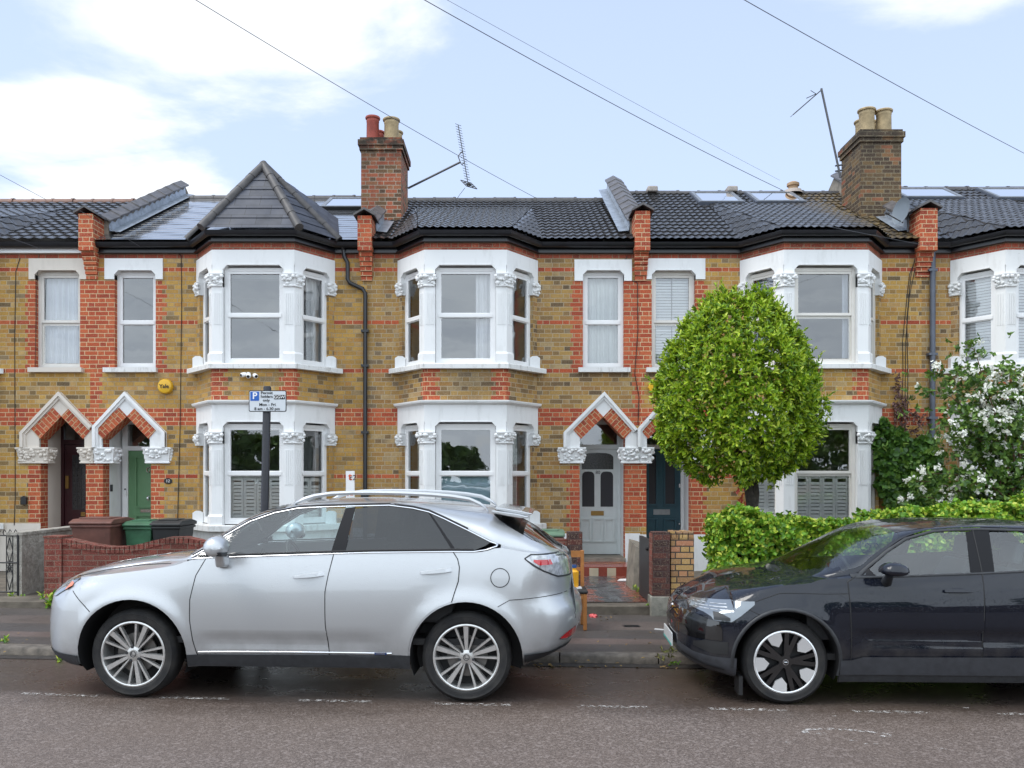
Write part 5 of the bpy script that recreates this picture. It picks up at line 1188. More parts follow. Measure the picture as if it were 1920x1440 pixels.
# ---------------------------------------------------------------- black electric hatchback
ex = Car((1473.7,1322.3), (2119,1331), .03, .90,
  [(-.80,.45),(-.798,.56),(-.79,.64),(-.775,.69),(-.72,.758),(-.57,.845),(-.41,.912),(-.2,.962),(.0,.992),(.2,1.012),(.30,1.06),(.525,1.215),(.754,1.33),(.875,1.372),(1.0,1.402),(1.24,1.432),(1.56,1.45),(1.93,1.45),(2.3,1.43),(2.65,1.385),(2.85,1.34),(2.95,1.27),(3.06,1.10),(3.20,1.0),(3.27,.90),(3.30,.75),(3.31,.6)],
  [(-.80,.45),(-.795,.36),(-.76,.29),(-.65,.225),(-.45,.175),(-.36,.145),(.4,.178),(1.84,.188),(2.3,.19),(2.95,.21),(3.15,.28),(3.25,.38),(3.30,.5),(3.31,.6)],
  [(-.80,.52),(-.79,.60),(-.748,.70),(-.52,.825),(-.37,.882),(-.13,.945),(.15,.988),(.42,1.008),(.55,1.012),(.7,1.013),(1.44,1.044),(1.85,1.066),(2.4,1.10),(2.8,1.12),(3.0,1.06),(3.25,.85),(3.31,.65)],
  [(-.80,.56),(-.72,.735),(-.5,.855),(-.2,.950),(.1,.993),(.38,1.015),(.487,1.03),(.594,1.045),(.744,1.160),(.848,1.238),(.996,1.33),(1.22,1.392),(1.38,1.403),(1.6,1.410),(1.93,1.400),(2.3,1.372),(2.6,1.30),(2.8,1.20),(2.9,1.125),(3.1,1.0),(3.31,.7)],
  [(-.8,.34),(-.1,.32),(.15,.26),(.38,.13),(.5,.10),(.75,.16),(1.1,.215),(1.7,.23),(2.3,.22),(2.7,.17),(2.9,.10),(3.31,.10)],
  .340, .412, 2.655, dict(xmid=2.7, L=[(.2,.50),(.8,.55),(.98,.35),(1.1,.05),(1.7,.05)], n=2.7, zm=.70, flare=.015, crease=(.625,.48,.50,2.25,.022)), dict(xb=3.0, L=[(.2,.45),(.9,.45),(1.2,.35),(1.4,.10)], n=2.6),
  'black_car', 'black electric car with five spoke wheels, cut by the right edge of the photo')
c = ex; c.body(M['blackcar'], (.27,.98), (.52,2.84), (2.88,3.05,7), M['wscreen'])
fd = c.patch('front_door', [(z, float(np.interp(z, [.345,.49,.79,.985], [.507,.505,.493,.487]))) for z in [.345+.64*i/14 for i in range(15)]], [(z, float(np.interp(z, [.345,.985], [1.515,1.53]))) for z in [.345+.64*i/14 for i in range(15)]], M['blackcar'], c.root, .003, 'z', 16, 20)
rd = c.patch('rear_door', [(z, float(np.interp(z, [.345,1.03], [1.52,1.535]))) for z in [.345+.69*i/14 for i in range(15)]], [(z, min(2.52, 2.655-math.sqrt(max(0, .43**2-(z-.34)**2)) if z < .75 else 2.52)) for z in [.345+.69*i/14 for i in range(15)]], M['blackcar'], c.root, .003, 'z', 16, 20)
for pts in ([(.60,1.05),(.487,.985),(.493,.79),(.505,.49),(.507,.26)], [(1.535,1.395),(1.532,1.04),(1.516,.6),(1.514,.265)], [(2.50,1.09),(2.53,.98),(2.45,.74)]): c.line('door_seam', pts, .008, SEAM, c.root, .005)
c.line('panel_seam', [(-.24,.825),(-.05,.89),(.05,.892),(.30,.888),(.487,.892)], .005, SEAM, c.root, .003); c.line('panel_seam', [(-.30,.765),(-.20,.715)], .005, SEAM, c.root, .003)
c.patch('window', [(.62,1.028),(.72,1.024),(1.443,1.056),(1.465,1.25),(1.475,1.372)], [(.62,1.031),(.744,1.128),(.848,1.208),(.996,1.30),(1.219,1.362),(1.381,1.373),(1.475,1.372)], M['car_glass'], fd, .0)
c.patch('window', [(1.628,1.068),(1.847,1.078),(2.36,1.10),(2.40,1.16)], [(1.628,1.070),(1.66,1.372),(1.909,1.368),(2.26,1.34),(2.40,1.165)], M['car_glass'], rd, .0)
c.patch('quarter_window', [(2.45,1.11),(2.72,1.135)], [(2.45,1.315),(2.60,1.26),(2.72,1.15)], M['tint_glass'], c.root, .0)
for a, b_ in (([(1.443,1.040),(1.60,1.050),(1.628,1.068),(1.66,1.372),(1.67,1.395)], [(1.443,1.056),(1.475,1.372),(1.67,1.405)]), ([(.52,1.018),(.62,1.02),(.72,1.018)], [(.52,1.03),(.594,1.05),(.62,1.07),(.66,1.10),(.72,1.024)]), ([(2.26,1.34),(2.36,1.10),(2.45,1.105)], [(2.26,1.37),(2.45,1.33)]), ([(2.72,1.12),(2.86,1.12)], [(2.72,1.22),(2.86,1.15)])):
    c.patch('pillar_trim', a, b_, M['pillar'], c.root, .001)
c.line('window_seal', [(.53,1.02),(.7,1.019),(1.44,1.049),(1.85,1.071),(2.4,1.097),(2.8,1.12)], .018, M['cartrim'], c.root, .004); c.line('window_seal', [(.52,1.03),(.594,1.037),(.744,1.145),(.848,1.224),(.996,1.315),(1.219,1.377),(1.381,1.388),(1.6,1.395),(1.93,1.386),(2.28,1.358)], .022, M['cartrim'], c.root, .004)
# cladding
c.patch('sill_cladding', [(.42,.245),(2.23,.252)], [(.42,.365),(.51,.366),(.60,.392),(1.84,.402),(2.16,.402),(2.23,.37)], M['clad'], c.root, .018); c.patch('sill_skirt', [(.42,.182),(2.23,.192)], [(.42,.243),(2.23,.25)], M['cartrim'], c.root, .004)
c.line('arch_trim', [(.425*math.cos(t), .34+.425*math.sin(t)) for t in [-.25+3.64*i/24 for i in range(25)]], .030, M['cartrim'], c.root, .010, sub=1); c.line('arch_trim', [(2.655+.425*math.cos(t), .34+.425*math.sin(t)) for t in [-.25+3.64*i/24 for i in range(25)]], .030, M['cartrim'], c.root, .010, sub=1)
fb = c.patch('bumper_skirt', [(-.785,.33),(-.76,.293),(-.65,.228),(-.45,.178),(-.39,.17)], [(-.785,.42),(-.70,.385),(-.56,.375),(-.39,.372)], M['clad'], c.root, .008)
c.patch('air_intake', [(-.70,.435),(-.58,.40),(-.46,.40)], [(-.70,.47),(-.62,.50),(-.46,.50)], M['black'], fb, .006); c.patch('bumper_slot', [(-.76,.325),(-.62,.285),(-.48,.265)], [(-.76,.345),(-.62,.305),(-.48,.275)], M['black'], fb, .014)
gr = c.patch('front_panel', [(-.788,.50),(-.70,.50),(-.60,.505),(-.50,.505)], [(-.788,.69),(-.70,.70),(-.60,.668),(-.52,.655),(-.50,.60)], M['gloss'], c.root, .006)
hl = c.patch('headlight', [(-.70,.735),(-.62,.715),(-.575,.69),(-.56,.665),(-.43,.66),(-.36,.71),(-.25,.80)], [(-.70,.755),(-.66,.785),(-.55,.805),(-.40,.82),(-.25,.825)], M['exlens'], c.root, .008)
for q in range(3): c.line('light_bar', [(-.69,.742+.014*q),(-.60,.742+.018*q),(-.45,.748+.02*q)], .008, M['clearlens'], hl, .010, sub=3)
c.patch('light_bar', [(-.56,.668),(-.44,.665)], [(-.56,.73),(-.52,.73),(-.44,.69)], M['cartrim'], hl, .0095)
# number plate, left blank as in the photograph, and the badge bar across the nose
b = MB(); zc_, ix = .40, .90
for k in range(1):
    b.hexa([c.w(-.822, .64, .345), c.w(-.812, .64, .345), c.w(-.812, 1.16, .345), c.w(-.822, 1.16, .345), c.w(-.822, .64, .455), c.w(-.812, .64, .455), c.w(-.812, 1.16, .455), c.w(-.822, 1.16, .455)])
pl_ = b.build('number_plate', plain('white_number_plate', (.72,.74,.74), .3), c.root)
b = MB(); b.hexa([c.w(-.824, .64, .345), c.w(-.8225, .64, .345), c.w(-.8225, 1.16, .345), c.w(-.824, 1.16, .345), c.w(-.824, .64, .362), c.w(-.8225, .64, .362), c.w(-.8225, 1.16, .362), c.w(-.824, 1.16, .362)]); b.build('green_flash', plain('green_plate_flash', (.02,.42,.36), .3), pl_)
b = MB(); b.tube([c.w(-.803, .72, .70), c.w(-.806, 1.08, .57)], .008, 6); b.build('grille_bar', M['chrome'], gr)
for far in (False, True):
    b = MB(); sg = lambda i: 2*c.hw-i if far else i
    def ring(x, i, z, rx_, rz_): return [c.w(x+rx_*math.cos(t), sg(i), z+rz_*math.sin(t)*(1 if math.sin(t) > 0 else .7)) for t in [6.2832*k/16 for k in range(17)]]
    b.grid([ring(.76,-.03,1.09,.01,.01), ring(.765,-.04,1.09,.06,.045), ring(.775,-.08,1.092,.098,.062), ring(.78,-.14,1.092,.10,.064), ring(.785,-.19,1.09,.09,.054), ring(.79,-.215,1.085,.05,.034), ring(.79,-.22,1.085,.004,.004)])
    mi = b.build('door_mirror', M['blackcar'], fd, smooth=60)
    k = MB(); k.tube([c.w(.79, sg(.05), .985), c.w(.775, sg(-.02), 1.01), c.w(.765, sg(-.08), 1.05)], [.045,.035,.03], 8); k.build('mirror_foot', M['cartrim'], mi, smooth=50)
    for d_, x0, z0 in ((fd, 1.215, .905), (rd, 2.16, .93)):
        h_ = MB(); h_.hexa([c.P(x, z, o_, far) for z, o_ in ((z0, .028), (z0, .0)) for x in (x0, x0+.235)]+[c.P(x, z0+.034, o_, far) for o_ in (.028, .0) for x in (x0, x0+.235)]); h_.build('door_handle', M['blackcar'], d_, bevel=.008)
for far in (False, True):
    c.wheel(0, .34, .247, 'star', R(41.6), .235, far); c.wheel(2.655, .34, .247, 'star', R(20), .235, far)
c.patch('tail_light', [(3.02,.86),(3.22,.80)], [(3.02,1.02),(3.10,1.0),(3.22,.88)], M['redlens'], c.root, .008)
c.interior(.45, 1.85, .50, 1.3, 1.25, .55)
b = MB(); b.extrude([c.w(-.365+x, .05, z) for x, z in ((-.0,.07),(.03,.07),(.03,.22),(0,.22))], c.n*.18); b.build('mud_flap', M['black'], c.root)
# ============================ front garden walls, gate, bins, path ============================
def px(u, v, Y): return (UX(u, Y), Y, UZ(v, Y))
# curved red brick wall in front of the bins
YW = 11.6
w_ = thing('red_brick_garden_wall', 'low red brick garden wall with a dipping curved top in front of the bins', 'wall', (UX(230, YW), YW, .2))
top = [(118,1010),(135,1013),(155,1018),(180,1023),(208,1026),(235,1025),(262,1020),(290,1013),(312,1008),(345,1007),(375,1014),(410,1024)]
b = MB(); q = [px(410,1140,YW), px(118,1140,YW)]+[px(u,v+7,YW) for u, v in top]; q = [(x, YW, z) for x, _, z in q]
b.extrude(q[::-1], (0,.22,0)); b.build('wall_body', M['bgw'], w_)
b = MB()
for i in range(len(top)-1):
    (u0, v0), (u1, v1) = top[i], top[i+1]; k = max(1, round((u1-u0)/9))
    for j in range(k):
        a, c = j/k, (j+1)/k-.06; A, B = px(u0+(u1-u0)*a, v0+(v1-v0)*a, YW), px(u0+(u1-u0)*c, v0+(v1-v0)*c, YW); h_ = .085
        b.hexa([(A[0],YW-.012,A[2]-h_),(B[0],YW-.012,B[2]-h_),(B[0],YW+.23,B[2]-h_),(A[0],YW+.23,A[2]-h_),(A[0],YW-.012,A[2]),(B[0],YW-.012,B[2]),(B[0],YW+.23,B[2]),(A[0],YW+.23,A[2])])
b.build('brick_on_edge_coping', M['bgw'], w_)
b = MB(); x0, x1 = UX(85, YW), UX(117, YW); b.box(x0, x1, YW-.03, YW+.24, .1, UZ(1008, YW)); b.box(x0-.01, x1+.01, YW-.04, YW+.25, UZ(1008, YW), UZ(1005, YW)); b.build('pier', M['bgw'], w_)
# rendered party wall beside the gate
s = NT('rough_cast_render'); p = s.pos(); nz = s.noise(14., p, 6, .7)
M['rough'] = s.done(Base_Color=s.mix(s.mr(nz, .35, .7), (.22,.20,.17), (.46,.43,.38)), Roughness=.9, Normal=s.bump(nz, .9, .03))
b = MB(); x1 = UX(37, 11.7); b.box(x1-.2, x1, 11.75, 14.78, .05, 1.02); b.box(x1-.21, x1+.015, 11.74, 14.78, 1.02, 1.06)
tag(b.build('rendered_wall', M['rough']), 'rough grey rendered garden wall between the iron gate and the red brick wall', 'wall')
# wrought iron gate
YG = 11.75; g = thing('iron_gate', 'black wrought iron garden gate with scrolls at the left edge of the photo', 'gate', (UX(8, YG), YG, .2))
b = MB(); f = lambda u, v: Vector((UX(u, YG), YG, UZ(v, YG)))
for u in (-38, 34): b.tube([f(u,1118), f(u,1002)], .016, 6)
for v in (1110, 1004, 1055): b.tube([f(-38,v), f(34,v)], .011, 6)
b.build('gate_frame', M['ironbk'], g)
b = MB()
for u in (-26,-14,-2,12,24): b.tube([f(u,1110), f(u,1004)], .006, 6)
for u0, u1 in ((-26,-2),(12,24)):
    m_ = (u0+u1)/2
    for s_ in (1, -1):
        b.tube([f(m_,1008), f(m_+s_*6,1032), f(m_,1055), f(m_+s_*6,1080), f(m_,1106)], .006, 6)
        b.tube([f(m_+s_*(2+3*math.cos(t))*1.2, 1057+4.5*math.sin(t)) for t in [i*.55 for i in range(11)]], .006, 6); b.tube([f(m_+s_*(2+3*math.cos(t))*1.2, 1068+4.5*math.sin(t)) for t in [i*.55 for i in range(11)]], .006, 6)
for i in range(7): b.tube([f(-34+10.5*i,1004), f(-34+10.5*i-2.5,999), f(-34+10.5*i,993), f(-34+10.5*i+3,997)], .006, 6)
b.build('scrollwork', M['ironbk'], g)
# wheelie bins
def binmat(n, c): return plain(n, c, .55, var=.35, scale=5.)
def bin_(name, label, u0, u1, vt, Y, dep, mat, lidm, hgt=.85, turn=0.):
    x0, x1 = UX(u0, Y), UX(u1, Y); zt = UZ(vt, Y); t = thing(name, label, 'wheelie bin', ((x0+x1)/2, Y+dep/2, .2), None)
    b = MB(); zb = .21; zr = zt-.075; i = .055
    b.hexa([(x0+i,Y+i,zb+.05),(x1-i,Y+i,zb+.05),(x1-i,Y+dep-.12,zb+.05),(x0+i,Y+dep-.12,zb+.05),(x0,Y,zr),(x1,Y,zr),(x1,Y+dep,zr),(x0,Y+dep,zr)]); b.box(x0-.018, x1+.018, Y-.018, Y+dep+.02, zr-.05, zr-.005)
    b.build('bin_body', mat, t, bevel=.018)
    b = MB(); b.extrude([(x0-.025, Y-.03, zr), (x0-.025, Y-.03, zr+.035), (x0-.02, Y+.08, zr+.075), (x0-.02, Y+dep*.7, zr+.09), (x0-.02, Y+dep+.03, zr+.05), (x0-.02, Y+dep+.03, zr)][::-1], (x1-x0+.05,0,0)); b.box(x0+.06, x1-.06, Y+.10, Y+dep*.65, zr+.07, zr+.098); l = b.build('lid', lidm, t, bevel=.012)
    b = MB(); b.tube([(x0+.04, Y+dep+.07, zr+.02), (x1-.04, Y+dep+.07, zr+.02)], .016, 8)
    for x in (x0+.05, x1-.05): b.tube([(x, Y+dep-.01, zr), (x, Y+dep+.07, zr+.02)], .016, 6)
    b.build('handle', lidm, t)
    for x in (x0+.02, x1-.07):
        b = MB(); b.lathe([(.10,0),(.10,.05),(.0,.05)], (x, Y+dep-.1, zb+.10), 16, (1,0,0)); b.build('wheel', M['black'], t)
    return t
bb, gb, kb = binmat('brown_bin_plastic', (.14,.055,.040)), binmat('green_bin_plastic', (.035,.12,.060)), binmat('black_bin_plastic', (.016,.017,.018))
bin_('wheelie_bin', 'brown wheelie bin behind the curved red wall, under the burgundy door', 133, 207, 974, 12.45, .74, bb, bb)
bin_('wheelie_bin', 'green wheelie bin between the brown and the black bin', 233, 283, 978, 12.75, .62, gb, gb)
bin_('wheelie_bin', 'black wheelie bin with a dented lid beside the green bin', 284, 336, 977, 12.75, .62, kb, kb)
bin_('wheelie_bin', 'wheelie bin with a green lid mostly hidden behind the silver car, beside the grey door', 1008, 1056, 997, 12.3, .6, bb, binmat('pale_green_lid', (.10,.17,.11)))
# piers and stub wall by the tiled path
YP = 10.62; p_ = thing('brick_gate_pier', 'dark brick gate pier on a concrete base right of the tiled path', 'pier', (UX(1239, YP), YP, .1))
b = MB(); x0, x1 = UX(1224, YP), UX(1256.5, YP); zc = UZ(1119, YP); b.box(x0, x1, YP, YP+.225, zc, UZ(998, YP)); b.build('brickwork', M['bdk'], p_)
b = MB(); b.box(x0-.025, x1+.012, YP-.02, YP+.25, .05, zc+.003); b.build('concrete_base', M['concrete'], p_, bevel=.008)
b = MB(); b.box(x0-.012, x0-.002, YP+.01, YP+.215, zc+.02, UZ(1001, YP)); b.build('red_brick_side', M['bgw'], p_)
b = MB(); x2, x3 = UX(1258, YP+.05), UX(1301, YP+.05); b.box(x2, x3, YP+.04, YP+.29, .05, UZ(1009, YP)); y_ = tag(b.build('brick_gate_pier', M['byg']), 'pale yellow brick pier touching the dark gate pier', 'pier')
b = MB()
for i in range(4): xa = x2+(x3-x2)*i/4; b.box(xa+.004, xa+(x3-x2)/4-.004, YP+.034, YP+.296, UZ(1009, YP), UZ(996.5, YP)-.006*(i % 2))
b.build('coping', M['byg'], y_)
YQ = 10.85; b = MB(); x0, x1 = UX(1064, YQ), UX(1092, YQ); b.box(x0, x1, YQ, YQ+.225, .05, UZ(998, YQ)); q_ = tag(b.build('brick_gate_pier', M['bdk']), 'dark brick gate pier behind the wooden chair, left of the tiled path', 'pier')
b = MB(); b.box(UX(850, YQ), x0-.003, YQ+.05, YQ+.2, .05, UZ(1012, YQ)); b.build('low_wall', M['bgw'], q_)
b = MB(); xa, xb = UX(1192, 12.1), UX(1211, 12.1)
b.hexa([(xa-.06,12.1,.05),(xb,12.1,.05),(xb,12.8,.05),(xa-.06,12.8,.05),(xa,12.12,.84),(xb,12.1,.78),(xb,12.8,.86),(xa,12.8,.90)])
tag(b.build('stub_wall', M['cement']), 'crumbling stub of low wall beside the tiled path, in front of the white plinth', 'wall')
b = MB(); b.box(xa+.03, xb-.004, 12.085, 12.0995, .10, .70); 
gt = thing('garden_gate', 'dark painted garden gate standing open, seen edge on beside the dark pier', 'gate', (UX(1217, 11.2), 11.2, .15))
b = MB(); xg = UX(1217, 11.0); b.box(xg-.02, xg+.02, 10.78, 11.72, .22, 1.02); b.build('gate_leaf', M['ironbk'], gt)
b = MB(); b.tube([(xg,10.80,1.0),(xg,10.80,1.08)], .022, 8); b.ball((xg-.03,10.95,.9), .025); b.build('gate_latch', M['ironbk'], gt)
# path, step
def paver():
    s = NT('red_and_grey_block_paving'); sep = s.n('SeparateXYZ', {0: s.uv()}); 
    bt = s.n('TexBrick', {'Vector': s.uv(), 'Color1': (0,0,0), 'Color2': (1,1,1), 'Mortar': (0,0,0), 'Scale': 1., 'Mortar Size': .006, 'Brick Width': .21, 'Row Height': .105})
    x = s.m('ABSOLUTE', s.m('SUBTRACT', sep.outputs[0], 1.36)); mid = s.mr(s.m('ADD', x, s.m('MULTIPLY', s.m('SUBTRACT', bt.outputs[0], .5), .18)), .20, .22)
    c = s.mix(mid, s.mix(bt.outputs[0], (.05,.05,.055), (.09,.09,.095)), s.mix(bt.outputs[0], (.15,.045,.03), (.26,.085,.06)))
    c = s.mix(bt.outputs[1], c, (.02,.017,.014))
    return s.done(Base_Color=c, Roughness=s.mr(s.noise(6., s.pos(), 4), .3, .7, .12, .42), Normal=s.bump(bt.outputs[1], -.4, .004))
pt_ = thing('garden_path', 'wet block paved garden path with a red tiled step up to the grey door', 'path', (1.4, 12.3, .2))
b = MB(); x0, x1 = .80, 1.86; b.box(x0, x1, 11.0, 13.95, .15, .213); b.build('block_paving', paver(), pt_)
b = MB(); b.box(x0-.1, x1+.02, 10.70, 10.995, .05, .205); b.build('concrete_threshold', M['gardenc'], pt_, bevel=.012)
tq, tr_, tc_ = plain('red_quarry_tile', (.24,.050,.032), .25, var=.2), plain('orange_border_tile', (.36,.13,.05), .3, var=.2), plain('cream_tile', (.50,.42,.30), .3, var=.15)
Yr_ = 13.9; b = MB(); xs0, xs1 = FX(1080), FX(1171); zt_ = UZ(1063, Yr_); b.box(xs0, xs1, Yr_, 15.54, .15, zt_); st = b.build('step', tq, pt_)
b = MB()
for u0, u1 in ((1105,1122),(1138.5,1155)): b.box(UX(u0, Yr_), UX(u1, Yr_), Yr_-.004, Yr_+.01, UZ(1082, Yr_), UZ(1065, Yr_))
b.build('cream_tile', tc_, st)
b = MB(); cx_ = FX(1127); n = 18
b.grid([[(cx_+math.cos(t)*r, 14.72-math.sin(t)*r*.75, zt_+.003) for t in [math.pi*i/n for i in range(n+1)]] for r in (.30, .40)]); b.grid([[(cx_+math.cos(t)*r, 14.72-math.sin(t)*r*.75, zt_+.003) for t in [math.pi*i/n for i in range(n+1)]] for r in (.44, .47)]); b.build('curved_border', tr_, st)
# wooden chair with things on it, on the pavement behind the silver car
wood = plain('orange_pine', (.42,.17,.045), .45, var=.25, scale=12.)
ch = thing('wooden_chair', 'pine chair with a black seat pad standing on the pavement behind the silver car', 'chair', (.62, 9.9, .09))
X0, X1, Y0, Y1, zg = .44, .845, 9.62, 10.04, .09
for x, y, zt in ((X0, Y0, .50), (X1-.04, Y0, .50), (X0, Y1-.04, .96), (X1-.04, Y1-.04, .96)):
    b = MB(); b.box(x, x+.04, y, y+.04, zg, zt); b.build('leg', wood, ch, bevel=.004)
b = MB(); b.box(X0+.02, X1-.02, Y1-.032, Y1-.01, .88, .955); b.box(X0+.02, X1-.02, Y1-.032, Y1-.01, .72, .76)
for i in range(4): b.box(X0+.08+.07*i, X0+.10+.07*i, Y1-.028, Y1-.014, .54, .72)
b.build('backrest', wood, ch)
b = MB(); b.box(X0+.01, X1-.01, Y0+.005, Y0+.03, .44, .50); b.box(X0+.01, X0+.03, Y0+.03, Y1-.03, .44, .50); b.box(X1-.03, X1-.01, Y0+.03, Y1-.03, .44, .50); b.build('seat_rail', wood, ch)
b = MB(); b.box(X0-.005, X1+.012, Y0-.012, Y1-.045, .502, .54); b.build('seat_pad', plain('black_seat_pad', (.018,.018,.018), .6), ch, bevel=.012)
b = MB(); x = UX(1079, 9.8); b.lathe([(.0,0),(.055,0),(.06,.19),(.05,.20),(.03,.215),(.03,.235),(0,.235)], (x-.02, 9.82, .541), 16); t_ = tag(b.build('plastic_bottle', plain('yellow_plastic', (.75,.36,.02), .35), smooth=40), 'yellow plastic bottle with a blue cap standing on the seat of the wooden chair', 'bottle')
b = MB(); b.lathe([(.034,.236),(.034,.268),(0,.268)], (x-.02, 9.82, .541), 12); b.build('cap', plain('blue_cap', (.02,.08,.25), .4), t_)
b = MB(); b.hexa([(.66,9.74,.541),(.80,9.76,.541),(.79,9.86,.541),(.65,9.84,.541),(.66,9.74,.558),(.80,9.76,.556),(.79,9.86,.56),(.65,9.84,.562)]); tag(b.build('paper_stack', M['upvc']), 'small stack of white papers on the wooden chair', 'papers')
# litter and ironwork on the pavement
def crumple(name, label, cat, u, v, Y, r, mat, flat=.5, seed=1):
    rr = random.Random(seed); b = MB(); b.ball((0,0,0), 1, 0, 9, 6); c = Vector(px(u, v, Y)); b.v = [(c.x+x*r*rr.uniform(.6,1.2), c.y+y*r*rr.uniform(.6,1.2), max(.086, c.z+z*r*flat*rr.uniform(.5,1.2))) for x, y, z in b.v]
    return tag(b.build(name, mat), label, cat)
crumple('wrapper', 'crumpled pink and red wrapper on the pavement edge by the path', 'litter', 1113, 1157, 10.55, .062, plain('pink_wrapper', (.62,.10,.10), .5, var=.6, scale=30.), .7, 2)
b = MB(); c = Vector(px(1172, 1090, 13.2)); c.z = .222; b.hexa([c+Vector(q) for q in ((-.13,-.07,0),(.10,-.09,0),(.16,.06,0),(-.07,.08,0),(-.13,-.07,.012),(.10,-.09,.012),(.16,.06,.03),(-.07,.08,.02))]); tag(b.build('leaflet', M['upvc']), 'white leaflet dropped on the wet garden path', 'leaflet')
b = MB(); c = Vector(gp(1185, 1174, .088)); b.box(c.x-.10, c.x+.09, c.y-.06, c.y+.06, .084, .092)
for i in range(5): b.box(c.x-.085, c.x+.075, c.y-.05+.022*i, c.y-.04+.022*i, .092, .0945)
tag(b.build('stopcock_cover', M['ironbk']), 'small iron stopcock cover set in the pavement', 'cover')
b = MB(); c = Vector(gp(1236, 1181, .088)); b.hexa([c+Vector(q) for q in ((-.05,.02,0),(.04,-.03,0),(.05,-.02,0),(-.04,.03,0),(-.05,.02,.012),(.04,-.03,.012),(.05,-.02,.012),(-.04,.03,.012))]); tag(b.build('paper_scrap', M['upvc']), 'thin white paper scrap on the pavement near the black car', 'litter')
# ============================ plants ============================
def leafmat(name, stops, rough=.42, trans=.25, spec=.4):
    s = NT(name); g = s.n('NewGeometry'); c = s.ramp(g.outputs['Random Per Island'], stops)
    p = s.t.nodes.new('ShaderNodeBsdfPrincipled'); s.set(p.inputs['Base Color'], c); p.inputs['Roughness'].default_value = rough; p.inputs['Specular IOR Level'].default_value = spec
    t = s.n('BsdfTranslucent', {'Color': s.mix(.5, c, (.25,.32,.02))}); mx = s.n('MixShader', {0: trans, 1: p, 2: t}); s.t.links.new(mx.outputs[0], s.out.inputs[0]); return s.mat
def unit(a): return a/np.maximum(np.linalg.norm(a, axis=-1, keepdims=True), 1e-9)
def leaves(B, D, N, L, Wd, fold=.25, droop=.1):
    """one bent, pointed leaf per row: base B, direction D, face normal N"""
    D = unit(D); S_ = unit(np.cross(D, N)); N = np.cross(S_, D); L = L[:,None]; Wd = Wd[:,None]
    v0 = B; v1 = B+D*L*.30-S_*Wd*.42+N*Wd*fold*.8; v2 = B+D*L*.68-S_*Wd*.40+N*(Wd*fold*.7-L*droop*.3); v3 = B+D*L-N*L*droop; v4 = B+D*L*.68+S_*Wd*.40+N*(Wd*fold*.7-L*droop*.3); v5 = B+D*L*.30+S_*Wd*.42+N*Wd*fold*.8
    V = np.stack([v0,v1,v2,v3,v4,v5], 1).reshape(-1,3); k = np.arange(len(B))*6
    Fc = np.concatenate([np.stack([k,k+1,k+2,k+3],1), np.stack([k,k+3,k+4,k+5],1)]); return V, Fc
def rosettes(C, A, per, L, sp=(.5,1.1), wr=.42, rs=None):
    """clusters of leaves radiating round an axis"""
    g = rs or NP; n = len(C); C = np.repeat(C, per, 0); A = unit(np.repeat(A, per, 0)); R_ = unit(g.normal(size=A.shape)); T = unit(np.cross(A, R_)); th = g.uniform(sp[0], sp[1], len(A))[:,None]
    D = A*np.cos(th)+T*np.sin(th); N = A*np.sin(th)-T*np.cos(th); l = L*g.uniform(.65,1.2,len(A))
    return leaves(C+A*g.uniform(-.5,.3,len(A))[:,None]*L, D, N+.25*g.normal(size=N.shape), l, l*wr)
def merge(*parts):
    V, Fs, o = [], [], 0
    for v, f in parts: V.append(v); Fs.append(f+o); o += len(v)
    return np.concatenate(V), np.concatenate(Fs)
LAUREL = leafmat('glossy_laurel_leaf', [(0,(.03,.08,.010)),(.22,(.12,.25,.016)),(.5,(.30,.48,.025)),(.8,(.47,.62,.04)),(1,(.64,.72,.10))], .32, .33)
IVYH = leafmat('ivy_hedge_leaf', [(0,(.05,.13,.012)),(.3,(.12,.29,.022)),(.6,(.22,.42,.03)),(.8,(.45,.58,.06)),(1,(.66,.68,.12))], .45, .25)
IVYD = leafmat('dark_ivy_leaf', [(0,(.03,.08,.016)),(.5,(.07,.17,.026)),(.9,(.13,.26,.04)),(1,(.20,.33,.06))], .42, .18)
SHRUB = leafmat('shrub_leaf', [(0,(.035,.085,.02)),(.5,(.085,.18,.035)),(.9,(.17,.29,.05)),(1,(.24,.36,.07))], .45, .2)
PETAL = leafmat('white_petal', [(0,(.78,.78,.68)),(.5,(.86,.86,.80)),(1,(.88,.88,.84))], .6, .15)
PURP = leafmat('dark_purple_leaf', [(0,(.035,.012,.018)),(1,(.11,.035,.045))], .45, .15)
REDL = leafmat('red_creeper_leaf', [(0,(.30,.03,.03)),(1,(.45,.09,.05))], .5, .2)
DRYL = leafmat('dry_leaf', [(0,(.16,.09,.035)),(1,(.36,.24,.09))], .7, .1)
BARK = plain('dark_bark', (.045,.036,.028), .9, var=.5, scale=22., bumpy=.9)
TWIG = plain('brown_twig', (.14,.075,.045), .8, var=.3)
# --- the clipped round tree
YT = 12.0; tcx, tcz = UX(1381, YT), UZ(732, YT)
tr = thing('round_tree', 'clipped round headed evergreen tree rising out of the hedge', 'tree', (UX(1414, YT), YT, .2))
n = 5600; g = NP
zz_ = g.uniform(-1.22, 1.30, 2*n); ph = g.uniform(-.35, math.pi+.35, 2*n)+math.pi
prof = np.interp(zz_, [-1.22,-1.10,-.90,-.60,-.20,.20,.60,.95,1.18,1.32,1.38], [.46,.66,.91,1.07,1.10,1.04,.90,.70,.48,.25,.05])
keep = g.random(2*n) < (prof+.25)/1.45; zz_, ph, prof = zz_[keep][:n], ph[keep][:n], prof[keep][:n]; n = len(zz_)
lump = 1+.05*np.sin(ph*6+1.3)*np.sin(zz_*6+.4)+.06*np.sin(ph*11+zz_*5)+.045*np.sin(ph*17-zz_*9)+.03*g.normal(size=n)
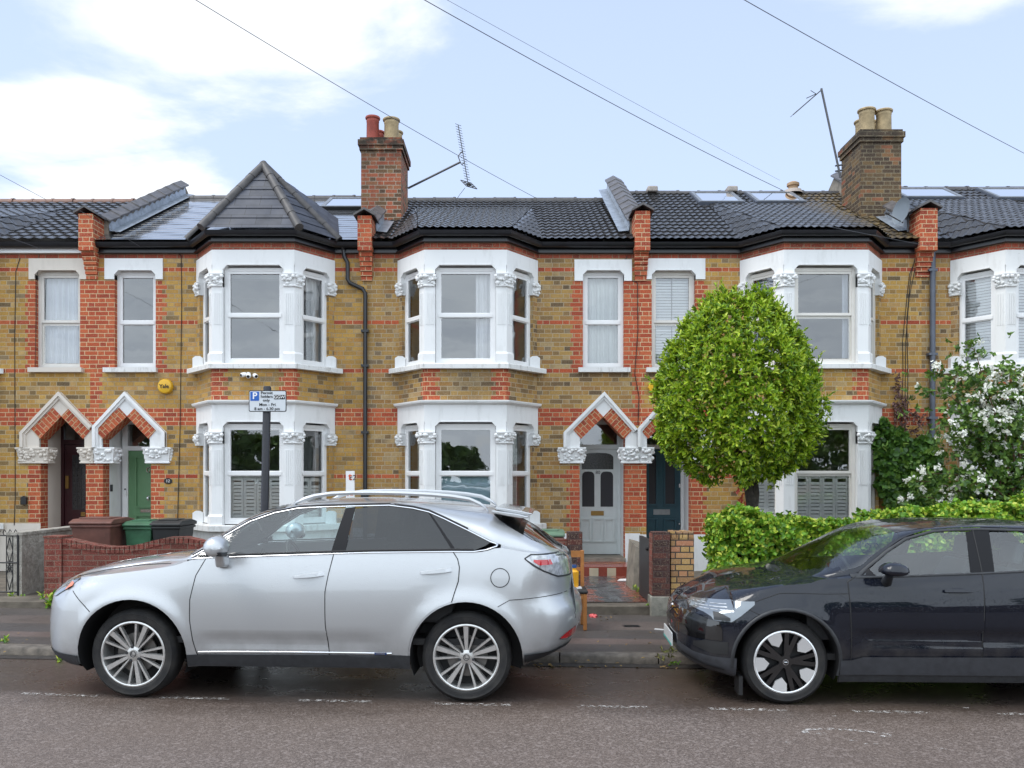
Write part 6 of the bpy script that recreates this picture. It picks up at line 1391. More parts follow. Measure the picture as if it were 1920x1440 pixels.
dep = 1-np.abs(g.normal(size=n))*.09; dep[::5] *= g.uniform(.55,.9,len(dep[::5]))
rr_ = prof*lump*dep; P_ = np.stack([rr_*np.cos(ph), rr_*np.sin(ph)*.95, zz_+.07*np.sin(ph*5)+.04*g.normal(size=n)], 1)
d = unit(np.stack([np.cos(ph)*prof, np.sin(ph)*prof, zz_*.75], 1))
C = P_+np.array([tcx, YT, tcz]); A = unit(d+np.array([0,-.08,.30])+.28*g.normal(size=d.shape))
parts = [rosettes(C, A, 8, .078, (.35,1.25), .40)]
# loose shoots on top and sides
m = 170; k = g.choice(np.where(d[:,2] > -.3)[0], m); base = C[k]; up = unit(d[k]*.7+np.array([0,0,.9])+.2*g.normal(size=(m,3))); 
for t in (.06,.12,.17): parts.append(rosettes(base+up*t, up, 4, .060, (.2,.8), .38))
V, Fc = merge(*parts); rawmesh('crown', V, Fc, LAUREL, tr)
b = MB(); f = lambda u, v, y=YT: Vector((UX(u, y), y, UZ(v, y)))
b.tube([f(1418,1075), f(1416,1000), f(1412,955), f(1404,915), f(1395,880), f(1380,830), f(1360,770)], [.10,.09,.085,.065,.055,.045,.03], 10); b.tube([f(1412,957,YT+.02), f(1416,925), f(1413,890), f(1418,850), f(1425,780)], [.07,.06,.052,.045,.03], 9); b.tube([f(1418,850), f(1450,800), f(1470,740)], [.035,.03,.02], 7); b.tube([f(1392,870), f(1330,800), f(1300,740)], [.04,.03,.02], 7); b.tube([f(1380,830), f(1383,700), f(1380,600)], [.04,.03,.015], 7)
b.build('trunk', BARK, tr, smooth=60)
# --- ivy hedge
def hedge_top(u): return np.interp(u, [1335,1350,1375,1400,1440,1470,1500,1540,1580,1620,1660,1700,1760,1820,1880,1960,2200], [1025,992,975,966,969,980,987,992,994,984,974,969,970,962,954,950,940])
n = 8200; YH0, YH1 = 10.95, 11.75
u = g.uniform(1352, 2080, n); face = g.random(n); zt = np.array([UZ(v, YH0) for v in hedge_top(u)])
x = (u-CX)/F*YH0; fr_ = face < .62; tp = (face >= .62) & (face < .93)
z = np.where(fr_, .15+(zt-.15)*g.random(n)**.8, zt+.02*g.normal(size=n)); y = np.where(fr_, YH0+.02*g.normal(size=n), g.uniform(YH0, YH1, n))
lu = .09*np.sin(x*5.1)*np.sin(z*7)+.07*np.sin(x*11+z*9)+.03*g.normal(size=n); y = np.where(fr_, y+lu+.10*np.maximum(0, (z-zt+.12)/.12), y); z = np.where(tp, z+lu*.6, z)
en = face >= .93; x = np.where(en, (1352-CX)/F*YH0+.04*g.normal(size=n)+.10*np.abs(z-.8), x); y = np.where(en, g.uniform(YH0, YH1, n), y); z = np.where(en, .15+1.15*g.random(n), z)
A = np.where(fr_[:,None], np.array([0,-1,.35]), np.where(en[:,None], np.array([-1,-.2,.3]), np.array([0,-.35,1])))+.42*g.normal(size=(n,3))
V1 = rosettes(np.stack([x,y,z],1), A, 5, .066, (.5,1.5), .8)
hd = thing('ivy_hedge', 'bright green and yellow ivy hedge along the garden front behind the black car', 'hedge', (4.5, 11.3, .1))
rawmesh('foliage', *V1, IVYH, hd)
b = MB(); pts = np.linspace(1370, 2080, 26)
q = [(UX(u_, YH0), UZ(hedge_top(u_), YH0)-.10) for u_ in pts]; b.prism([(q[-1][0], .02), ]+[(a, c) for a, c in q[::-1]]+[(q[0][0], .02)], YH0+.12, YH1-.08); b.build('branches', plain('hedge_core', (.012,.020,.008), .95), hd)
# --- ivy on the house wall
n = 950; u = g.uniform(1630, 1765, 4*n); v = g.uniform(775, 965, 4*n)
ok = ((np.abs(u-1678)/38)**2+(np.abs(v-880)/75)**2 < 1) | ((np.abs(u-1715)/48)**2+(np.abs(v-905)/58)**2 < 1) | ((np.abs(u-1655)/15)**2+(np.abs(v-825)/38)**2 < 1) | ((np.abs(u-1735)/26)**2+(np.abs(v-850)/28)**2 < 1)
u, v = u[ok][:n], v[ok][:n]; Yv = 14.62+.12*g.random(len(u)); C = np.stack([(u-CX)/F*Yv, Yv-.18*g.random(len(u))*(v > 850), EYE-(v-HZ)/F*Yv], 1)
iv = thing('wall_ivy', 'dark green ivy climbing the brick wall beside the right hand bay', 'ivy', (UX(1690, 14.7), 14.7, .3)); rawmesh('foliage', *rosettes(C, np.array([0,-1,.25])+.4*g.normal(size=C.shape), 6, .10, (.7,1.5), .85), IVYD, iv)
b = MB()
for u_, v0, v1 in ((1680,955,760),(1690,955,735),(1696,955,745),(1660,950,780),(1735,955,830)):
    b.tube([px(u_+4*math.sin(k*1.3+u_), v0+(v1-v0)*k/7, 14.76) for k in range(8)], .008, 5)
b.build('stem', TWIG, iv)
n = 260; u = np.concatenate([g.normal(1694,5,n//2), g.normal(1682,4,n//4), g.normal(1720,8,n//4)]); v = np.concatenate([g.uniform(745,850,n//2), g.uniform(700,800,n//4), g.uniform(770,840,n//4)]); Yv = np.full(len(u), 14.74); C = np.stack([(u-CX)/F*Yv, Yv, EYE-(v-HZ)/F*Yv], 1)
rawmesh('dead_leaves', *rosettes(C, np.array([0,-1,-.2])+.5*g.normal(size=C.shape), 2, .055, (.5,1.4), .7), leafmat('dead_ivy', [(0,(.10,.055,.045)),(1,(.26,.15,.13))], .8, .0), iv)
# --- shrub with white blossom
sh = thing('flowering_shrub', 'tall arching shrub covered in white blossom in the garden at the right edge', 'shrub', (UX(1895, 12.4), 12.4, .2))
YS = 12.4; stems = MB(); tips = []; r_ = random.Random(5)
targets = [(1735,735),(1745,700),(1775,770),(1760,845),(1700,905),(1690,935),(1735,890),(1800,690),(1815,652),(1825,720),(1850,760),(1870,720),(1880,690),(1905,700),(1915,740),(1860,820),(1830,800),(1800,830),(1790,890),(1820,910),(1780,920),(1750,930),(1900,790),(1925,770),(1890,840),(1840,860),(1870,880),(1950,720),(1970,760),(1990,820),(1940,840),(1960,880),(1845,905),(1765,800),(1905,735),(1830,765),(1815,780),(1880,775),(1855,735),(1935,800)]
ALL = []
for (tu, tv) in targets:
    y1 = YS+r_.uniform(-.55,.45); p0 = Vector(px(1893+r_.uniform(-28,28), 1010, YS+r_.uniform(-.2,.2))); p3 = Vector(px(tu, tv, y1)); mid = Vector(((p0.x*.6+p3.x*.4), (p0.y+p3.y)/2, max(p0.z, p3.z)*.5+.5*p3.z+.15)); P = []
    for k in range(13):
        t = k/12; P.append(p0*(1-t)**2+mid*(2*t*(1-t))+p3*t*t)
    stems.tube(P, [.014*(1-.75*k/12) for k in range(13)], 5)
    for k in range(3, 13): ALL.append((P[k], (P[k]-P[k-1]).normalized(), k/12))
stems.build('stem', TWIG, sh, smooth=60)
C = []; A = []; Fp = []
for p, dr, t in ALL:
    for _ in range(4 if t > .5 else 3):
        o = Vector((r_.gauss(0,.07), r_.gauss(0,.07), r_.gauss(0,.06))); C.append(tuple(p+o)); A.append((dr.x+r_.gauss(0,.5), dr.y-.3+r_.gauss(0,.5), dr.z+r_.gauss(0,.5)))
    if t > .5 and r_.random() < .62: Fp.append(tuple(p+Vector((r_.gauss(0,.085), r_.gauss(0,.085)-.06, r_.gauss(0,.07)+.03))))
extra = NP.normal(size=(420,3))*np.array([.42,.35,.42])+np.array(px(1858, 790, YS)); C = np.concatenate([np.array(C), extra, NP.normal(size=(260,3))*np.array([.38,.3,.22])+np.array(px(1870, 935, YS))]); A = np.concatenate([np.array(A), NP.normal(size=(680,3))+np.array([0,-.6,.3])])
rawmesh('foliage', *rosettes(C, A, 5, .085, (.5,1.4), .55), SHRUB, sh)
Fp = np.array(Fp+[tuple(q) for q in NP.normal(size=(75,3))*np.array([.30,.30,.26])+np.array(px(1862, 775, YS-.2))])
Pt = []
for q in range(9):
    Pt.append(rosettes(Fp+NP.normal(size=Fp.shape)*.026, np.array([0,-.9,.6])+.5*NP.normal(size=Fp.shape), 5, .030, (.8,1.4), .95))
rawmesh('blossom', *merge(*Pt), PETAL, sh)
for _ in range(0): pass
# --- small things
pp = thing('potted_plant', 'small dark leaved shrub in a navy pot against the white plinth', 'plant', (UX(1363, 12.2), 12.2, .2))
c = Vector(px(1363, 1092, 12.2)); b = MB(); b.lathe([(0,0),(.095,0),(.125,.20),(.135,.20),(.135,.23),(.115,.23),(.11,.2),(0,.2)], (c.x, c.y, .20), 24); b.build('pot', plain('navy_glazed_pot', (.012,.018,.05), .2, coat=1.), pp, smooth=40)
b = MB(); C = []
for k in range(6):
    a = r_.uniform(0,6.28); p0 = Vector((c.x+.03*math.cos(a), c.y+.03*math.sin(a), .40)); p1 = p0+Vector((r_.uniform(-.22,.14), r_.uniform(-.12,.12), r_.uniform(.35,.68))); b.tube([p0, (p0+p1)/2+Vector((.02,0,.03)), p1], [.006,.005,.003], 5)
    for t in range(9): C.append(tuple(p0+(p1-p0)*(.45+.55*t/8)+Vector((r_.gauss(0,.025), r_.gauss(0,.025), r_.gauss(0,.02)))))
b.build('stem', TWIG, pp); rawmesh('foliage', *rosettes(np.array(C), np.array([0,-.3,1.])+.6*NP.normal(size=(len(C),3)), 3, .055, (.5,1.3), .5), PURP, pp)
C = NP.normal(size=(26,3))*np.array([.07,.07,.02])+np.array([c.x, c.y, .44]); rawmesh('ground_leaves', *rosettes(C, np.array([0,-.3,1.])+.5*NP.normal(size=C.shape), 4, .05, (.5,1.3), .7), IVYD, pp)
C = np.array([px(1388+r_.gauss(0,6), 930+r_.gauss(0,18), 14.7) for _ in range(16)]); rawmesh('foliage', *rosettes(C, np.array([0,-1,0])+.4*NP.normal(size=C.shape), 3, .07, (.5,1.3), .6), REDL, tag(thing('red_creeper', 'small red leaved creeper on the wall behind the tree trunk', 'creeper', px(1388, 930, 14.75))))
def weeds(label, cs, L=.06, mat=IVYH, per=5):
    t = thing('weed', label, 'weed', cs[0][:3]); C = np.array([q[:3] for q in cs]); rawmesh('leaves', *rosettes(C, np.array([0,-.3,1.])+.5*NP.normal(size=C.shape), per, L, (.3,1.3), .35), mat, t)
weeds('green weeds at the foot of the red brick pier by the car bonnet', [px(98+r_.gauss(0,7), 1130+r_.gauss(0,6), 11.25) for _ in range(16)], .085)
weeds('small weed tuft at the foot of the iron gate', [px(30+r_.gauss(0,9), 1119+r_.gauss(0,3), 11.7) for _ in range(9)], .05)
weeds('small weed in the pavement at the left edge by the kerb', [gp(8+r_.gauss(0,4), 1200+r_.gauss(0,2), .09) for _ in range(6)], .05)
weeds('weed growing at the kerb under the silver bonnet', [gp(112+r_.gauss(0,4), 1235+r_.gauss(0,3), .02) for _ in range(6)], .05)
weeds('weed rooted at the side of the tiled path', [px(1192+r_.gauss(0,4), 1106+r_.gauss(0,3), 12.0) for _ in range(7)], .055)
weeds('mossy weeds at the base of the dark gate pier', [px(1214+r_.gauss(0,5), 1140+r_.gauss(0,6), 10.75) for _ in range(12)], .04)
weeds('straw coloured grass tuft on the kerb in front of the black car', [gp(1250+r_.gauss(0,9), 1228+r_.gauss(0,5), .08) for _ in range(12)], .05, leafmat('grass_tuft', [(0,(.12,.14,.03)),(1,(.26,.24,.08))], .7, .1))
weeds('weeds in the gutter beside the black car bumper', [gp(1262+r_.gauss(0,9), 1243+r_.gauss(0,1.5), .01) for _ in range(10)], .045)
C = np.array([gp(r_.uniform(960,1260), r_.uniform(1157,1250), .09) for _ in range(26)]+[gp(r_.uniform(1120,1150), 1159+r_.gauss(0,2), .09) for _ in range(10)]+[gp(r_.uniform(0,110), r_.uniform(1142,1230), .09) for _ in range(10)]+[gp(r_.uniform(950,1270), 1250+r_.gauss(0,1.5), .01) for _ in range(40)])
tag(rawmesh('leaf_litter', *rosettes(C, np.array([0,0,1.])+.15*NP.normal(size=C.shape), 1, .045, (1.3,1.55), .6), DRYL), 'scattered dry leaves on the pavement and along the gutter', 'leaf litter', kind='stuff')
# ============================ street furniture and things on the houses ============================
# --- permit parking sign on its post
YS_ = 8.75; sg = thing('parking_sign', 'permit holders parking sign on a black post between the silver car and the houses', 'sign', (UX(500, YS_), YS_, .09))
b = MB(); xp = UX(499, YS_); b.tube([(xp-.045, YS_, .08), (xp+.012, YS_, UZ(727, YS_)), (xp+.012, YS_, UZ(724.5, YS_))], [.040,.040,.034], 16); b.build('post', plain('black_post_paint', (.012,.012,.018), .4, var=.3, scale=20.), sg, smooth=40)
ys = YS_-.052; x0, x1, z0, z1 = UX(466.5, ys), UX(537, ys), UZ(772, ys), UZ(732, ys); cx, cz = (x0+x1)/2, (z0+z1)/2
b = MB()
def rrect(x0, x1, z0, z1, r, n=5):
    P = []
    for (cx_, cz_, a0) in ((x1-r, z0+r, -90), (x1-r, z1-r, 0), (x0+r, z1-r, 90), (x0+r, z0+r, 180)):
        for k in range(n+1): a = R(a0+90*k/n); P.append((cx_+r*math.cos(a), cz_+r*math.sin(a)))
    return P
b.prism(rrect(x0, x1, z0, z1, .016), ys, ys+.006); pl_ = b.build('sign_plate', M['black'], sg)
b = MB(); b.prism(rrect(x0+.008, x1-.008, z0+.008, z1-.008, .012), ys-.002, ys+.001); b.build('sign_face', plain('grey_white_sign_face', (.60,.63,.66), .35), pl_)
def su(u): return UX(u, ys)
def sv(v): return UZ(v, ys)
b = MB(); b.prism(rrect(su(469.5), su(486), sv(751.5), sv(734.5), .004), ys-.004, ys-.001); b.build('blue_panel', plain('sign_blue', (.006,.10,.44), .35), pl_)
b = MB(); b.prism(rrect(su(514), su(534.5), sv(748.7), sv(740.5), .003), ys-.004, ys-.001); b.build('code_panel', M['black'], pl_)
WH = M['upvc']; k_ = ys/F
text('lettering', 'P', 17.5*k_, (su(478), ys-.005, sv(742.6)), WH, pl_, off=.002)
for tx, u, v, sz, xs_ in (('Permit',500.3,736.8,7.4,1.12),('holders',500.3,743.6,7.4,1.0),('only',499.5,750.6,7.2,1.05),('Mon - Fri',501.5,758.8,7.6,1.08),('8 am - 6.30 pm',501,766.6,7.4,1.06)):
    text('lettering', tx, sz*k_, (su(u), ys-.0035, sv(v)), M['black'], pl_, sx=xs_, off=.0003)
text('lettering', 'GGW', 8.0*k_, (su(524.2), ys-.005, sv(744.7)), WH, pl_, sx=1.0, off=.0003)
# --- letting board fragment beside the down pipe
yb = 12.9; lb = thing('letting_board', 'narrow white letting board with an orange mark beside the black down pipe', 'board', (UX(657, yb), yb, .2))
b = MB(); b.box(UX(648.5, yb), UX(664.5, yb), yb, yb+.02, UZ(975, yb), UZ(883, yb)); bo = b.build('board', M['upvc'], lb)
b = MB(); b.box(UX(654, yb), UX(660, yb), yb+.021, yb+.06, .15, UZ(900, yb)); b.build('post', wood, lb)
OR = plain('orange_print', (.62,.10,.02), .5)
text('lettering', 't', .16, (UX(656.5, yb), yb-.003, UZ(894, yb)), OR, bo, off=.003); text('lettering', 'r2', .11, (UX(661.5, yb), yb-.003, UZ(896, yb)), M['cartrim'], bo)
b = MB(); b.box(UX(651, yb), UX(653.5, yb), yb-.003, yb, UZ(930, yb), UZ(922, yb)); b.box(UX(656, yb), UX(662, yb), yb-.003, yb, UZ(929, yb), UZ(926, yb)); b.box(UX(651, yb), UX(661, yb), yb-.003, yb, UZ(937, yb), UZ(934, yb)); b.build('printed_marks', OR, bo)
# --- alarm boxes
ya = YF-.01; c = (FX(312), ya, FZ(725)); al = thing('alarm_box', 'round yellow burglar alarm box on the wall above the green door', 'alarm', c)
b = MB(); b.lathe([(.128,0),(.128,.05),(.115,.075),(.08,.085),(0,.088)], c, 32, (0,-1,0)); bd = b.build('housing', plain('yellow_alarm_plastic', (.70,.40,.02), .35), al, smooth=45)
text('lettering', 'Yale', .095, (c[0], ya-.092, c[2]-.005), M['black'], bd, sx=1.0, off=.0015)
c = (FX(1226), ya, FZ(727)); al = thing('alarm_box', 'six sided yellow and blue alarm box half hidden by the round tree', 'alarm', c)
hx = [(c[0]+.115*math.cos(R(60*k)), c[2]+.115*math.sin(R(60*k))) for k in range(6)]; b = MB(); b.prism(hx, ya-.07, ya); bd = b.build('housing', plain('yellow_alarm_plastic', (.75,.42,.02), .35), al, bevel=.01)
b = MB(); b.prism([(c[0]-.03,c[2]-.03),(c[0]+.06,c[2]-.03),(c[0]+.06,c[2]+.05),(c[0]+.01,c[2]+.05)], ya-.074, ya-.069); b.build('blue_mark', M['bluebadge'], bd)
# --- three-headed camera
yc = YB-.06; cc = thing('security_camera', 'white three headed security camera under the turreted bay sill', 'camera', px(467, 705, yc))
b = MB(); b.lathe([(.035,0),(.035,.05),(0,.055)], px(467, 702, yc+.05), 12, (0,-1,0)); b.build('mount', M['upvc'], cc)
for u, v, dx in ((456.5,702.5,-.6),(466.5,704.5,.05),(478.5,704.5,.6)):
    p = Vector(px(u, v, yc-.03)); d = Vector((dx,-.8,-.35)).normalized(); b = MB(); b.lathe([(0,-.05),(.03,-.045),(.038,-.01),(.038,.035),(.03,.05),(0,.05)], p, 14, d); hd_ = b.build('camera_head', M['upvc'], cc, smooth=45); b = MB(); b.lathe([(.025,.051),(0,.053)], p, 12, d); b.build('lens', M['gloss'], hd_)
# --- small wall fittings
c = px(315.5, 902, YF); b = MB(); b.v = []; b.lathe([(.062,0),(.062,.012),(0,.014)], c, 24, (0,-1,0)); b.v = [(c[0]+(x-c[0])*1.15, y, c[2]+(z-c[2])*.82) for x, y, z in b.v]; hp = tag(b.build('house_number_plate', M['ironbk']), 'dark oval house number plate on the wall beside the green door', 'number plate')
text('lettering', '12', .07, (c[0], YF-.0165, c[2]), M['upvc'], hp)
b = MB(); c = px(47, 938, YF); b.prism([(c[0]-.05,c[2]-.075),(c[0]+.05,c[2]-.075),(c[0]+.05,c[2]+.05),(c[0],c[2]+.08),(c[0]-.05,c[2]+.05)], YF-.06, YF-.001); tag(b.build('key_safe', M['ironbk'], bevel=.008), 'small black key safe on the brick wall left of the burgundy door', 'key safe')
b = MB(); c = px(235.5, 923, Y5-.035); b.box(c[0]-.02, c[0]+.02, Y5-.055, Y5-.031, c[2]-.06, c[2]+.09); dbell = tag(b.build('doorbell', M['upvc'], bevel=.006), 'white video doorbell on the frame beside the green door', 'doorbell'); b = MB(); b.lathe([(.016,0),(0,.003)], (c[0], Y5-.0555, c[2]+.055), 12, (0,-1,0)); b.build('lens', M['gloss'], dbell)
b = MB(); c = px(213, 915, YF+.3); xr = FX(193)+.003; b.box(xr, xr+.02, YF+.26, YF+.32, c[2]-.06, c[2]+.06); tag(b.build('entry_keypad', M['cartrim']), 'small dark keypad on the white porch side wall by the green door', 'keypad')
# --- rainwater pipes
def pipe(h, pts, r, mat, clips=()):
    b = MB(); b.tube(pts, r, 12); p = b.build('downpipe', mat, h, smooth=40); 
    for z in clips:
        q = pts[-1]; k = MB(); k.box(q[0]-r-.03, q[0]+r+.03, q[1]-r-.004, YF-.001, z-.02, z+.02); k.build('pipe_clip', mat, p)
yp = YF-.055; f_ = lambda u, v: (FX(u), yp, FZ(v))
pipe(house[1], [(FX(645), YF-.11, 5.80), f_(645,470), f_(647,483), f_(653,494), f_(653,525), f_(657,532), f_(681,543), f_(686,551), f_(685.5,1080)], .036, M['blackpl'], (4.35, 3.75, 2.6, 1.5))
b = MB(); 
pipe(house[3], [f_(1746,466), f_(1745,1090)], .046, M['greypl'], (5.4, 3.95, 2.85, 1.5))
pipe(house[0], [(FX(-12), yp, 5.7), (FX(-12), yp, .3)], .035, M['blackpl'])
# --- cables on the walls and overhead
CAB = M['black']
def cable(label, pts, r=.006, mat=None, sag=0., n=14, name='cable'):
    P = []
    for i in range(len(pts)-1):
        a, c = Vector(pts[i]), Vector(pts[i+1])
        for k in range(n): t = k/n; q = a*(1-t)+c*t; q.z -= sag*4*t*(1-t); P.append(q)
    P.append(Vector(pts[-1])); b = MB(); b.tube(P, r, 5); return tag(b.build(name, mat or CAB), label, 'cable')
yw = YF-.008; g_ = lambda u, v: (FX(u), yw, FZ(v))
cable('thin black cable running down the brick wall at the left edge', [g_(38,484), g_(30,510), g_(28,640), g_(29,930), g_(27,985)], .006)
cable('thin black cable down the wall between the green door and the turreted bay', [g_(330,470), g_(340,480), g_(341,560), g_(338,800), g_(333,985)], .006)
cable('looping black cable down the red brick pier above the grey door', [g_(1176,480), g_(1166,500), g_(1172,522), g_(1195,530), g_(1196,620), g_(1190,700), g_(1198,745), g_(1196,798)], .006)
cable('thin cable along the burgundy door house wall to the gutter', [g_(75,462), g_(70,530), g_(66,690)], .004)
for i, pts in enumerate(([(1722,470),(1705,515),(1700,560),(1692,640),(1693,700),(1690,790)], [(1722,470),(1712,520),(1704,560),(1698,640),(1697,720),(1697,800)], [(1716,480),(1707,520),(1700,600),(1702,700),(1701,790)])):
    cable(('longest', 'middle', 'shortest')[i]+' of the three wall cables beside the grey down pipe', [g_(*p) for p in pts], .0055)
cable('dark cable running under the bay sill right of the grey down pipe', [(FX(1753), yw, FZ(800)), g_(1751,720), g_(1754,706), g_(1765,701), g_(1782,697)], .009)
W1 = plain('overhead_cable', (.10,.105,.12), .6)
def over(label, u0, v0, y0, u1, v1, y1, r, sag=.05): cable(label, [px(u0, v0, y0), px(u1, v1, y1)], r*.75, W1, sag, 30, 'overhead_cable')
over('overhead cable crossing the sky above the turret and passing behind the aerial', -240, -380, 8, 1012, 375, 19.5, .007, .12)
over('overhead cable from the top middle of the sky to the mossy roof', 108, -400, 8, 1468, 357, 18.6, .008, .14)
over('fainter overhead cable just above the one reaching the mossy roof', 150, -385, 8, 1462, 338, 22, .004, .05)
over('overhead cable crossing the top right corner of the sky', 706, -400, 8, 2000, 328, 20, .008, .10)
over('short overhead cable above the roof at the left edge', -500, 50, 8, 92, 377, 18.5, .006, .02)
over('thin drop wire to the gutter above the burgundy door', -40, 425, 11, 78, 467, 14.6, .004, .0)
over('thin drop wire from the left to the cable on the green door house', 150, 395, 10, 262, 462, 14.6, .003, .0)
over('thin drop wire ending at the gutter above the grey down pipe', 1400, 395, 10, 1745, 462, 14.6, .0035, .0)
# --- aerials and dish
AL = plain('grey_aerial_metal', (.10,.10,.105), .45, .6)
ya = 17.2; t = thing('tv_aerial', 'television aerial tilted on an arm to the right of the red brick chimney', 'aerial', px(768, 352, ya)); f_ = lambda u, v: Vector(px(u, v, ya))
b = MB(); b.tube([f_(765,353), f_(863,304)], .022, 8); b.tube([f_(863,304), f_(859,293), f_(864,286), f_(868,284)], .012, 6); b.tube([f_(863,304), f_(866,309), f_(871,304)], .012, 6); b.build('arm', AL, t)
b = MB(); a0, a1 = f_(859,234), f_(877,341); b.tube([a0, a1], .010, 6)
for k in range(22):
    p = a0+(a1-a0)*(k/22); b.tube([p+Vector((-.10,-.10,.0))*.55, p+Vector((.10,.10,0))*.55], .0055, 4)
b.build('boom', AL, t)
b = MB(); c = f_(879,346); ux_, uy_ = Vector((.17,.05,-.03)), Vector((-.09,.10,.12))
for k in range(4): s_ = (k-1.5)/1.5; b.tube([c+uy_*s_*.7-ux_*.62, c+uy_*s_*.7+ux_*.62], .009, 4); b.tube([c+ux_*s_*.62-uy_*.7, c+ux_*s_*.62+uy_*.7], .009, 4)
b.ball(c, .045); b.build('reflector', M['ironbk'], t); b = MB(); b.tube([f_(872,352), f_(862,365), f_(852,380)], .005, 4); b.build('lead_wire', W1, t)
ya = 16.5; t = thing('tv_aerial', 'television aerial on a long leaning pole beside the sooty chimney', 'aerial', px(1574, 330, ya)); f_ = lambda u, v: Vector(px(u, v, ya))
b = MB(); b.tube([f_(1540,166), f_(1576,333)], .022, 8); b.build('pole', AL, t)
b = MB(); 
for v in (311, 321): b.tube([f_(1566,v), f_(1580,v-2)], .016, 6)
b.build('bracket', AL, t)
b = MB(); a0, a1 = f_(1541,168), f_(1487,215); b.tube([a0, a1], .011, 6)
for k in range(4, 24):
    p = a0+(a1-a0)*(k/24); b.tube([p+Vector((.10,-.2,.06))*.45, p-Vector((.10,-.2,.06))*.45], .0055, 4)
for sg_ in (1, -1): b.tube([f_(1530,176), f_(1516,177+sg_*2)+Vector((0,.12*sg_,0))], .008, 4)
b.build('boom', AL, t)
yd_ = 14.9; t = thing('satellite_dish', 'grey satellite dish seen almost edge on beside the right hand chimney', 'dish', px(1694, 400, yd_)); c = Vector(px(1693, 396, yd_)); ax_ = Vector((-.97,-.22,.14)).normalized()
b = MB(); b.lathe([(.235,.045),(.18,.018),(.10,.004),(0,0)], c, 28, ax_); b.lathe([(.235,.045),(.18,.010),(.10,-.004),(0,-.008)], c, 28, ax_); b.build('reflector', plain('grey_dish', (.16,.19,.22), .5), t, smooth=60)
b = MB(); q = c+ax_*.36+Vector((0,0,-.10)); b.tube([c+Vector((0,0,-.20)), q], .010, 6); b.tube([q, q-ax_*.08], .026, 10); b.build('feed_arm', AL, t); b = MB(); b.tube([c-ax_*.01, c-ax_*.10, c-ax_*.10+Vector((0,0,-.34))], .016, 8); b.build('mount', AL, t)
# --- gas flue terminal cowls on the mossy ridge
for lab, u, big in (('pale ridge vent tile left of the roof windows', 1222, 0), ('pale ridge vent tile between the two roof windows', 1371, 0)):
    b = MB(); c = Vector((UX(u, 18.2), 18.2, ZR[3]+.02)); b.box(c.x-.11, c.x+.11, 18.05, 18.35, c.z-.05, c.z+.075); tag(b.build('ridge_vent', plain('pale_vent', (.36,.32,.29), .7, var=.3), bevel=.03), lab, 'vent')
t = thing('roof_vent', 'round terracotta vent cowl on the mossy ridge left of the sooty chimney', 'vent', (UX(1487, 18.2), 18.2, ZR[3])); c = (UX(1487, 18.2), 18.2, ZR[3]+.02)
b = MB(); b.lathe([(.10,0),(.10,.10),(.13,.11),(.13,.16),(.10,.18),(.06,.20),(0,.205)], c, 20); b.build('cowl', plain('buff_terracotta', (.40,.26,.15), .7, var=.2), t, smooth=50); b = MB(); b.lathe([(.20,-.06),(.17,.02),(.10,.03)], c, 20); b.build('collar', plain('pale_mortar', (.42,.36,.32), .8), t)
# ============================ the other side of the street, behind the camera (seen in glass and paint) ============================
b = MB(); b.box(-26, 26, -10.2, -9.95, 0, 1.5); b.box(-26.05, 26.05, -10.25, -9.9, 1.5, 1.58); tag(b.build('brick_wall', M['by2']), 'long brick wall across the street behind the viewpoint, seen only in reflections', 'wall')
def farcrown(x, y, z, r, n, label):
    t = thing('street_tree', label, 'tree', (x, y, 0)); d = unit(NP.normal(size=(n,3))); C = d*(r*(1+.12*np.sin(d[:,:1]*7)*np.sin(d[:,2:]*6))*(1-np.abs(NP.normal(size=(n,1)))*.15))+np.array([x,y,z])
    rawmesh('crown', *rosettes(C, d, 6, .26, (.4,1.3), .6), SHRUB, t); b = MB(); b.tube([(x,y,0),(x+.1,y,z*.5),(x,y,z)], [.2,.16,.08], 8); b.build('trunk', BARK, t)
for x, y, z, r, n, lb_ in ((-12.3,-12.5,1.9,2.1,1500,'broad tree far left'), (-3.2,-13,1.5,1.9,1300,'low tree'), (2.6,-12.5,1.9,1.7,1200,'tall tree'), (8.2,-13,1.7,2.0,1300,'wide tree far right'), (15.3,-12,2.5,2.6,1500,'tree beyond the right edge'), (-18.5,-12.5,2.8,2.6,1200,'tree beyond the left edge')):
    farcrown(x, y, z, r, n, lb_+' behind the brick wall across the street, seen only in reflections')
# ============================ sky, sun, camera ============================
w = bpy.data.worlds.new('World'); S.world = w; w.use_nodes = True; nt = w.node_tree; nt.nodes.clear()
class WN(NT):
    def __init__(s, t): s.t = t
k = WN(nt)
sky = k.n('TexSky', sky_type='NISHITA', sun_disc=False, sun_elevation=R(58), sun_rotation=R(255), air_density=1.0, dust_density=1.6, ozone_density=1.2, altitude=30.)
dirv = k.n('TexCoord').outputs['Generated']
sep = k.n('SeparateXYZ', {0: dirv}); zc = k.m('MAXIMUM', sep.outputs[2], .05)
pl = k.n('CombineXYZ', {0: k.m('DIVIDE', sep.outputs[0], zc), 1: k.m('DIVIDE', sep.outputs[1], zc), 2: 0.}).outputs[0]
va = k.n('VectorMath', operation='ADD'); k.set(va.inputs[0], pl); va.inputs[1].default_value = (3.4, 1.7, 0.)
n1 = k.noise(1.15, va.outputs[0], 9, .58, .35)
yc_ = k.m('MAXIMUM', sep.outputs[1], .08); az = k.m('DIVIDE', sep.outputs[0], yc_); el = k.m('DIVIDE', sep.outputs[2], yc_)   # slopes seen from the terrace street
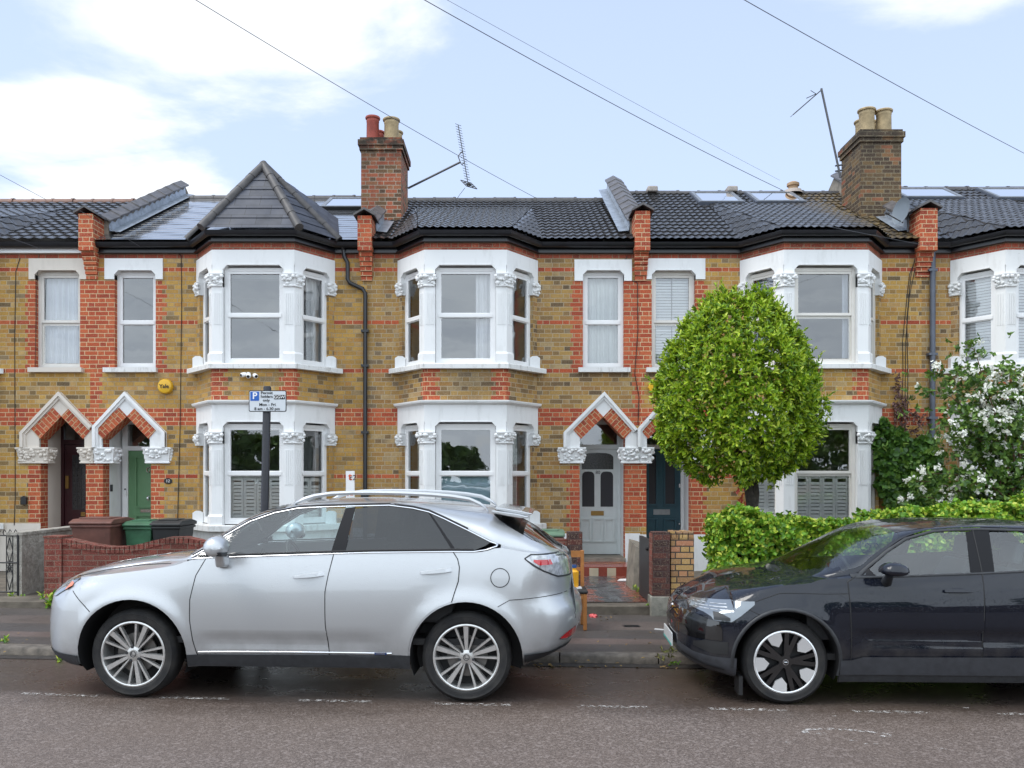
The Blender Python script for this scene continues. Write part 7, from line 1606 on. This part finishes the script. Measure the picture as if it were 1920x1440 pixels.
def blob(a0, e0, ra, re): return k.m('SUBTRACT', 1., k.m('SQRT', k.m('ADD', k.m('POWER', k.m('DIVIDE', k.m('SUBTRACT', az, a0), ra), 2.), k.m('POWER', k.m('DIVIDE', k.m('SUBTRACT', el, e0), re), 2.))))
bl = k.m('MAXIMUM', k.m('MAXIMUM', blob(-.38, .56, .30, .12), blob(-.55, .42, .18, .07)), k.m('MAXIMUM', blob(.52, .62, .30, .10), blob(-.45, .34, .22, .05)))
cl = k.mr(k.m('ADD', k.m('MULTIPLY', bl, .55), k.m('MULTIPLY', k.m('SUBTRACT', n1, .5), 1.7)), .06, .42, 0., 1., True)
hz = k.mr(sep.outputs[2], .0, .6, .9, .62)
# overcast behind the camera, thinner towards the terrace side
back = k.mr(sep.outputs[1], -.35, .45, 1., 0., True)
cl = k.m('MULTIPLY', cl, .93)
blue = k.mix(hz, sky.outputs[0], (5.7, 6.9, 9.3))
col = k.mix(k.m('MULTIPLY', back, k.mr(n1, .35, .65, .55, .9)), k.mix(cl, blue, (8.3, 8.5, 8.8)), (13.8, 15.3, 16.6))
bg = k.n('Background', {'Color': col, 'Strength': .1}); o = k.n('OutputWorld'); nt.links.new(bg.outputs[0], o.inputs[0])
sl = bpy.data.lights.new('sun', 'SUN'); sl.energy = 1.5; sl.angle = R(28); sl.color = (1., .965, .91)
so = bpy.data.objects.new('sun', sl); COL.objects.link(so)
so.rotation_euler = (R(32), 0, R(-75))
cd = bpy.data.cameras.new('camera'); cam = bpy.data.objects.new('camera', cd); COL.objects.link(cam); S.camera = cam
cd.sensor_width = 36; cd.lens = 36*F/1920; cd.shift_y = (HZ-720)/1920; cd.clip_end = 900; cd.clip_start = .1
cam.location = (0, 0, EYE); cam.rotation_euler = (R(90), 0, 0)
S.render.engine = 'CYCLES'; S.view_settings.view_transform = 'Standard'; S.view_settings.look = 'None'; S.view_settings.exposure = .52; S.view_settings.gamma = 1.
S.cycles.use_denoising = True; S.cycles.max_bounces = 8; S.cycles.transparent_max_bounces = 12; S.cycles.caustics_reflective = False; S.cycles.caustics_refractive = False
